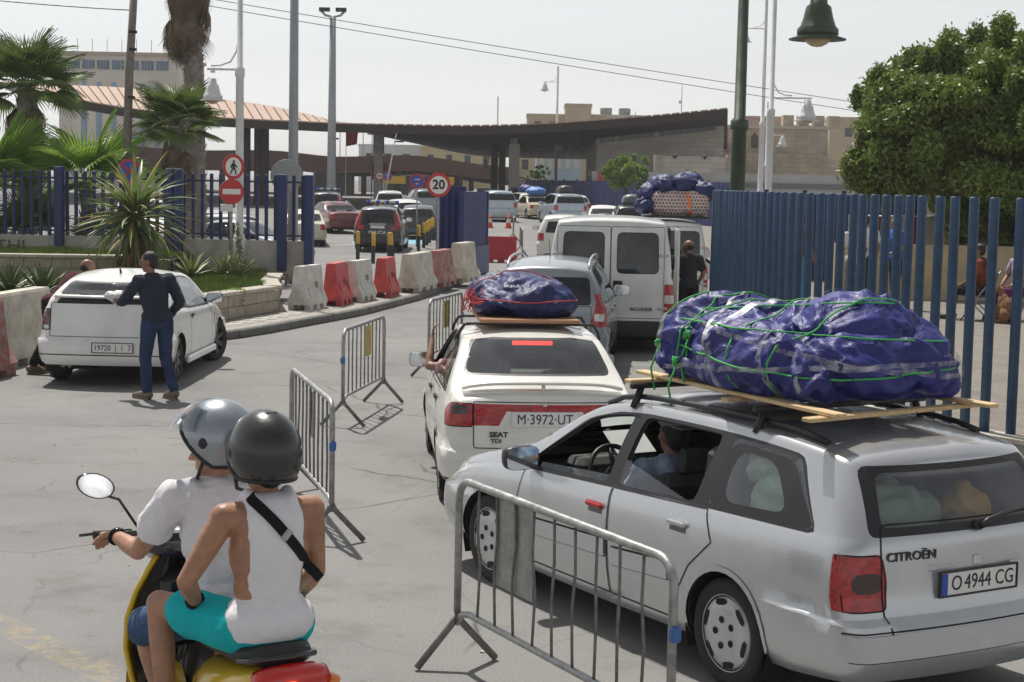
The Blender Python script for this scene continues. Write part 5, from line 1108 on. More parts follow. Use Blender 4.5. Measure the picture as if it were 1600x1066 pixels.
jersey('long white concrete barrier in the middle of the row, first of the concrete ones', -2.22,37.6,kd+.05,CWHITE,1.9,.86,False,'concrete barriers by the gate',name='concrete_barrier',w=.55)
jersey('concrete barrier with worn red paint beside the blue gate', -1.78,39.5,kd+.05,CRED,1.5,.86,False,'concrete barriers by the gate',name='concrete_barrier',w=.55)
jersey('white concrete barrier standing at the foot of the blue gate', -1.28,41.4,kd,CWHITE,1.3,.98,False,'concrete barriers by the gate',name='concrete_barrier',w=.6)
jersey('red concrete barrier at the left edge beside the white hatchback', -6.93,20.75,1.42,CRED,1.3,1.0,False,'concrete barriers by the hatchback',0.,'concrete_barrier',.7)
jersey('white concrete barrier behind the red one at the left edge', -6.98,22.75,1.46,CWHITE,2.0,1.0,False,'concrete barriers by the hatchback',0.,'concrete_barrier',.6)
WRED = M('water_red', (.42,.02,.025), .45, var=.15, scale=4)
jersey('low bright red plastic barrier standing alone beyond the gate', -.42,54,.08,WRED,1.0,.86,False,None,0.,w=.5)
CO, CW = M('cone_orange', (.62,.10,.03), .6), M('cone_white', (.7,.7,.68), .6)
for i, (x, y) in enumerate(((-1.75,86),(-1.25,84),(-.3,84))):
    r = thing('traffic_cone', ('leftmost','middle','rightmost')[i]+' orange traffic cone behind the parked silver off-roader', 'cone', (x,y,zg(y)), 0, 'traffic cones'); m = MB(); m.box((0,0,.02),(.38,.38,.04)); m.lathe([(.16,.04),(.03,.72)], 12, 'z'); m.build('cone_body', CO, r); m = MB(); m.lathe([(.118,.3),(.082,.46)], 12, 'z', cap=False); m.build('reflective_band', CW, r)
def crowd_barrier(label, a, b, h=1.04, plate_=None, name='crowd_barrier', nb=9, z=0.):
    a, b = Vector((*a,0)), Vector((*b,0)); L_ = (b-a).length; t = (b-a)/L_; r = thing(name, label, 'barrier', (a.x,a.y,z), atan2(t.y,t.x), 'steel crowd barriers'); R_ = .12; tr = .021; P = []
    P.append((0,0,.27))
    for k in range(6): q = k/5*pi/2; P.append((R_-R_*cos(q),0,h-R_+R_*sin(q)))
    for k in range(6): q = k/5*pi/2; P.append((L_-R_+R_*sin(q),0,h-R_+R_*cos(q)))
    P.append((L_,0,.27)); m = MB(); m.tube(P, tr, 10); m.build('frame', GALV, r)
    m = MB(); m.tube([(0,0,.24),(.06,0,.30),(.14,0,.32),(L_-.14,0,.32),(L_-.06,0,.30),(L_,0,.24)], .019, 8); m.build('lower_rail', GALV, r)
    rr = random.Random(int(a.x*100)+5)
    for i in range(nb):
        x = .14+(L_-.28)*(i+.5)/nb; bd = rr.uniform(-.012,.012); m = MB(); m.tube([(x,0,.32),(x+bd,bd*.5,.6),(x-bd,0,.8),(x,0,h-.01)], .0085, 6); m.build('bar', GALVD, r)
    for x in (0,L_):
        for sy in (-1,1): m = MB(); m.tube([(x,0,.30),(x,sy*.03,.24),(x,sy*.24,.015)], .02, 8); m.build('foot', GALVD, r)
    m = MB(); m.box((L_+.02,0,.72),(.035,.05,.07),bev=.008); m.build('hook', M('hook_blue', (.04,.13,.36), .5), r)
    if plate_: x, w, z0, z1, mt_ = plate_; m = MB(); m.box((x,.012,(z0+z1)/2),(w,.004,z1-z0)); m.build('info_plate', mt_, r)
    return r
IPG = M('plate_grey', (.30,.30,.29), .6, .2, var=.3, scale=12); IPY = M('plate_ochre', (.5,.36,.08), .6, var=.3, scale=12)
crowd_barrier('steel crowd barrier in front, right beside the silver estate car', (-.27,8.76), (.72,6.91), plate_=(.62,.40,.55,1.02,IPG))
crowd_barrier('steel crowd barrier between the scooter and the white saloon car', (-1.86,13.75), (-1.29,11.72), plate_=(1.05,.3,.62,.98,IPG))
crowd_barrier('steel crowd barrier with an ochre plate standing alone on the road', (-1.52,19.3), (-1.80,17.35), plate_=(.85,.26,.66,1.0,IPY))
crowd_barrier('steel crowd barrier beside the blue bundle on the white saloon', (-1.12,21.9), (-.74,23.7), plate_=(1.0,.3,.6,.98,IPY))
crowd_barrier('distant crowd barrier standing edge-on beyond the red plastic barrier', (.30,57), (.22,60.5), nb=7); crowd_barrier('farthest crowd barrier standing edge-on on the empty lane', (-.02,70), (-.05,72.2), nb=7, z=.12)
# ---------------------------------------------------------------- remeshed shapes: bundles and people
def remesh(mb, voxel, it=6, fac=.5):
    me = mb.mesh('tmp'); o = bpy.data.objects.new('tmp', me)
    r = o.modifiers.new('r', 'REMESH'); r.mode = 'VOXEL'; r.voxel_size = voxel; r.use_smooth_shade = True
    s = o.modifiers.new('s', 'SMOOTH'); s.iterations = it; s.factor = fac
    out = evaluate(o)
    bpy.data.objects.remove(o); bpy.data.meshes.remove(me); out.materials.clear()
    out.polygons.foreach_set('use_smooth', [True]*len(out.polygons)); return out
def cap(m, p0, p1, r0, r1, n=12):
    m.tube([p0, p1], [r0, r1], n); m.ell(p0, (r0,)*3, n, 8); m.ell(p1, (r1,)*3, n, 8); return m
def chain(m, P, R):
    for a, b, r0, r1 in zip(P, P[1:], R, R[1:]): cap(m, a, b, r0, r1)
def tarpmat(name, c1, c2):
    m, n, l, b = nodes(name); tc = n.new('ShaderNodeTexCoord'); h = None
    for sc, st in ((4.,.7),(10.,.22)):
        z = n.new('ShaderNodeTexNoise'); z.inputs['Scale'].default_value = sc; z.inputs['Detail'].default_value = 3; z.inputs['Distortion'].default_value = 1.6; l.new(tc.outputs['Object'], z.inputs['Vector'])
        s1 = n.new('ShaderNodeMath'); s1.operation = 'SUBTRACT'; s1.inputs[1].default_value = .5; l.new(z.outputs['Fac'], s1.inputs[0]); a1 = n.new('ShaderNodeMath'); a1.operation = 'ABSOLUTE'; l.new(s1.outputs[0], a1.inputs[0])
        k = n.new('ShaderNodeMath'); k.operation = 'MULTIPLY_ADD'; k.inputs[1].default_value = -st; l.new(a1.outputs[0], k.inputs[0])
        if h is None: k.inputs[2].default_value = .5
        else: l.new(h, k.inputs[2])
        h = k.outputs[0]
    bp = n.new('ShaderNodeBump'); bp.inputs['Strength'].default_value = .6; bp.inputs['Distance'].default_value = .06; l.new(h, bp.inputs['Height']); l.new(bp.outputs[0], b.inputs['Normal'])
    z = n.new('ShaderNodeTexNoise'); z.inputs['Scale'].default_value = 4; l.new(tc.outputs['Object'], z.inputs['Vector']); r = n.new('ShaderNodeValToRGB'); r.color_ramp.elements[0].position = .35; r.color_ramp.elements[1].position = .65; r.color_ramp.elements[0].color = (*c2,1); r.color_ramp.elements[1].color = (*c1,1); l.new(z.outputs['Fac'], r.inputs[0]); l.new(r.outputs[0], b.inputs['Base Color'])
    b.inputs['Roughness'].default_value = .5; b.inputs['Specular IOR Level'].default_value = .45; return m
TARP = tarpmat('tarp_blue', (.025,.031,.20), (.016,.019,.135)); TARP2 = tarpmat('tarp_bright', (.05,.22,.55), (.03,.15,.42))
TARP3 = tarpmat('tarp_navy', (.022,.034,.14), (.013,.02,.085)); GROPE = M('rope_green', (.05,.40,.08), .7, var=.15, scale=40); RROPE = M('rope_red', (.5,.05,.06), .6); WRAP = None
def wrapmat():
    m, n, l, b = nodes('cling_wrap'); n.clear(); t = n.new('ShaderNodeBsdfTransparent'); g = n.new('ShaderNodeBsdfGlossy'); g.inputs['Roughness'].default_value = .45; d = n.new('ShaderNodeBsdfDiffuse'); d.inputs[0].default_value = (.7,.7,.72,1)
    tc = n.new('ShaderNodeTexCoord'); z = n.new('ShaderNodeTexNoise'); z.inputs['Scale'].default_value = 14; z.inputs['Detail'].default_value = 5; l.new(tc.outputs['Object'], z.inputs['Vector'])
    x = n.new('ShaderNodeMixShader'); x.inputs[0].default_value = .5; l.new(g.outputs[0], x.inputs[1]); l.new(d.outputs[0], x.inputs[2]); r = n.new('ShaderNodeMapRange'); r.inputs[1].default_value = .35; r.inputs[2].default_value = .75; r.inputs[3].default_value = .05; r.inputs[4].default_value = .5; l.new(z.outputs['Fac'], r.inputs[0])
    y = n.new('ShaderNodeMixShader'); l.new(r.outputs[0], y.inputs[0]); l.new(t.outputs[0], y.inputs[1]); l.new(x.outputs[0], y.inputs[2]); o = n.new('ShaderNodeOutputMaterial'); l.new(y.outputs[0], o.inputs[0]); return m
WRAP = wrapmat()
def displace(me, f, zmin=None):
    n = len(me.vertices); co = np.empty(n*3, np.float32); no = np.empty(n*3, np.float32); me.vertices.foreach_get('co', co); me.vertices.foreach_get('normal', no)
    co = co.reshape(-1,3); no = no.reshape(-1,3); a = np.array([f(Vector(p)) for p in co.tolist()], np.float32); co = co+no*a[:,None]
    if zmin is not None: co[:,2] = np.where(co[:,2] < zmin, zmin+(co[:,2]-zmin)*.1, co[:,2])
    me.vertices.foreach_set('co', co.ravel()); me.update(); return me
def bundle(mb, voxel, amp=1., seed=0, it=5, zmin=None):
    me = remesh(mb, voxel, it); off = Vector((seed*7.3, seed*3.1, seed*1.7))
    def f(p):
        q = Vector((p.x*1.1, p.y*1.1, p.z*1.6))+off
        w = Vector((noise.noise(q*2.1), noise.noise(q*2.1+Vector((9,2,5))), noise.noise(q*2.1+Vector((3,8,1)))))*.35; q = q+w
        a = noise.noise(q*2.2)*.05 + (.45-abs(noise.noise(q*3.2+Vector((4,1,7)))))*.085 + (.32-abs(noise.noise(Vector((q.x*6.5,q.y*6.5,q.z*3.))+off)))*.055 + (.3-abs(noise.noise(Vector((q.x*6,q.y*13,q.z*11))+off)))*.026 + noise.noise(q*19)*.004
        return a*amp
    return displace(me, f, zmin)
def bvh_of(me): return BVHTree.FromPolygons([v.co for v in me.vertices], [tuple(p.vertices) for p in me.polygons])
def loop_on(bv, c, u, v, rad=.011, mat=None, parent=None, name='rope', t0=0., t1=2*pi, n=70, flat=0., jit=0., seed=0):
    """rope or band lying on a bundle where a plane cuts it"""
    c, u, v = Vector(c), Vector(u).normalized(), Vector(v).normalized(); P = []; rr = random.Random(seed)
    for k in range(n):
        t = t0+(t1-t0)*k/(n-1); d = u*cos(t)+v*sin(t); h = bv.ray_cast(c+d*4, -d)
        if h[0] is not None: P.append((h[0]+h[1]*(rad if not flat else .004), h[1]))
    if len(P) < 3: return None
    Q = [p for p, _ in P]; S_ = []                     # taut: pull towards the convex side
    for it in range(3): Q = [Q[0]]+[(Q[i-1]+Q[i]*2+Q[i+1])/4 + P[i][1]*.0035 for i in range(1,len(Q)-1)]+[Q[-1]]
    m = MB()
    if not flat: m.tube(Q, rad, 6)
    else:
        w = u.cross(v).normalized()*flat/2; V = []
        for p, (_, n_) in zip(Q, P): V += [p+n_*.006+w, p+n_*.006-w]
        m.add(V, [(2*i,2*i+1,2*i+3,2*i+2) for i in range(len(Q)-1)], True)
    return m.build(name, mat, parent)
WOOD = M('pine_slat', (.60,.44,.24), .75, var=.25, scale=4, stretch=(1,9,9), bump=.15, bscale=30); PLY = M('plywood', (.36,.19,.11), .7, var=.2, scale=5, stretch=(6,1,6))
XM = Matrix.Translation((XROOT[0],XROOT[1],0)) @ Matrix.Rotation(XROT,4,'Z')
# -- the big roof bundle
b = thing('tarp_bundle', 'huge blue plastic bundle tied with green rope on the silver estate car roof', 'luggage', (XROOT[0],XROOT[1],1.515), XROT)
m = MB(); m.box((1.40,.0,.11),(1.62,1.10,.20),bev=.09)
for c, r_ in (((1.45,0,.20),(.78,.56,.22)),((1.02,-.10,.30),(.34,.40,.24)),((1.30,-.05,.26),(.36,.42,.21)),((2.05,.02,.24),(.30,.50,.22)),((1.72,.10,.26),(.36,.42,.20)),((.80,.02,.17),(.26,.52,.18)),((1.35,.38,.18),(.58,.24,.20)),((.92,-.38,.20),(.34,.24,.20)),((2.10,-.28,.18),(.24,.30,.20)),((.72,-.3,.2),(.2,.26,.15)),((1.55,-.25,.30),(.25,.25,.16))): m.ell(c, r_, 18, 12)
m.v = [((x-1.45)*.90+1.47, y*.92, z*.97) for x, y, z in m.v]; bme = bundle(m, .016, 1.0, 2, 4, .015); link('tarp', bme, TARP, b); bv = bvh_of(bme)
for i, (c, u, v, kw) in enumerate([((1.35,0,.30),(0,1,0),(.12,0,1),{}),((1.0,0,.30),(0,1,0),(-.25,0,1),{}),((1.9,0,.28),(0,1,0),(.3,0,1),{}),((1.35,0,.33),(1,.06,.0),(0,1,.05),{}),((1.3,.0,.20),(1,0,.06),(0,1,-.05),{}),((1.5,0,.45),(1,.3,-.10),(-.3,1,0.05),{}),((1.7,0,.3),(.5,1,0),(.0,.1,1),{}),((2.2,0,.25),(0,1,0),(-.5,0,1),{})]):
    loop_on(bv, c, u, v, .0052, GROPE, b, 'green_rope', seed=i)
for i, (c, u, v) in enumerate([((1.12,0,.3),(.0,1,0),(.35,0,1)),((1.55,0,.3),(0,1,0),(.4,0,1)),((1.62,0,.3),(0,1,0),(-.3,0,1)),((.8,0,.25),(.2,1,0),(.5,0,1)),((2.1,0,.3),(.1,1,0),(.2,0,1)),((1.3,0,.26),(1,0,.12),(0,1,.1)),((1.3,0,.15),(1,0,-.08),(0,1,0)),((.9,0,.4),(.7,1,0),(.2,-.2,1)),((1.9,0,.2),(-.6,1,0),(.1,.2,1))]):
    loop_on(bv, c, u, v, .0, WRAP, b, 'cling_wrap', flat=.05 if i < 5 else .028, n=90)
for (x, y, z) in ((1.9,.60,.12),(2.15,.52,.2),(1.85,.58,.28)):
    m = MB(); rr = random.Random(int(x*50)); h_ = bv.ray_cast(Vector((x,3,z)), Vector((0,-1,0)))[0] or Vector((x,y,z))
    for k in range(3): m.tube([h_+Vector((rr.uniform(-.03,.03),.012+rr.uniform(0,.02),rr.uniform(-.03,.03))) for _ in range(5)], .008, 5)
    m.tube([h_, h_+Vector((.05,.03,-.15)), h_+Vector((.02,.02,-.28))], .007, 5); m.build('knot', GROPE, b)
for i, (c, d_, rz, lb) in enumerate([((1.43,.50,-.0),(2.0,.075,.022),-.08,'pine slat under the left side of the big blue bundle'),((1.40,-.52,-.0),(2.0,.075,.022),.03,'pine slat under the far side of the big blue bundle'),((.52,.02,-.026),(.07,1.34,.022),.08,'pine slat across the rear under the big blue bundle'),((1.3,.0,-.026),(.07,1.2,.022),0,'pine slat across the middle under the big blue bundle'),((2.25,.05,-.026),(.07,1.15,.022),-.05,'pine slat across the front under the big blue bundle')]):
    m = MB(); m.box((0,0,0),d_,bev=.004); q = XM @ Vector(((c[0]-1.4)*.93+1.42,c[1]*.92,1.512+c[2])); tag(m.build('wood_slat', WOOD, None, q, (0,0,XROT+rz)), lb, 'slat', 'slats under the big bundle')
# -- bundle on the white saloon
b = thing('tarp_bundle', 'smaller blue plastic bundle tied with red cord on the white saloon roof', 'luggage', (SROOT[0],SROOT[1],1.475), SROT)
m = MB(); m.box((2.0,.04,.14),(1.1,.86,.24),bev=.1)
for c, r_ in (((1.75,-.02,.20),(.34,.46,.22)),((2.05,.02,.22),(.5,.48,.22)),((2.3,.1,.22),(.3,.42,.2)),((1.62,-.2,.16),(.22,.26,.18)),((1.8,.25,.2),(.3,.2,.16))): m.ell(c, r_, 16, 10)
m.v = [((x-2)*.9+1.95, y*.92, z*.78) for x, y, z in m.v]; sme = bundle(m, .018, .75, 5, 5, .0); link('tarp', sme, TARP3, b); sv = bvh_of(sme)
loop_on(sv, (2.0,0,.16), (1,0,.03), (0,1,0), .006, RROPE, b, 'red_cord'); loop_on(sv, (1.9,.2,.2), (0,1,0), (.5,0,1), .005, RROPE, b, 'red_cord')
for k in range(7):
    rr = random.Random(k); m = MB(); y0 = .38+.04*k; p = sv.ray_cast(Vector((0,min(y0,.46),.12)), Vector((1,0,0)))[0] or Vector((1.5,.45,.1)); m.tube([p+Vector((-.01,.01,.0))+Vector((rr.uniform(-.03,.0),rr.uniform(-.06,.10),rr.uniform(-.1,.14))) for _ in range(6)], .006, 5); m.build('cord_tangle', RROPE, b)
m = MB(); m.box((1.80,0,1.462),(1.05,.86,.032),bev=.004); tag(m.build('plywood_board', PLY, None, (SROOT[0],SROOT[1],0), (0,0,SROT)), 'reddish plywood board lying across the white saloon roof bars', 'board')
# -- load on the second van
b = thing('roof_load', 'netted roof load under crumpled blue plastic on the far white van', 'luggage', (3.2,32.3,2.0), atan2(.998,.05)); b.scale = (.88,.88,.88)
m = MB(); m.box((.95,0,.03),(1.7,1.5,.05)); m.build('roof_rack', BLACK, b); m = MB(); m.box((.85,-.05,.35),(1.3,1.35,.55),bev=.15); nme = bundle(m, .04, .8, 3, 4); NET = brickmat('net', (.30,.11,.13), (.26,.10,.12), (.62,.56,.52), .075, .075, msize=.016, axis='yz', var=.2); link('netted_goods', nme, NET, b)
for i, (x, y, z, r_) in enumerate(((.6,-.58,.62,.30),(.6,-.15,.76,.30),(.6,.25,.74,.28),(.6,.62,.55,.27),(1.1,-.3,.74,.34),(1.1,.3,.70,.34),(.35,.70,.30,.22))): m = MB(); m.ell((x,y,z),(r_*1.3,r_,r_*.8),14,9); link('plastic_sack', bundle(m, .035, .9, 10+i, 3), TARP3, b)
nv = bvh_of(nme); loop_on(nv, (.85,-.28,.3), (1,0,0), (0,.06,1), 0, M('strap_orange', (.8,.2,.04), .6), b, 'orange_strap', flat=.07)
# ---------------------------------------------------------------- people
SKIN = M('skin', (.42,.225,.15), .48, var=.2, scale=16, spec=.4, bump=.15, bscale=120); SKIN2 = M('skin_brown', (.24,.125,.08), .5, var=.1, scale=9); HAIR = M('hair_dark', (.018,.014,.012), .6, var=.4, scale=40, bump=.4)
def cloth(name, rgb, var=.12, **k): return M('cloth_'+name, rgb, k.pop('rough', .85), var=var, scale=k.pop('scale', 6), bump=k.pop('bump', .9), bscale=k.pop('bscale', 8), spec=.2, **k)
def V3(*a): return Vector(a)
def hand(m, w, d, pn, curl=.5, sc=1., side=1):
    """palm, four bent fingers and a thumb; d = pointing direction, pn = palm normal"""
    w, d, pn = Vector(w), Vector(d).normalized(), Vector(pn); pn = (pn-d*pn.dot(d)).normalized(); s = d.cross(pn)*side
    for k in (-1,-.35,.35,1): cap(m, w+d*.012*sc, w+d*.082*sc+s*k*.027*sc, .017*sc, .0125*sc, 8)
    for k, ln in ((-1,.78),(-.35,.95),(.35,1.),(1,.9)):
        p = w+d*.088*sc+s*k*.028*sc; a = d.copy(); r0 = .0098*sc
        for j, l_ in enumerate((.040,.027,.021)):
            a = (a+pn*curl*(.8 if j == 0 else .9)).normalized(); q = p+a*l_*ln*sc; cap(m, p, q, r0, r0*.9, 7); p = q; r0 *= .9
    t0 = w+d*.028*sc+s*.024*sc; t1 = t0+(d*.5+s*.75+pn*.35).normalized()*.042*sc; t2 = t1+(d*.85+s*.2+pn*(.3+curl*.5)).normalized()*.034*sc; chain(m, [t0,t1,t2], [.0135*sc,.0115*sc,.0095*sc])
def headprims(m, c, f, u, sc=1.):
    f, u = Vector(f).normalized(), Vector(u); u = (u-f*u.dot(f)).normalized(); s = u.cross(f); R = Matrix((f, s, u)).transposed(); c = Vector(c); P = lambda a, b, d: c+(f*a+s*b+u*d)*sc
    m.ell(P(-.012,0,.022),(.098*sc,.077*sc,.098*sc),16,12,R); m.ell(P(.028,0,-.045),(.064*sc,.056*sc,.072*sc),14,10,R); m.ell(P(.066,0,-.092),(.022*sc,.026*sc,.02*sc),10,6,R)
    m.ell(P(.078,0,.028),(.02*sc,.052*sc,.014*sc),10,6,R); cap(m, P(.088,0,.018), P(.112,0,-.022), .009*sc, .0145*sc, 8); m.ell(P(.085,0,-.052),(.014*sc,.026*sc,.009*sc),10,6,R); m.ell(P(.083,0,-.066),(.014*sc,.022*sc,.008*sc),10,6,R)
    for k in (-1,1): m.ell(P(.055,k*.042,-.015),(.03*sc,.025*sc,.022*sc),10,6,R); m.ell(P(-.005,k*.079,.0),(.022*sc,.010*sc,.032*sc),10,6,R)
    return R
def person(name, label, loc, rotz, J, look, skin=SKIN, voxel=.0085, shirt=None, sleeve=1.0, trousers=None, leg=1.0, shoes=None, hair=HAIR, bald=False, fat=1., hands=None, parent_z=0., tank=False, tilt=(0,0,1), hem=0., eyes=True, hairlow=False, faceward=(1,0,0)):
    """J: joints in local metres (x forward, y left, z up): pel, che, nek, hed, shL, elL, wrL, hiL, knL, anL ... R"""
    r = thing(name, label, 'person', (loc[0],loc[1],loc[2] if len(loc) > 2 else 0.), rotz); J = {k: Vector(v) for k, v in J.items()}
    up = (J['nek']-J['pel']).normalized(); lat = (J['shL']-J['shR']).normalized(); fw = lat.cross(up).normalized(); hl = (J['hiL']-J['hiR']).normalized(); hf = hl.cross(up).normalized()
    R1 = Matrix((fw, lat, up)).transposed(); R0 = Matrix((hf, hl, up)).transposed(); wst = J['pel']*.45+J['che']*.55
    def torso(m, g=0., w=1., sh=True):
        m.ell(J['pel'],(.118*fat+g,.165+g,.13+g),16,10,R0); m.ell(wst,(.108*fat+g,(.145*w)+g,.15+g),16,10,R1); m.ell(J['che'],(.12*fat+g,.165*w+g,.19+g),16,10,R1)
        m.ell(J['che']+up*.10-fw*.01,(.10+g,.165*w+g,.12+g),16,10,R1)
        if sh:
            for k in 'LR': cap(m, J['nek']-up*.07+lat*(.05 if k == 'L' else -.05), J['sh'+k], .062+g, .058+g)
    m = MB(); torso(m); cap(m, J['nek']-up*.05, J['hed']-Vector(tilt)*.05, .058, .052); headprims(m, J['hed'], look, tilt)
    for k in 'LR':
        el = J['el'+k]; wr = J['wr'+k]; sh = J['sh'+k]; chain(m, [sh, sh*.5+el*.5, el], [.055,.048,.038]); chain(m, [el, el*.65+wr*.35, wr], [.039,.040,.026])
        hd = (hands or {}).get(k, {}); d = hd.get('d', (wr-el)); hand(m, wr, d, hd.get('n', -lat if k == 'L' else lat), hd.get('curl', .35), 1., 1 if k == 'L' else -1)
        hi, kn, an = J['hi'+k], J['kn'+k], J['an'+k]; chain(m, [hi, hi*.5+kn*.5, kn], [.088,.074,.056]); chain(m, [kn, kn*.68+an*.32, an], [.053,.054,.034])
        to = J.get('to'+k, an+hf*.16+Vector((0,0,-.05))); chain(m, [an+Vector((0,0,-.02)), (an+to)*.5+Vector((0,0,-.02)), to], [.038,.034,.026]); m.ell(an-hf*.03-Vector((0,0,.035)),(.035,.03,.03),10,6)
    link('body', remesh(m, voxel, 4, .5), skin, r)
    if shirt:
        m = MB(); torso(m, .016, .82 if tank else 1., not tank); m.ell(J['pel']+up*.01,(.128*fat+.018,.178+.016,.13),16,8,R0)
        if tank:
            for k in 'LR': chain(m, [J['nek']-up*.02-fw*.045+lat*(.075 if k == 'L' else -.075), J['nek']+up*.012+lat*(.085 if k == 'L' else -.085), J['nek']-up*.05+fw*.06+lat*(.08 if k == 'L' else -.08)], [.036,.03,.034]); cap(m, J['nek']-up*.08-fw*.05, J['che']-fw*.02, .06, .11)
        else:
            for k in 'LR':
                sh, el, wr = J['sh'+k], J['el'+k], J['wr'+k]
                if sleeve <= 1: e_ = sh.lerp(el, sleeve); chain(m, [sh, sh.lerp(e_,.5), e_], [.072,.070,.068])
                else: e_ = el.lerp(wr, sleeve-1); chain(m, [sh, el, e_], [.068,.056,.044])
        me = remesh(m, voxel, 12 if tank else 5, .5)
        bmx = bmesh.new(); bmx.from_mesh(me); bmesh.ops.bisect_plane(bmx, geom=bmx.faces[:]+bmx.edges[:]+bmx.verts[:], plane_co=J['pel']+up*(hem-.055), plane_no=up, clear_inner=True); bmx.to_mesh(me); bmx.free()
        displace(me, (lambda p: (.4-abs(noise.noise(Vector((p.x*9,p.y*9,p.z*5)))))*(.0 if tank else .030) + (.3-abs(noise.noise(Vector((p.x*16+p.z*9,p.y*16-p.z*7,p.z*9)))))*(.009*max(0,min(1,(J['pel'].z+.22-p.z)*8)) if tank else .013)))
        link('shirt', me, shirt, r)
    if trousers:
        m = MB(); m.ell(J['pel'],(.128*fat,.178,.135),16,10,R0)
        for k in 'LR':
            hi, kn, an = J['hi'+k], J['kn'+k], J['an'+k]
            if leg <= 1: chain(m, [hi, hi.lerp(kn, leg*.5), hi.lerp(kn, leg)], [.104,.098,.090 if leg > .8 else .098])
            else: chain(m, [hi, hi.lerp(kn,.5), kn, kn.lerp(an, (leg-1)*.5), kn.lerp(an, leg-1)], [.102,.088,.072,.068,.062])
        me = remesh(m, voxel, 5, .5)
        displace(me, (lambda p: (.4-abs(noise.noise(Vector((p.x*8,p.y*8,p.z*6.4)))))*.014))
        link('trousers', me, trousers, r)
    if shoes:
        for k in 'LR':
            an = J['an'+k]; to = J.get('to'+k, an+hf*.16+Vector((0,0,-.05))); m = MB(); d = (to-an); d.z = 0; d.normalize(); chain(m, [an-d*.045+Vector((0,0,-.045)), an+d*.06+Vector((0,0,-.045)), to+d*.02+Vector((0,0,.0))], [.046,.046,.036]); m.box(((an+to)*.5+Vector((0,0,-.075))), (.28,.085,.03), atan2(d.y,d.x), bev=.01); link('shoe', remesh(m, voxel, 3), shoes, r)
    if hair:
        f, u = Vector(look).normalized(), Vector(tilt); u = (u-f*u.dot(f)).normalized(); s = u.cross(f); R = Matrix((f,s,u)).transposed(); m = MB(); c = J['hed']
        if not bald: m.ell(c+u*.035-f*.022,(.099,.083,.096),16,12,R); m.ell(c-f*.05-u*.01,(.062,.076,.08),14,8,R)
        else: m.ell(c-f*.048+u*.004,(.066,.0815,.062),14,8,R)
        me = remesh(m, voxel, 3)
        displace(me, lambda p: noise.noise(p*45)*.004)
        link('hair', me, hair, r)
    if eyes:
        f, u = Vector(look).normalized(), Vector(tilt); u = (u-f*u.dot(f)).normalized(); s = u.cross(f)
        for k in (-1,1): m = MB(); m.ell(J['hed']+f*.083+s*k*.032+u*.008,(.0095,.012,.008),10,6,Matrix((f,s,u)).transposed()); m.build('eye', M('eye_dark', (.04,.03,.028), .2), r)
    return r
NAVY = cloth('navy', (.030,.036,.056)); DENIM = cloth('denim', (.028,.045,.10), .35); MAROON = cloth('maroon', (.07,.018,.025)); BLKC = cloth('black', (.014,.014,.016)); WHT = cloth('white', (.74,.73,.76), .04); SHOEB = M('shoe_brown', (.17,.12,.08), .6); SHOEK = M('shoe_black', (.02,.02,.02), .5)
# man in navy sweater behind the hatchback, carrying a plastic bag; faces left
Jm = dict(pel=(.0,0,.96), che=(.07,0,1.26), nek=(.10,0,1.47), hed=(.16,.0,1.62), shL=(.12,.2,1.40), shR=(.04,-.2,1.41), elL=(.30,.26,1.16), wrL=(.52,.14,1.13), elR=(-.10,-.25,1.15), wrR=(.08,-.22,.96), hiL=(.02,.1,.92), hiR=(-.02,-.1,.92), knL=(.10,.10,.50), knR=(-.02,-.10,.50), anL=(.06,.11,.10), anR=(-.18,-.10,.12), toL=(.24,.13,.035), toR=(-.02,-.12,.035))
mn = person('person', 'man in navy sweater and jeans holding a clear bag behind the white hatchback', (-4.2,19.25), 2.45, Jm, (.75,.55,-.15), SKIN2, .010, NAVY, 1.92, DENIM, 1.95, SHOEB, hands={'L': dict(d=(.8,.2,.1), n=(0,-1,0), curl=.6)})
m = MB(); m.ell((0,0,0),(.13,.09,.075),14,10); m.ell((.07,.02,.02),(.08,.07,.06),12,8); me = bundle(m, .014, .5, 8, 2); wp = Matrix.Translation((-4.2,19.25,0)) @ Matrix.Rotation(2.45,4,'Z') @ Vector((.66,.10,1.17)); tag(link('plastic_bag', me, M('bag_clear', (.72,.70,.70), .3, trans=.25, bump=.5, bscale=25), None, wp, (0,0,2.45)), 'crumpled translucent plastic bag in the hand of the man in navy', 'bag')
# man in maroon pushing at the far side of the hatchback
Jp = dict(pel=(.0,0,.90), che=(.26,0,1.14), nek=(.42,0,1.28), hed=(.53,.0,1.38), shL=(.36,.2,1.22), shR=(.36,-.2,1.22), elL=(.55,.24,1.02), wrL=(.72,.18,1.06), elR=(.50,-.24,1.0), wrR=(.70,-.16,1.02), hiL=(0,.1,.88), hiR=(-.02,-.1,.86), knL=(.04,.1,.48), knR=(-.12,-.1,.48), anL=(-.10,.1,.10), anR=(-.34,-.1,.12), toL=(.06,.1,.04), toR=(-.20,-.1,.04))
person('person', 'balding man in a maroon top leaning on the far side of the white hatchback', (-6.14,21.7), .75, Jp, (.9,-.2,-.1), SKIN2, .011, MAROON, 1.9, BLKC, 1.9, SHOEB, bald=True)
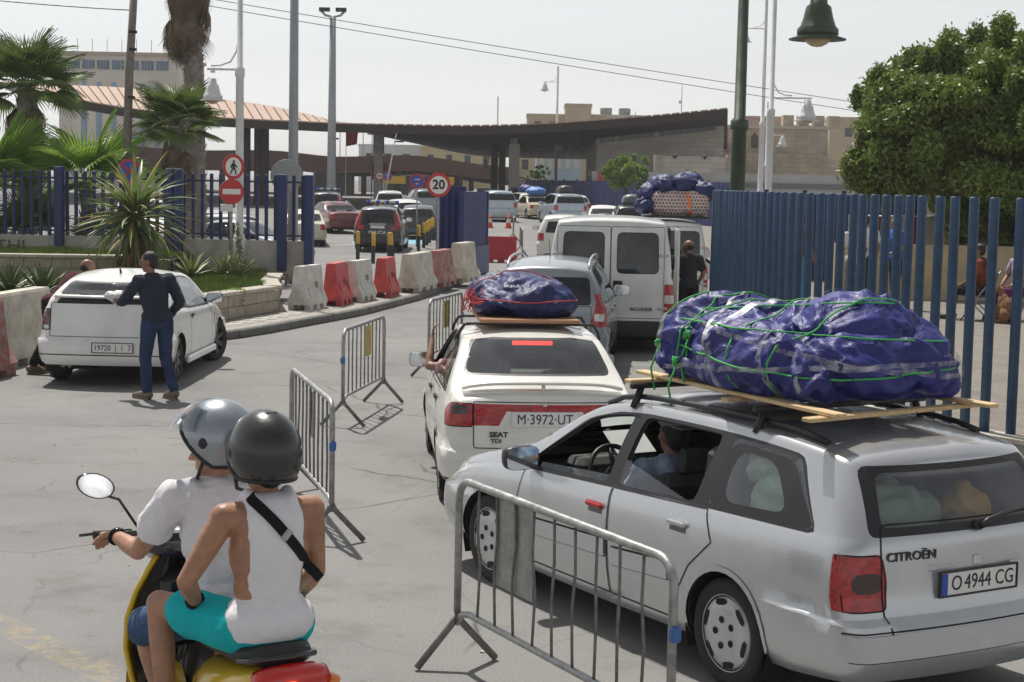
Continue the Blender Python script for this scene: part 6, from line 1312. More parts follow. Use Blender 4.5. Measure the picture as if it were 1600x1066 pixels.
# man beside the van
Js = lambda t=0.: dict(pel=(0,0,.94), che=(.02,0,1.24), nek=(.02,0,1.45), hed=(.05,0,1.59), shL=(.02,.2,1.38), shR=(.02,-.2,1.38), elL=(.02,.28,1.12), wrL=(.2+t,.20,1.0), elR=(-.02,-.27,1.12), wrR=(.12,-.22,.92), hiL=(0,.1,.9), hiR=(0,-.1,.9), knL=(.04,.1,.49), knR=(.0,-.1,.49), anL=(.02,.11,.10), anR=(-.05,-.11,.10))
person('person', 'man in dark clothes standing at the open side of the nearer van', (3.05,28.4), 1.9, Js(), (.8,.5,0), SKIN2, .016, cloth('charcoal',(.03,.032,.038)), .6, BLKC, 1.9, SHOEK, bald=True, eyes=False)
# people on the square behind the fence
for i, (x, y, rz, sh, tr, lb) in enumerate([(6.05,29.,2.2,cloth('pale',(.55,.55,.5)),cloth('grey',(.2,.2,.19)),'person in a pale top and grey trousers seen through the tube fence'),(6.75,31.5,1.2,cloth('white2',(.66,.67,.66)),cloth('dgreen',(.03,.05,.04)),'person in a white shirt and dark trousers seen through the tube fence'),(7.15,30.5,3.4,cloth('blue',(.03,.10,.4)),cloth('dark',(.03,.03,.035)),'person in a blue top seen through the tube fence'),(5.35,30.5,.6,cloth('plum',(.12,.03,.04)),cloth('sky',(.05,.3,.55)),'person in a plum top and bright blue trousers near the fence end')]):
    person('person', lb, (x,y,.45), rz, Js(.05*i), (1,.2,0), SKIN2, .018, sh, .6, tr, 1.9, SHOEK, eyes=False)
def chair(label, x, y, rz):
    r = thing('folding_chair', label, 'chair', (x,y,.45), rz, 'folding chairs on the square'); m = MB(); m.box((0,0,.42),(.42,.44,.03),bev=.01); m.build('seat', M('chair_seat', (.05,.09,.14), .8), r); m = MB(); m.box((-.24,0,.68),(.03,.44,.3),ry=-.2,bev=.01); m.build('backrest', MATS['chair_seat'], r)
    for sy in (-.22,.22): 
        m = MB(); m.cyl((-.32,sy,.85),(.25,sy,0),.013,.013,8); m.build('leg', GALV, r); m = MB(); m.cyl((.2,sy,.42),(-.25,sy,0),.013,.013,8); m.build('leg', GALV, r)
Jc = dict(pel=(0,0,.52), che=(-.02,0,.84), nek=(-.02,0,1.05), hed=(.03,0,1.19), shL=(-.02,.19,.98), shR=(-.02,-.19,.98), elL=(.06,.26,.74), wrL=(.26,.14,.62), elR=(.04,-.26,.74), wrR=(.26,-.14,.62), hiL=(.03,.1,.5), hiR=(.03,-.1,.5), knL=(.44,.13,.50), knR=(.44,-.12,.50), anL=(.42,.13,.1), anR=(.46,-.13,.1))
chair('folding chair with a blue seat under the woman in black and orange', 8.0,28.0,2.7); person('person', 'woman in a black and orange top sitting on a folding chair by the tree', (8.0,28.0,.45), 2.7, Jc, (1,0,0), SKIN2, .016, cloth('blackorange',(.02,.018,.02),.9,rgb2=(.3,.06,.02),scale=4), .9, BLKC, 1.9, SHOEK, eyes=False)
chair('folding chair at the right edge under the person in purple', 8.75,28.2,3.6); person('person', 'person in purple trousers sitting at the right edge behind the fence', (8.75,28.2,.45), 3.6, Jc, (1,0,0), SKIN2, .016, cloth('lilac',(.35,.3,.4)), .6, cloth('purple',(.12,.02,.09)), 1.9, SHOEK, eyes=False)
dg_ = thing('dog', 'brown dog sitting beside the folding chairs', 'dog', (8.3,27.4,.45), 2.0); m = MB(); m.ell((0,0,.24),(.17,.11,.2),14,10); m.ell((.07,0,.36),(.11,.09,.14),12,8); cap(m,(.1,0,.44),(.14,0,.52),.06,.055); m.ell((.17,0,.55),(.085,.065,.065),12,8); cap(m,(.22,0,.53),(.28,0,.51),.035,.028)
for sy in (-1,1): cap(m,(.14,sy*.06,.3),(.17,sy*.06,.03),.035,.026); cap(m,(.17,sy*.06,.03),(.21,sy*.06,.025),.026,.022); m.ell((-.05,sy*.1,.13),(.13,.06,.12),10,6); cap(m,(-.02,sy*.12,.04),(.1,sy*.12,.03),.035,.026); m.ell((.15,sy*.055,.6),(.02,.02,.045),8,6)
chain(m,[(-.14,0,.1),(-.26,.05,.05),(-.34,.12,.05)],[.03,.022,.014]); link('body', remesh(m,.012,3), M('dog_fur', (.20,.10,.05), .95, var=.3, scale=14, bump=.5), dg_)
m = MB(); m.box((9.5,33.2,1.0),(6.,.3,1.1)); tag(m.build('garden_wall', M('wall_ochre', (.45,.36,.22), .9, var=.15, scale=2)), 'low ochre wall behind the seated people on the square', 'wall')
k_ = thing('white_kiosk', 'white kiosk with red posts behind the ochre wall', 'kiosk', (11.2,38,.45)); m = MB(); m.box((0,0,.8),(6.5,2,1.6)); m.build('wall', PALE, k_)
for i in range(8): m = MB(); m.box((-3+i*.85,-1.06,.8),(.1,.1,1.6)); m.build('red_post', M('post_red', (.25,.03,.03), .6), k_)
# driver of the estate and goods inside it
Jd = dict(pel=(0,0,.50), che=(-.08,0,.80), nek=(-.12,0,.99), hed=(-.10,0,1.13), shL=(-.1,.2,.93), shR=(-.1,-.2,.93), elL=(.02,.26,.70), wrL=(.26,.14,.80), elR=(.02,-.26,.70), wrR=(.26,-.12,.80), hiL=(.03,.1,.48), hiR=(.03,-.1,.48), knL=(.42,.13,.52), knR=(.42,-.13,.52), anL=(.62,.12,.24), anR=(.62,-.12,.24))
q = XM @ Vector((2.22,.36,-.02)); person('person', 'driver in a grey cap and blue check shirt inside the silver estate', (q.x,q.y,.03), XROT, Jd, (1,0,0), SKIN2, .011, cloth('check',(.12,.22,.42),.6,rgb2=(.5,.55,.62),scale=16), .9, DENIM, 1.8, SHOEK)
m = MB(); m.ell((0,0,.06),(.112,.092,.075),16,10); m.box((.12,0,.025),(.12,.14,.012),bev=.005); q2 = XM @ Vector((2.115,.36,1.20)); tag(link('cap', remesh(m,.008,3), cloth('capgrey',(.28,.27,.26)), None, q2, (0,0,XROT+pi)), 'grey cap worn backwards by the driver of the silver estate', 'cap')
BAGW = M('bag_white', (.62,.66,.62), .35, var=.12, bump=.7, bscale=22, trans=.1); BAGG = M('bag_green', (.45,.60,.52), .35, var=.2, bump=.7, bscale=22)
for i, (c, r_, mt_, lb) in enumerate([((.86,.57,.99),(.20,.12,.15),BAGG,'knotted pale green bag behind the rear side window of the estate'),((.98,.55,1.19),(.14,.11,.09),BAGW,'white printed bag on top, behind the rear side window of the estate'),((.66,.53,1.06),(.15,.13,.20),BAGW,'tall white bag leaning at the rear corner inside the estate'),((.42,.22,.98),(.16,.30,.16),M('bag_dark',(.34,.42,.38),.7),'pale green sack lying behind the tailgate glass of the estate'),((.36,-.26,1.0),(.11,.15,.10),M('bag_orange',(.65,.32,.05),.5),'orange bag behind the tailgate glass of the estate')]):
    m = MB(); m.ell((0,0,0),r_,16,10); m.ell((.02,0,r_[2]*.9),(.04,.04,.05),8,6); q = XM @ Vector(c); tag(link('shopping_bag', bundle(m,.016,.7,20+i,2), mt_, None, q, (0,0,XROT)), lb, 'bag', 'bags inside the estate')
m = MB(); m.box((.75,0,.72),(1.2,1.3,.06)); m.build('load_floor', LIN, xs); m = MB(); m.box((1.42,0,.95),(.12,1.3,.55),ry=-.2,bev=.04); m.build('rear_seat', SEAT, xs)
m = MB(); m.box((2.95,.1,.985),(.22,.30,.004),ry=-.6); m.build('paper', SWHITE, xs)
# the saloon driver's elbow out of the window
SM = Matrix.Translation((SROOT[0],SROOT[1],0)) @ Matrix.Rotation(SROT,4,'Z'); q = SM @ Vector((2.22,.36,0))
Je = dict(Jd); Je.update(elL=(.10,.46,.92), wrL=(.30,.42,1.16)); person('person', 'driver of the white saloon resting a bare arm on the window frame', (q.x,q.y,.03), SROT, Je, (1,.1,0), SKIN2, .013, cloth('pinkshirt',(.5,.3,.33)), .5, DENIM, 1.8, SHOEK, hands={'L': dict(d=(.3,-.1,1), n=(0,-1,0), curl=.7)})
# ---------------------------------------------------------------- scooter with two riders
HA = radians(33); PX, PY = -.945, 6.33; ROTS = pi/2+HA
SM2 = Matrix.Translation((PX,PY,0)) @ Matrix.Rotation(ROTS,4,'Z')
YEL = paint('yellow', (.72,.47,.015), 0, .25, .06); GLOSSB = M('gloss_black', (.012,.012,.013), .25, coat=.6)
sc = thing('motor_scooter', 'yellow and black motor scooter carrying two riders in the foreground', 'scooter', (PX,PY,0), ROTS)
def ring_loft(rows, name, mat, parent=sc, voxel=None):
    m = MB(); n = len(rows[0]); V = [p for r_ in rows for p in r_]; m.add(V, [(i*n+k,i*n+(k+1)%n,(i+1)*n+(k+1)%n,(i+1)*n+k) for i in range(len(rows)-1) for k in range(n)]+[tuple(range(n))[::-1], tuple((len(rows)-1)*n+k for k in range(n))], True); return m.build(name, mat, parent, fixn=True)
def oval(x, y, z, a, b, n=16, q=.7): return [(x, y+a*math.copysign(abs(cos(t))**q, cos(t)), z+b*math.copysign(abs(sin(t))**q, sin(t))) for t in np.linspace(0,2*pi,n+1)[:-1]]
ring_loft([oval(x,0,z,a,b) for x, z, a, b in ((-.18,.80,.08,.03),(-.15,.80,.12,.045),(-.06,.79,.155,.05),(.1,.785,.16,.05),(.3,.77,.15,.055),(.5,.755,.12,.055),(.62,.74,.08,.04))], 'seat', M('seat_vinyl', (.02,.02,.021), .5, bump=.1))
ring_loft([oval(x,0,z,a,b) for x, z, a, b in ((-.24,.73,.07,.03),(-.19,.71,.13,.06),(-.06,.66,.165,.09),(.1,.60,.175,.12),(.35,.54,.16,.15),(.5,.48,.12,.14))], 'tail_fairing', YEL)
for sg in (1,-1):
    m = MB(); m.add([(-.22,sg*.155,.665),(-.02,sg*.183,.62),(.18,sg*.186,.60),(.30,sg*.176,.585),(.12,sg*.186,.575),(-.12,sg*.178,.61)], [(0,1,2,3,4,5)]); m.build('side_decal', INK, sc)
tl = ring_loft([oval(x,0,z,a,b) for x, z, a, b in ((-.275,.72,.10,.035),(-.26,.72,.15,.055),(-.21,.725,.165,.06),(-.15,.735,.14,.03))], 'tail_lamp', M('tail_lit', (.55,.012,.01), .2, coat=.6)); m = MB(); m.ell((-.28,.03,.715),(.012,.04,.018),10,6); m.build('lamp_bulb', M('bulb_lit', (1,.25,.12), .3, emit=3.), tl)
for sg in (1,-1): m = MB(); m.ell((-.22,sg*.17,.70),(.05,.035,.025),12,8); m.build('indicator', ORANGE, sc)
m = MB(); m.tube([(-.08,.16,.78),(-.17,.12,.80),(-.20,0,.805),(-.17,-.12,.80),(-.08,-.16,.78)], .014, 8); m.build('grab_rail', GLOSSB, sc)
ring_loft([oval(x,0,z,a,b) for x, z, a, b in ((.40,.26,.15,.06),(.6,.25,.16,.055),(.85,.26,.15,.055),(.98,.32,.13,.06))], 'footboard', GLOSSB)
V = []; F = []; K = 9         # leg shield: yellow outer face, black inner face
rows = [(.98,.28,.14),(1.02,.42,.19),(1.03,.56,.215),(1.01,.70,.215),(.985,.82,.185),(.96,.93,.13),(.945,1.0,.09)]
for inner in (0,1):
    m = MB(); V = []
    for x, z, w in rows:
        for k in range(K): t = -1+2*k/(K-1); V.append((x+(.10*(1-t*t) if not inner else .10*(1-t*t)-.035)-.02*0, w*t*(1 if not inner else .93), z))
    m.add(V, [(i*K+k,i*K+k+1,(i+1)*K+k+1,(i+1)*K+k) for i in range(len(rows)-1) for k in range(K-1)], True); m.build('leg_shield' if not inner else 'inner_shield', YEL if not inner else GLOSSB, sc)
m = MB()
for sg in (1,-1): m.tube([(x,sg*w,z) for x, z, w in rows], .014, 8)
m.build('shield_edge', YEL, sc); m = MB(); m.box((.93,0,.74),(.1,.2,.34),bev=.04); m.build('glove_box', GLOSSB, sc)
ring_loft([oval(x,0,z,a,b) for x, z, a, b in ((.86,1.02,.07,.04),(.92,1.04,.16,.06),(1.0,1.04,.17,.075),(1.07,1.0,.12,.07),(1.11,.96,.05,.03))], 'handlebar_cowl', GLOSSB); m = MB(); m.lathe([(.075,0),(.07,.012),(.001,.014)], 20, 'z', (.93,.0,1.09)); m.build('speedometer', MIRR, sc)
m = MB(); m.tube([(.95,-.37,1.10),(.95,-.2,1.09),(.98,0,1.06),(.95,.2,1.09),(.95,.37,1.10)], .013, 8); m.build('handlebar', GLOSSB, sc)
for sg in (1,-1):
    m = MB(); m.cyl((.95,sg*.26,1.095),(.95,sg*.385,1.10),.019,.019,10); m.build('grip', RUB, sc); m = MB(); m.tube([(.97,sg*.21,1.10),(1.03,sg*.28,1.09),(1.04,sg*.42,1.085)], [.009,.008,.007], 6); m.build('brake_lever', GLOSSB, sc)
    m = MB(); m.tube([(.97,sg*.18,1.11),(.985,sg*.26,1.24),(.97,sg*.335,1.27)], .007, 6); mm_ = m.build('mirror_stem', GLOSSB, sc); c = Vector((.965,sg*.375,1.315)); V = []
    for xx, s_ in ((-.018,.92),(-.014,1.),(.02,.9),(.035,.5)): V += [c+Vector((xx,.085*s_*cos(t)+.01*sin(t),.058*s_*sin(t)+.012*cos(t))) for t in np.linspace(0,2*pi,19)[:-1]]
    m = MB(); m.add(V, [(i*18+k,i*18+(k+1)%18,(i+1)*18+(k+1)%18,(i+1)*18+k) for i in range(3) for k in range(18)]+[tuple(range(54,72))], True); o_ = m.build('mirror', GLOSSB, sc, fixn=True); m = MB(); m.add([v+Vector((.003,0,0)) for v in V[:18]], [tuple(range(18))]); m.build('mirror_glass', MIRR, o_)
for x, nm in ((-.12,'rear_wheel'),(1.22,'front_wheel')):
    m = MB(); m.lathe([(.15,-.045),(.22,-.055),(.235,0),(.22,.055),(.15,.045)], 28, 'y', (x,0,.235), cap=False); w_o = m.build('wheel', RUB, sc); m = MB(); m.lathe([(.15,-.04),(.12,-.02),(.03,-.03),(.03,.03),(.12,.02),(.15,.04)], 20, 'y', (x,0,.235)); m.build('rim', ALLOY, w_o)
m = MB(); m.tube([(1.05,.06,.55),(1.22,.075,.24)], .024, 8); m.tube([(1.05,-.06,.55),(1.22,-.075,.24)], .024, 8); m.build('fork', GLOSSB, sc); m = MB(); m.lathe([(.25,-.06),(.27,0),(.25,.06)], 24, 'y', (1.22,0,.235), cap=False); m.build('mudguard', YEL, sc)
m = MB(); m.tube([(.3,-.17,.25),(-.1,-.19,.27),(-.42,-.2,.34)], [.03,.055,.05], 10); m.build('exhaust', GLOSSB, sc); m = MB(); m.box((0,0,.32),(.5,.26,.2),bev=.05); m.build('engine', DARK, sc)
Jr = dict(pel=(.40,0,.88), che=(.44,0,1.18), nek=(.48,0,1.39), hed=(.47,.02,1.51), shL=(.47,.205,1.325), shR=(.47,-.205,1.325), elL=(.64,.30,1.085), wrL=(.865,.325,1.115), elR=(.64,-.30,1.085), wrR=(.865,-.325,1.115), hiL=(.43,.11,.85), hiR=(.43,-.11,.85), knL=(.83,.20,.70), knR=(.83,-.18,.70), anL=(.76,.14,.36), anR=(.76,-.14,.36), toL=(.92,.15,.31), toR=(.92,-.15,.31))
lk = (.60,.80,-.08); person('person', 'rider in a white T-shirt and silver open-face helmet steering the scooter', (PX,PY), ROTS, Jr, lk, SKIN, .0085, WHT, .55, cloth('jeans',(.045,.085,.17),.3), .95, SHOEK, hair=None, fat=1.12, hands={'L': dict(d=(.9,.1,-.15), n=(.1,0,-1), curl=.9), 'R': dict(d=(.9,-.1,-.15), n=(.1,0,-1), curl=.9)})
Jq = dict(pel=(.0,0,.90), che=(.0,0,1.19), nek=(.01,0,1.40), hed=(.05,0,1.52), shL=(.0,.185,1.335), shR=(.0,-.185,1.335), elL=(.04,.325,1.09), wrL=(.20,.22,.955), elR=(.01,-.215,1.08), wrR=(.16,-.19,.93), hiL=(.03,.11,.88), hiR=(.03,-.11,.88), knL=(.46,.275,.90), knR=(.44,-.22,.905), anL=(.38,.27,.44), anR=(.36,-.22,.44), toL=(.50,.27,.385), toR=(.50,-.25,.385))
ps_ = person('person', 'passenger in a white vest, turquoise shorts and black helmet on the scooter', (PX,PY), ROTS, Jq, (.98,.1,-.05), M('skin_tan', (.36,.185,.112), .48, var=.2, scale=16, bump=.15, bscale=120), .0085, WHT, .5, cloth('turquoise',(.01,.42,.46),.1), .62, SHOEK, tank=True, hands={'L': dict(d=(.7,-.45,-.2), n=(.1,.1,-1), curl=.3), 'R': dict(d=(.8,.2,-.2), n=(0,0,-1), curl=.3)})
m = MB(); sbv = BVHTree.FromPolygons([v.co for v in [c for c in ps_.children if c.name.startswith('shirt')][0].data.vertices], [tuple(p.vertices) for p in [c for c in ps_.children if c.name.startswith('shirt')][0].data.polygons]); V = []   # shoulder strap across the back
for t in np.linspace(0,1,26):
    y, z = .115-.30*t, 1.43-.36*t; h_ = sbv.ray_cast(Vector((-1,y,z)), Vector((1,0,0))); x = h_[0].x if h_[0] is not None else -.08
    V.append((x-.008,y,z))
sm_ = [Vector(V[0])]+[(Vector(V[i-1])+Vector(V[i])+Vector(V[i+1]))/3 for i in range(1,25)]+[Vector(V[-1])]; q = []
for p in sm_: q += [p+Vector((-.004,.0154,-.0128)), p+Vector((-.004,-.0154,.0128)), p+Vector((.008,-.0154,.0128)), p+Vector((.008,.0154,-.0128))]
m.add(q, [(4*i+k,4*i+(k+1)%4,4*i+4+(k+1)%4,4*i+4+k) for i in range(25) for k in range(4)]); stp = thing('shoulder_strap', 'black bag strap across the back of the scooter passenger', 'strap', (PX,PY,0), ROTS); m.build('strap', BLKC, stp, fixn=True)
p = sm_[11]; m = MB(); m.box(p+Vector((-.006,0,0)),(.008,.03,.045),rx=.7,bev=.003); m.build('buckle', GALV, stp)
def watch(label, root_j, a, b, rad):
    a, b = Vector(a), Vector(b); d = (a-b).normalized(); c = b+d*.03; r = thing('wrist_watch', label, 'watch', (PX,PY,0), ROTS); u = d.cross(Vector((0,0,1))).normalized(); v = d.cross(u); m = MB(); m.tube([c+(u*cos(t)+v*sin(t))*rad for t in np.linspace(0,2*pi,21)[:-1]], .009, 8, closed=True); m.build('band', BLKC, r); m = MB(); q_ = c-v*rad if v.z < 0 else c+v*rad; m.ell(q_,(.02,.02,.009),12,6); m.build('dial', GLOSSB, r)
watch('dark wrist watch on the left arm of the scooter rider', None, Jr['elL'], Jr['wrL'], .032); watch('dark wrist watch on the left arm of the scooter passenger', None, Jq['elL'], Jq['wrL'], .032)
HB = M('helmet_black', (.016,.016,.017), .3, coat=.5, var=.3, scale=14, bump=.05, bscale=50); HSV = M('helmet_silver', (.30,.33,.37), .28, .6, coat=.5, var=.1)
def helmet(label, jc, look, mat, visor, name='helmet'):
    f = Vector(look).normalized(); rz = atan2(f.y,f.x); r = thing(name, label, 'helmet', SM2 @ Vector(jc), ROTS+rz); m = MB(); V = []; nv, nu = 15, 32
    ring = []
    for i in range(nv):
        t = (pi*.5+.62)*i/(nv-1); row = []
        for k in range(nu):
            a = 2*pi*k/nu; low = cos(a)*.5+.5; tt = t*(1-.46*max(0,cos(a))**1.2*(1 if t > 0 else 0)); rr_ = sin(tt); z = cos(tt)
            row.append(Vector((.170*rr_*cos(a)-.012, .142*rr_*sin(a), .170*z+.018 - (.0 if z > 0 else .0))))
        ring.append(row)
    V = [p for row in ring for p in row]; F = [(i*nu+k,i*nu+(k+1)%nu,(i+1)*nu+(k+1)%nu,(i+1)*nu+k) for i in range(nv-1) for k in range(nu)]; m.add(V, F, True); sh_ = m.build('shell', mat, r, weld=True, fixn=True)
    m = MB(); m.tube(ring[-1], .0085, 8, closed=True); m.build('edge_trim', BLACK, r); inn = MB(); inn.add([p*.93 for p in V], F, True); inn.build('lining', LIN, r)
    for sg in (1,-1): m = MB(); m.lathe([(.026,0),(.024,.012),(.012,.016),(.001,.016)], 16, 'y', (0,0,0)); o = m.build('pivot', BLACK, r, (.02,sg*.125,.02), (0,0,0 if sg > 0 else pi)); m = MB(); m.tube([(.03,sg*.112,-.06),(.06,sg*.085,-.13),(.075,sg*.02,-.155)], .008, 6); m.build('chin_strap', BLACK, r)
    if visor:
        m = MB(); V = []; a0 = 1.15
        for i in range(7):
            el_ = .22+.80*i/6
            for k in range(15): a = -a0+2*a0*k/14; ce = cos(el_); gr = 1.06+.22*(1-i/6)*cos(a); V.append((.172*gr*ce*cos(a)-.012, .146*ce*sin(a)*1.04, .03+.175*sin(el_)))
        m.add(V, [(i*15+k,i*15+k+1,(i+1)*15+k+1,(i+1)*15+k) for i in range(6) for k in range(14)], True); m.build('visor', glass('visor_clear', (.75,.80,.85), .35, .05), r)
    else:
        for sg in (1,-1): m = MB(); m.ell((-.0,sg*.122,.075),(.03,.006,.013),14,8); o = m.build('badge', ALLOY, r); txt('RACER', .022, M('print_grey', (.16,.16,.16), .6), 'lettering', r, (.0,sg*.135,.038), (pi/2,0,0 if sg < 0 else pi), .001)
        for k in range(3): m = MB(); m.box((-.06+.03*k,0,.178),(.014,.05,.008),bev=.003); m.build('vent', BLACK, r)
    return r
helmet('silver-grey open-face helmet with raised visor on the scooter rider', Vector(Jr['hed'])+Vector((0,0,.035)), lk, HSV, True); helmet('matt black helmet with an oval badge on the scooter passenger', Vector(Jq['hed'])+Vector((0,0,.035)), (.98,.1,0), HB, False)
# ---------------------------------------------------------------- plants
def leafmat(name, c1, c2, scale, tr=.3):
    m = M(name, c1, .45, rgb2=c2, scale=scale, spec=.5); n = m.node_tree.nodes; l = m.node_tree.links; b = n['Principled BSDF']; t = n.new('ShaderNodeBsdfTranslucent'); l.new(b.inputs['Base Color'].links[0].from_socket, t.inputs[0]); x = n.new('ShaderNodeMixShader'); x.inputs[0].default_value = tr; l.new(b.outputs[0], x.inputs[1]); l.new(t.outputs[0], x.inputs[2]); l.new(x.outputs[0], n['Material Output'].inputs[0]); return m
LEAF = leafmat('ficus_leaf', (.23,.30,.055), (.095,.15,.028), 1.1); LEAF2 = leafmat('young_leaf', (.28,.40,.06), (.14,.24,.03), 3.); BARK = M('bark', (.13,.10,.075), .95, var=.35, scale=9, bump=.7)
PALM = leafmat('palm_green', (.19,.26,.07), (.09,.14,.035), 2.); PALMB = leafmat('palm_bright', (.30,.45,.08), (.17,.30,.04), 2., .45); DEADP = M('palm_dead', (.25,.19,.135), .95, rgb2=(.13,.095,.07), scale=5); PTRUNK = M('palm_trunk', (.32,.295,.27), .95, rgb2=(.17,.15,.135), scale=6, bump=.8, bscale=20)
def leaves(centres, radii, per, size, seed=1):
    """many small leaf faces filling clumps; returns one mesh"""
    g = np.random.default_rng(seed); A = []
    for c, r in zip(centres, radii):
        n = int(per*(r[0]*r[1]*r[2])**(2/3)*9); d = g.normal(size=(n,3)); d /= np.linalg.norm(d,axis=1)[:,None]; rad = g.random(n)**.35; p = np.array(c)+d*np.array(r)*rad[:,None]*(1+.18*g.normal(size=(n,1)))
        a = g.normal(size=(n,3)); a /= np.linalg.norm(a,axis=1)[:,None]; a = a*.75+d*.5+np.array([0,0,-.1]); a /= np.linalg.norm(a,axis=1)[:,None]; b = np.cross(a, d+g.normal(size=(n,3))*.7); b /= (np.linalg.norm(b,axis=1)[:,None]+1e-6); s = size*g.uniform(.6,1.3,(n,1))
        A.append(np.stack([p-a*s, p+b*s*.45, p+a*s, p-b*s*.45],1))
    A = np.concatenate(A).reshape(-1,3); me = bpy.data.meshes.new('leaves'); nq = len(A)//4
    me.vertices.add(len(A)); me.vertices.foreach_set('co', A.astype(np.float32).ravel()); me.loops.add(len(A)); me.loops.foreach_set('vertex_index', np.arange(len(A),dtype=np.int32)); me.polygons.add(nq); me.polygons.foreach_set('loop_start', np.arange(0,len(A),4,dtype=np.int32)); me.polygons.foreach_set('loop_total', np.full(nq,4,np.int32)); me.update(calc_edges=True); return me
def tree(name, label, x, y, z, crown, R, trunk_h, tr, leafm, size, per, nclump, seed, limbs=7):
    r = thing(name, label, 'tree', (x,y,z)); rr = random.Random(seed); cs, rs = [], []; cc = Vector(crown)
    for i in range(nclump):
        d = Vector((rr.gauss(0,1),rr.gauss(0,1),rr.gauss(0,.8))).normalized()*rr.random()**.4; q = cc+Vector((d.x*R[0],d.y*R[1],d.z*R[2])); k = rr.uniform(.11,.22); cs.append(tuple(q)); rs.append((R[0]*k,R[1]*k,R[2]*k*.9))
    for i in range(nclump//3):
        d = Vector((rr.gauss(0,1),rr.gauss(0,1),rr.gauss(0,1))).normalized()*rr.uniform(.98,1.16); k = rr.uniform(.04,.09); cs.append((cc.x+d.x*R[0],cc.y+d.y*R[1],cc.z+d.z*R[2])); rs.append((R[0]*k,R[0]*k,R[0]*k*1.5))
    link('crown', leaves(cs, rs, per, size, seed), leafm, r); m = MB(); top = Vector((cc.x*.3,cc.y*.3,trunk_h)); m.tube([(0,0,-.1),(tr*.3,0,trunk_h*.5),top], [tr*1.25,tr,tr*.85], 10); m.build('trunk', BARK, r)
    for i in range(limbs): q = Vector(cs[i*len(cs)//limbs]); m = MB(); m.tube([top,(top+q)*.5+Vector((0,0,.2)),q], [tr*.5,tr*.3,tr*.1], 7); m.build('limb', BARK, r)
    return r
tree('ficus_tree', 'big dark green leafy tree at the right edge above the tube fence', 10.9,36.,.45, (.75,0,3.45), (3.9,3.2,2.1), 2.0, .28, LEAF, .066, 1500, 330, 4, 10)
tree('round_tree', 'small bright green round-crowned tree in front of the stone hall', 6.4,95,.4, (0,0,2.95), (1.35,1.3,.95), 2.0, .12, LEAF2, .11, 1400, 50, 9, 5)
tree('round_tree', 'tiny bright green tree beside the annex pier', 10.4,98,.4, (0,0,2.7), (.55,.55,.5), 2.2, .07, LEAF2, .09, 700, 14, 12, 3)
tree('round_tree', 'small green tree far off in front of the pale blue house', 2.2,150,.9, (0,0,2.6), (1.0,1.,.8), 1.8, .1, LEAF2, .14, 500, 20, 14, 3)
def fan_mesh(nb=26, ln=.85, spread=2.5, droop=.25, pet=.75, seed=0, w=.036):
    rr = random.Random(seed); m = MB(); m.tube([(0,0,0),(pet*.5,0,.02),(pet,0,-.02)], [.016,.012,.009], 5)
    for i in range(nb):
        a = -spread/2*1.15+spread*1.15*i/(nb-1); l = ln*(1-.25*abs(a)/spread*1.6)*rr.uniform(.88,1.08); c, s = cos(a), sin(a); V = []
        for t in (0,.25,.5,.75,1.): ww = w*(t*2.2+.15 if t < .35 else (1-t)*1.35+.03); px = pet+l*t*c; py = l*t*s; pz = -.02+.06*t-droop*l*t**2.6+.10*abs(a)*t*(1-t)-.02*t; V += [(px-s*ww,py+c*ww,pz-.006),(px,py,pz+.012),(px+s*ww,py-c*ww,pz-.006)]
        m.add(V, [(3*k+j,3*k+j+1,3*k+4+j,3*k+3+j) for k in range(4) for j in range(2)])
    return m.mesh('frond')
FANS = [fan_mesh(26,.85,2.6,.2,.75,1), fan_mesh(26,.8,2.5,.45,.7,2), fan_mesh(28,.95,2.8,.1,.6,3)]; FAND = [fan_mesh(20,.8,1.6,.7,.6,5,.03), fan_mesh(18,.75,1.3,.9,.55,6,.03)]
FANB = [f.copy() for f in FANS]
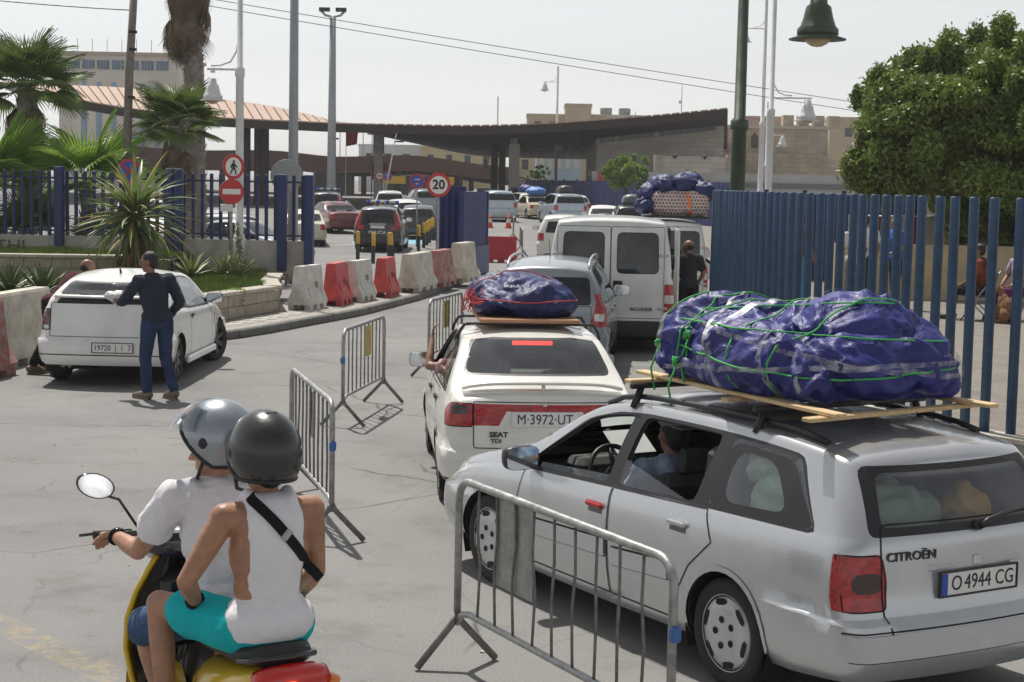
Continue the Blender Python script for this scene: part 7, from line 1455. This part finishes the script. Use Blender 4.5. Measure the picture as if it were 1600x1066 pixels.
def palm(name, label, x, y, z, trunk_h, tr, nf, ndead, sc, mat=None, skirt=0., lean=(0,0), seed=0, elmin=-.35, fans=None):
    r = thing(name, label, 'palm', (x,y,z)); rr = random.Random(seed); top = Vector((lean[0],lean[1],trunk_h)); m = MB(); N = max(4,int(trunk_h/.16)); P, Rr = [], []
    for i in range(N+1): t = i/N; P.append(Vector((lean[0]*t*t,lean[1]*t*t,trunk_h*t))); Rr.append(tr*(1.15-.25*t)*(1.06 if i%2 else .95))
    if trunk_h > .3: m.tube(P, Rr, 12); m.build('trunk', PTRUNK, r)
    if trunk_h > 1.5:
        sm = MB(); sm.add([(0,-.06,0),(0,.06,0),(.05,.045,.13),(.05,-.045,.13)], [(0,1,2,3)]); sme_ = sm.mesh('leaf_base'); scn = MB()
        for i in range(int(trunk_h*60)):
            t = rr.random(); a = rr.uniform(0,2*pi); q = Vector((lean[0]*t*t,lean[1]*t*t,trunk_h*t)); rad = tr*(1.15-.25*t); R_ = Matrix.Rotation(a,3,'Z'); scn.add([q+R_ @ Vector((rad+vx,vy,vz)) for vx,vy,vz in ((-.01,-.06,0),(-.01,.06,0),(.055,.04,.14),(.055,-.04,.14))], [(0,1,2,3)])
        tag(scn.build('leaf_bases', PTRUNK, r), kind='stuff')
    for i in range(nf):
        a = i*2.399+rr.uniform(-.3,.3); e = elmin+(1.25-elmin)*(1-(i/max(1,nf-1)))**.8+rr.uniform(-.1,.1); s = sc*rr.uniform(.85,1.1)
        o = link('frond', (fans or FANS)[i%3], mat or PALM, r, top); o.rotation_euler = Euler((rr.uniform(-.4,.4),-e,a)); o.scale = (s,s,s)
    for i in range(ndead):
        a = rr.uniform(0,2*pi); o = link('dead_frond', FAND[i%2], DEADP, r, top-Vector((0,0,rr.uniform(0,skirt)))); o.rotation_euler = Euler((rr.uniform(-.3,.3),rr.uniform(.85,1.45),a)); s = sc*rr.uniform(.7,1.0); o.scale = (s,s,s)
    return r
palm('fan_palm', 'palm at the left edge with a fan crown and a brown hanging skirt', -11.9,40,.5,4.2,.24,44,60,1.02,skirt=1.2,seed=2)
palm('fan_palm', 'fan palm between the timber pole and the white lamp post', -7.95,38.6,.5,3.3,.2,32,36,.82,skirt=.9,seed=5)
palm('tall_palm', 'tall palm whose brown skirt hangs in from the top of the picture', -8.75,45,.5,9.2,.25,16,260,1.2,skirt=2.7,lean=(-.25,0),seed=8)
palm('young_palm', 'bright green young fan palm behind the picket fence, right of the two', -10.1,38.6,.6,1.55,.12,16,3,1.35,PALMB,seed=11,elmin=.2,fans=FANB)
palm('young_palm', 'bright green young fan palm behind the picket fence at the left edge', -12.3,38.5,.6,1.5,.12,16,3,1.35,PALMB,seed=13,elmin=.2,fans=FANB)
palm('low_palm', 'dark low palm filling the gap behind the left pickets', -11.3,38.0,.6,.5,.12,16,6,.85,seed=17,elmin=-.1); palm('low_palm', 'dark low palm behind the pickets beside the timber pole', -9.4,38.0,.6,.4,.12,14,6,.8,seed=19,elmin=-.1); palm('low_palm', 'dark low palm behind the leftmost pickets', -13.2,38.3,.6,.5,.12,14,6,.85,seed=23,elmin=-.1)
def blade_mesh(ln, w, droop, seg=7, fold=.25, thick=0.):
    m = MB(); V = []
    for i in range(seg+1): t = i/seg; ww = w*(.55+.9*t if t < .4 else .91*(1-((t-.4)/.6)**1.8)+.01); x = ln*(t-.12*droop*t*t); z = -droop*ln*t**2.2*.6; V += [(x,ww,z+ww*fold),(x,0,z),(x,-ww,z+ww*fold)]
    m.add(V, [(3*k+j,3*k+j+1,3*k+4+j,3*k+3+j) for k in range(seg) for j in range(2)], True); return m.mesh('leaf')
DR = [blade_mesh(1.35,.05,d) for d in (.3,.55,.8)]; DRD = [blade_mesh(.95,.035,d) for d in (.9,1.4)]; DRG = leafmat('dracaena_green', (.19,.26,.08), (.10,.15,.045), 3); DRY = leafmat('dracaena_yellow', (.46,.36,.10), (.28,.27,.08), 3); DRT = M('dead_leaf_tan', (.27,.185,.11), .9, rgb2=(.15,.10,.06), scale=5)
DRYm = [d.copy() for d in DR]
r = thing('long_leaved_plant', 'big drooping long-leaved plant with yellowing tips behind the white hatchback', 'plant', (-7.55,32.6,.5)); m = MB(); m.tube([(0,0,0),(.03,0,.7),(0,0,1.35)], [.2,.16,.13], 10); m.build('trunk', DRT, r); rr = random.Random(4)
for i in range(150):
    t = i/150; a = i*2.399; e = 1.35-1.75*t**.8+rr.uniform(-.15,.15); yl = rr.random() < .22; o = link('leaf', (DRYm if yl else DR)[i%3], DRY if yl else DRG, r, (0,0,1.42-.25*t)); o.rotation_euler = Euler((rr.uniform(-.3,.3),-e,a)); s = rr.uniform(.8,1.15); o.scale = (s,s,s)
for i in range(80): a = rr.uniform(0,2*pi); o = link('dead_leaf', DRD[i%2], DRT, r, (.08*cos(a),.08*sin(a),1.2-rr.random()*.55)); o.rotation_euler = Euler((rr.uniform(-.4,.4),rr.uniform(.35,1.1),a)); s = rr.uniform(.7,1.1); o.scale = (s,s,s)
AG = [blade_mesh(.55,.036,d,5,.5) for d in (.05,.25)]; AGM = M('agave_green', (.14,.19,.075), .5, rgb2=(.07,.11,.045), scale=8); AGS = M('agave_striped', (.42,.42,.22), .55, rgb2=(.13,.18,.06), scale=14, stretch=(1,9,9)); AG2 = [g_.copy() for g_ in AG]
for j, (x, y, s, st, lb) in enumerate([(-8.75,28.3,1.15,0,'spiky green agave at the left edge of the planted bed'),(-8.1,28.0,1.25,0,'spiky green agave in the bed just left of the hatchback'),(-7.6,29.6,.8,0,'small green agave in the bed behind the hatchback roof'),(-6.62,33.5,1.15,1,'striped agave in the bed nearest the drooping plant'),(-6.05,33.9,1.15,1,'striped agave in the bed at the foot of the lamp post'),(-5.72,33.7,1.05,1,'striped agave in the bed right of the lamp post')]):
    r = thing('agave', lb, 'plant', (x,y,.53), 0, 'agaves in the planted bed'); rr = random.Random(j)
    for i in range(34): o = link('leaf', (AG2 if st else AG)[i%2], AGS if st else AGM, r, (0,0,.03)); o.rotation_euler = Euler((0,-(1.35-1.15*i/34+rr.uniform(-.1,.1)),i*2.399)); q = s*rr.uniform(.8,1.1); o.scale = (q,q,q)
r = thing('climbing_vine', 'thin dark vine climbing the foot of the white lamp post', 'plant', (-5.93,35.25,.53)); link('leaves', leaves([(.05,0,.3),(0,0,.7),(-.05,0,1.0)], [(.14,.1,.3),(.1,.08,.25),(.08,.06,.2)], 500, .035, 3), LEAF, r); m = MB(); m.tube([(.1,0,0),(0,-.05,.5),(-.03,-.05,1.1)], .01, 5); m.build('stem', BARK, r)
r = thing('wall_creeper', 'green creeper hanging over the planter coping', 'plant', (-4.95,29.35,.5)); link('leaves', leaves([(0,0,.08),(.05,-.03,-.08),(-.05,.15,.1)], [(.16,.22,.06),(.07,.12,.12),(.14,.2,.05)], 900, .028, 4), LEAF2, r); m = MB(); m.tube([(-.1,0,.06),(.0,0,.1),(.06,-.02,-.12)], .008, 5); m.build('stem', BARK, r)
# ---------------------------------------------------------------- the other vehicles
def far_car(kind, key, L_, W_, H_, name, label, cat, pm, x, y, head=(0,1), style='alloy5', glassm=None, over=None, wr=.31, **kw):
    S = spec(kind, key, L_, W_, H_, .86, L_*.6, wr, step=.13, **kw); h = Vector((head[0],head[1],0)).normalized()
    r = car(S, name, label, cat, pm, (x,y), atan2(h.y,h.x), style=style, glassm=glassm or GLASS_D, over=over, z=zg(y)); mirrors(r, S, L_*.69, H_*.66, BLACK, 1.1); seats(r, S, L_*.53, h=H_*.12-.15); return r, S
PB = paint('police_navy', (.010,.013,.028), 0, .25, .1); PR_ = paint('dark_red', (.13,.022,.025), .3, .3, .08); PGD = paint('dark_grey', (.05,.053,.058), .4, .3, .08); PBL = paint('ice_blue', (.42,.50,.56), .4, .32, .06); PBE = paint('old_beige', (.55,.48,.34), 0, .4, .08); PIV = paint('ivory', (.62,.58,.47), 0, .35, .06)
SUVK = dict(pil=[(.40,.52),(1.25,1.22),(2.15,2.1),(3.35,2.75)])
def police(x, y, key, label, head=(0,1), words=True):
    r, S = far_car('suv', key, 4.6, 1.80, 1.68, 'police_car', label, 'police car', PB, x, y, head, 'alloy5', cuts=[('tail_lamp','rear',rnd([(.64,.95),(.80,.95),(.74,1.50),(.58,1.50)],.03),{'mir':1}),('tail_lamp','side',[(-.2,.95),(.12,.95),(.30,1.50),(.0,1.50)]),('tail_lamp_low','rear',rnd([(.50,.82),(.74,.82),(.74,.95),(.50,.95)],.02),{'mir':1})], rw=(1.06,.54,1.38,.46), over={'tail_lamp_low': RED}, **SUVK)
    sh = SHELLS[key]; m = MB(); m.box((2.2,0,1.74),(.28,1.25,.06),bev=.02); bar = m.build('light_bar', BLACK, r)
    for i in range(7): m = MB(); m.box((2.2,-.54+.18*i,1.815),(.2,.15,.11),bev=.03); m.build('beacon', M('beacon_blue', (.03,.10,.55), .2, coat=.6) if i % 2 == 0 else M('beacon_clear', (.7,.68,.45), .2, coat=.6), bar)
    plate(r, S, 0, .93, ''); m = MB(); q = hitpt(sh.bvh, 'rear', (0,1.0)); m.box(q+Vector((-.02,0,.03)),(.03,.62,.05),bev=.012); m.build('chrome_strip', CHROME, r)
    if words: q = hitpt(sh.bvh, 'rear', (0,.72)); txt('POLICIA', .15, SWHITE, 'lettering', r, (q.x-.02,0,.73), (pi/2,0,-pi/2), .002, sx=1.15, bold=.003)
    m = MB(); q = hitpt(sh.bvh, 'rear', (.55,.98)); m.box(q+Vector((-.02,.05,-.04)),(.012,.2,.07)); m.build('reflective_sticker', M('sticker_red', (.6,.05,.05), .4), r); return r
police(-4.98,59.6,'police_near','dark police off-roader with POLICIA on its tailgate behind the bollards'); police(-9.7,84,'police_far','second dark police off-roader farther back at left', (-.05,1))
far_car('saloon','saloon_red',4.35,1.72,1.45,'saloon_car','dark red saloon parked left of the police off-roader','car',PR_,-7.55,74.0,(-.42,1),beltf=.645)
far_car('saloon','saloon_ivory',4.4,1.70,1.40,'saloon_car','ivory saloon parked behind the right end of the picket fence','car',PIV,-8.0,62.5,(-.15,1),'alloy7')
far_car('hatch','hatch_dark',4.1,1.72,1.48,'hatchback_car','dark hatchback just right of the police off-roader','car',PGD,-4.15,70,(.0,1))
far_car('hatch','hatch_white',3.8,1.66,1.48,'hatchback_car','small white hatchback behind the no-parking sign','car',WHITE,-5.05,80,(-.35,1))
far_car('suv','suv_white',4.4,1.80,1.66,'off_roader','white off-roader with a blue light strip behind the red saloon','car',WHITE,-7.0,92,(-.1,1),**SUVK)
far_car('suv','suv_silver2',4.4,1.80,1.70,'off_roader','silver off-roader parked at the back near the rear canopy','car',SILVER2,-5.2,98,(-.2,1),**SUVK)
far_car('suv','suv_silver',4.78,1.91,1.80,'off_roader','silver off-roader standing at the cones on the empty lane','car',PBL,-.75,92.5,(-.13,1),wr=.36,pil=[(.42,.55),(1.35,1.3),(2.3,2.25),(3.5,2.9)])
e1, _ = far_car('estate','estate_white',4.6,1.76,1.50,'estate_car','white estate with a blue bundle behind the silver off-roader','car',WHITE,1.15,104,(-.25,1))
e2, _ = far_car('saloon','saloon_beige',4.7,1.76,1.44,'saloon_car','old beige saloon with a bright blue load in the far queue','car',PBE,1.75,98,(-.25,1),'steel')
e3, _ = far_car('mpv','mpv_blue',4.75,1.95,1.75,'people_carrier','ice-blue people carrier with a black roof box in the far queue','car',PBL,3.1,90,(-.2,1),wr=.33,pil=[(.42,.52),(1.4,1.35),(2.5,2.45),(3.9,3.1)])
far_car('saloon','saloon_white',4.3,1.70,1.42,'saloon_car','white saloon in the far queue beside the van roof','car',WHITE,4.3,78,(.02,1))
e4, _ = far_car('suv','suv_grey',4.4,1.78,1.66,'off_roader','grey off-roader with a roof box left of the loaded van','car',PGD,5.1,70,(.0,1),**SUVK)
far_car('suv','suv_qashqai',4.33,1.78,1.60,'off_roader','white off-roader with roof rails left of the nearer van','car',CREAMW,1.62,54.2,(.03,1),rw=(1.03,.56,1.36,.47),over={'lip': BLACK},**SUVK)
far_car('hatch','hatch_left',4.0,1.68,1.46,'hatchback_car','white hatchback parked behind the picket fence at left','car',WHITE,-8.8,54,(-.3,-1),'cap'); far_car('estate','estate_left',4.5,1.74,1.50,'estate_car','silver estate facing us behind the picket fence','car',SILVER,-10.6,58,(.15,-1)); far_car('mpv','mpv_left',4.7,1.9,1.95,'people_carrier','white people carrier behind the picket fence by the tall palm','car',WHITE,-11.9,52,(.25,-1),pil=[(.42,.52),(1.4,1.35),(2.5,2.45),(3.9,3.1)])
far_car('saloon','saloon_left',4.4,1.72,1.42,'saloon_car','pale saloon parked behind the striped agaves and pickets','car',SILVER,-10.2,48.5,(.95,-.3))
def top_load(label, car_o, x, z, r_, mat, seed, name='roof_load'):
    w = car_o.matrix_basis @ Vector((x,0,z)); m = MB(); m.box((0,0,.02),(r_[0]*1.5,r_[1]*1.5,r_[2]*.7),bev=.06); m.ell((0,0,.05),r_,16,10); m.ell((.2,.1,.1),(r_[0]*.5,r_[1]*.6,r_[2]*.8),14,8); tag(link(name, bundle(m,.045,.8,seed,3), mat, None, w, (0,0,car_o.rotation_euler.z)), label, 'luggage')
top_load('blue plastic bundle on the far white estate', e1, 1.7, 1.65, (.75,.5,.26), TARP, 41); top_load('bright blue plastic bundle on the old beige saloon', e2, 2.0, 1.62, (.8,.6,.25), TARP2, 42)
def roof_box(label, car_o, x, z, mat):
    w = car_o.matrix_basis @ Vector((x,0,z)); r = thing('roof_box', label, 'roof box', w, car_o.rotation_euler.z); m = MB(); V = []
    for xx, s_, h in ((-.8,.5,.5),(-.74,.9,.85),(-.5,1,1),(.2,1,.98),(.65,.85,.75),(.85,.45,.35)): V += [(xx,.42*s_*cos(t),.02+.36*h*max(0,sin(t))**.6) for t in np.linspace(0,pi,10)]
    m.add(V, [(i*10+k,i*10+k+1,(i+1)*10+k+1,(i+1)*10+k) for i in range(5) for k in range(9)]+[tuple(range(10)),tuple(range(50,60))], True); m.build('lid', mat, r, fixn=True); m = MB(); m.box((0,0,-.02),(1.4,.8,.05)); m.build('base', BLACK, r)
BOXM = M('roof_box_black', (.035,.037,.04), .4, var=.1); roof_box('black roof box on the ice-blue people carrier', e3, 1.8, 1.80, BOXM); roof_box('dark grey roof box on the grey off-roader', e4, 1.8, 1.74, M('roof_box_grey', (.12,.13,.135), .45))
# painted bays and a flush blue bay on the parking ground
m = MB(); m.quad((-6.6,66,.076),(-3.7,66,.076),(-3.7,70.5,.13),(-6.6,70.5,.13)); 
struct('blue_bay', m, M('paint_bay_blue', (.20,.38,.50), .85, var=.15, scale=1.5)) ; m = MB(); m.quad((-8.6,60.2,.008),(-8.45,60.2,.008),(-5.9,66,.078),(-6.05,66,.078)); struct('bay_line', m, M('paint_line_white', (.5,.5,.48), .85, var=.2, scale=3))

# litter on the road
m = MB(); rr = random.Random(12)
for i in range(150):
    x, y = rr.uniform(-6,3.5), 7+rr.random()**1.6*30; a = rr.uniform(0,6.28); s = rr.uniform(.008,.028)
    m.add([(x+s*cos(a),y+s*sin(a),.006),(x-s*sin(a)*.6,y+s*cos(a)*.6,.012),(x-s*cos(a),y-s*sin(a),.006),(x+s*sin(a)*.6,y-s*cos(a)*.6,.009)], [(0,1,2,3)])
tag(m.build('road_litter', M('litter', (.55,.5,.42), .8, rgb2=(.22,.16,.09), scale=1.5)), 'scattered scraps of paper and dry leaves on the road', 'litter', kind='stuff')

for i, (kind, x, y, pm, lb) in enumerate([('estate',-2.0,118,SILVER,'silver estate at the far end of the queue under the canopy'),('suv',.6,116,PGD,'dark off-roader at the far end of the queue'),('hatch',-2.6,104,WHITE,'white hatchback in the far queue left of the cone lane'),('saloon',-6.3,110,PGD,'dark saloon parked far back left of the signs'),('hatch',3.9,101,CREAMW,'cream hatchback in the far queue by the blue sheet wall')]):
    k_, L_, W_, H_ = {'estate': ('estate_left',4.5,1.74,1.50), 'suv': ('suv_white',4.4,1.80,1.66), 'hatch': ('hatch_dark',4.1,1.72,1.48), 'saloon': ('saloon_white',4.3,1.70,1.42)}[kind]; far_car(kind,k_,L_,W_,H_,'parked_car',lb,'car',pm,x,y,(-.15,1))
# thin summer haze between the near and the far
hz = MB(); hz.box((0,1280,9.5),(3040,2660,22)); ho = tag(hz.build('haze', None), kind='stuff'); hm = bpy.data.materials.new('haze_air'); hm.use_nodes = True; hn = hm.node_tree.nodes; hn.clear()
pv_ = hn.new('ShaderNodeVolumePrincipled'); pv_.inputs['Color'].default_value = (.9,.92,.95,1); pv_.inputs['Density'].default_value = .0005; oo = hn.new('ShaderNodeOutputMaterial'); hm.node_tree.links.new(pv_.outputs[0], oo.inputs['Volume']); ho.data.materials.append(hm)
bpy.data.scenes.remove(SCRATCH)
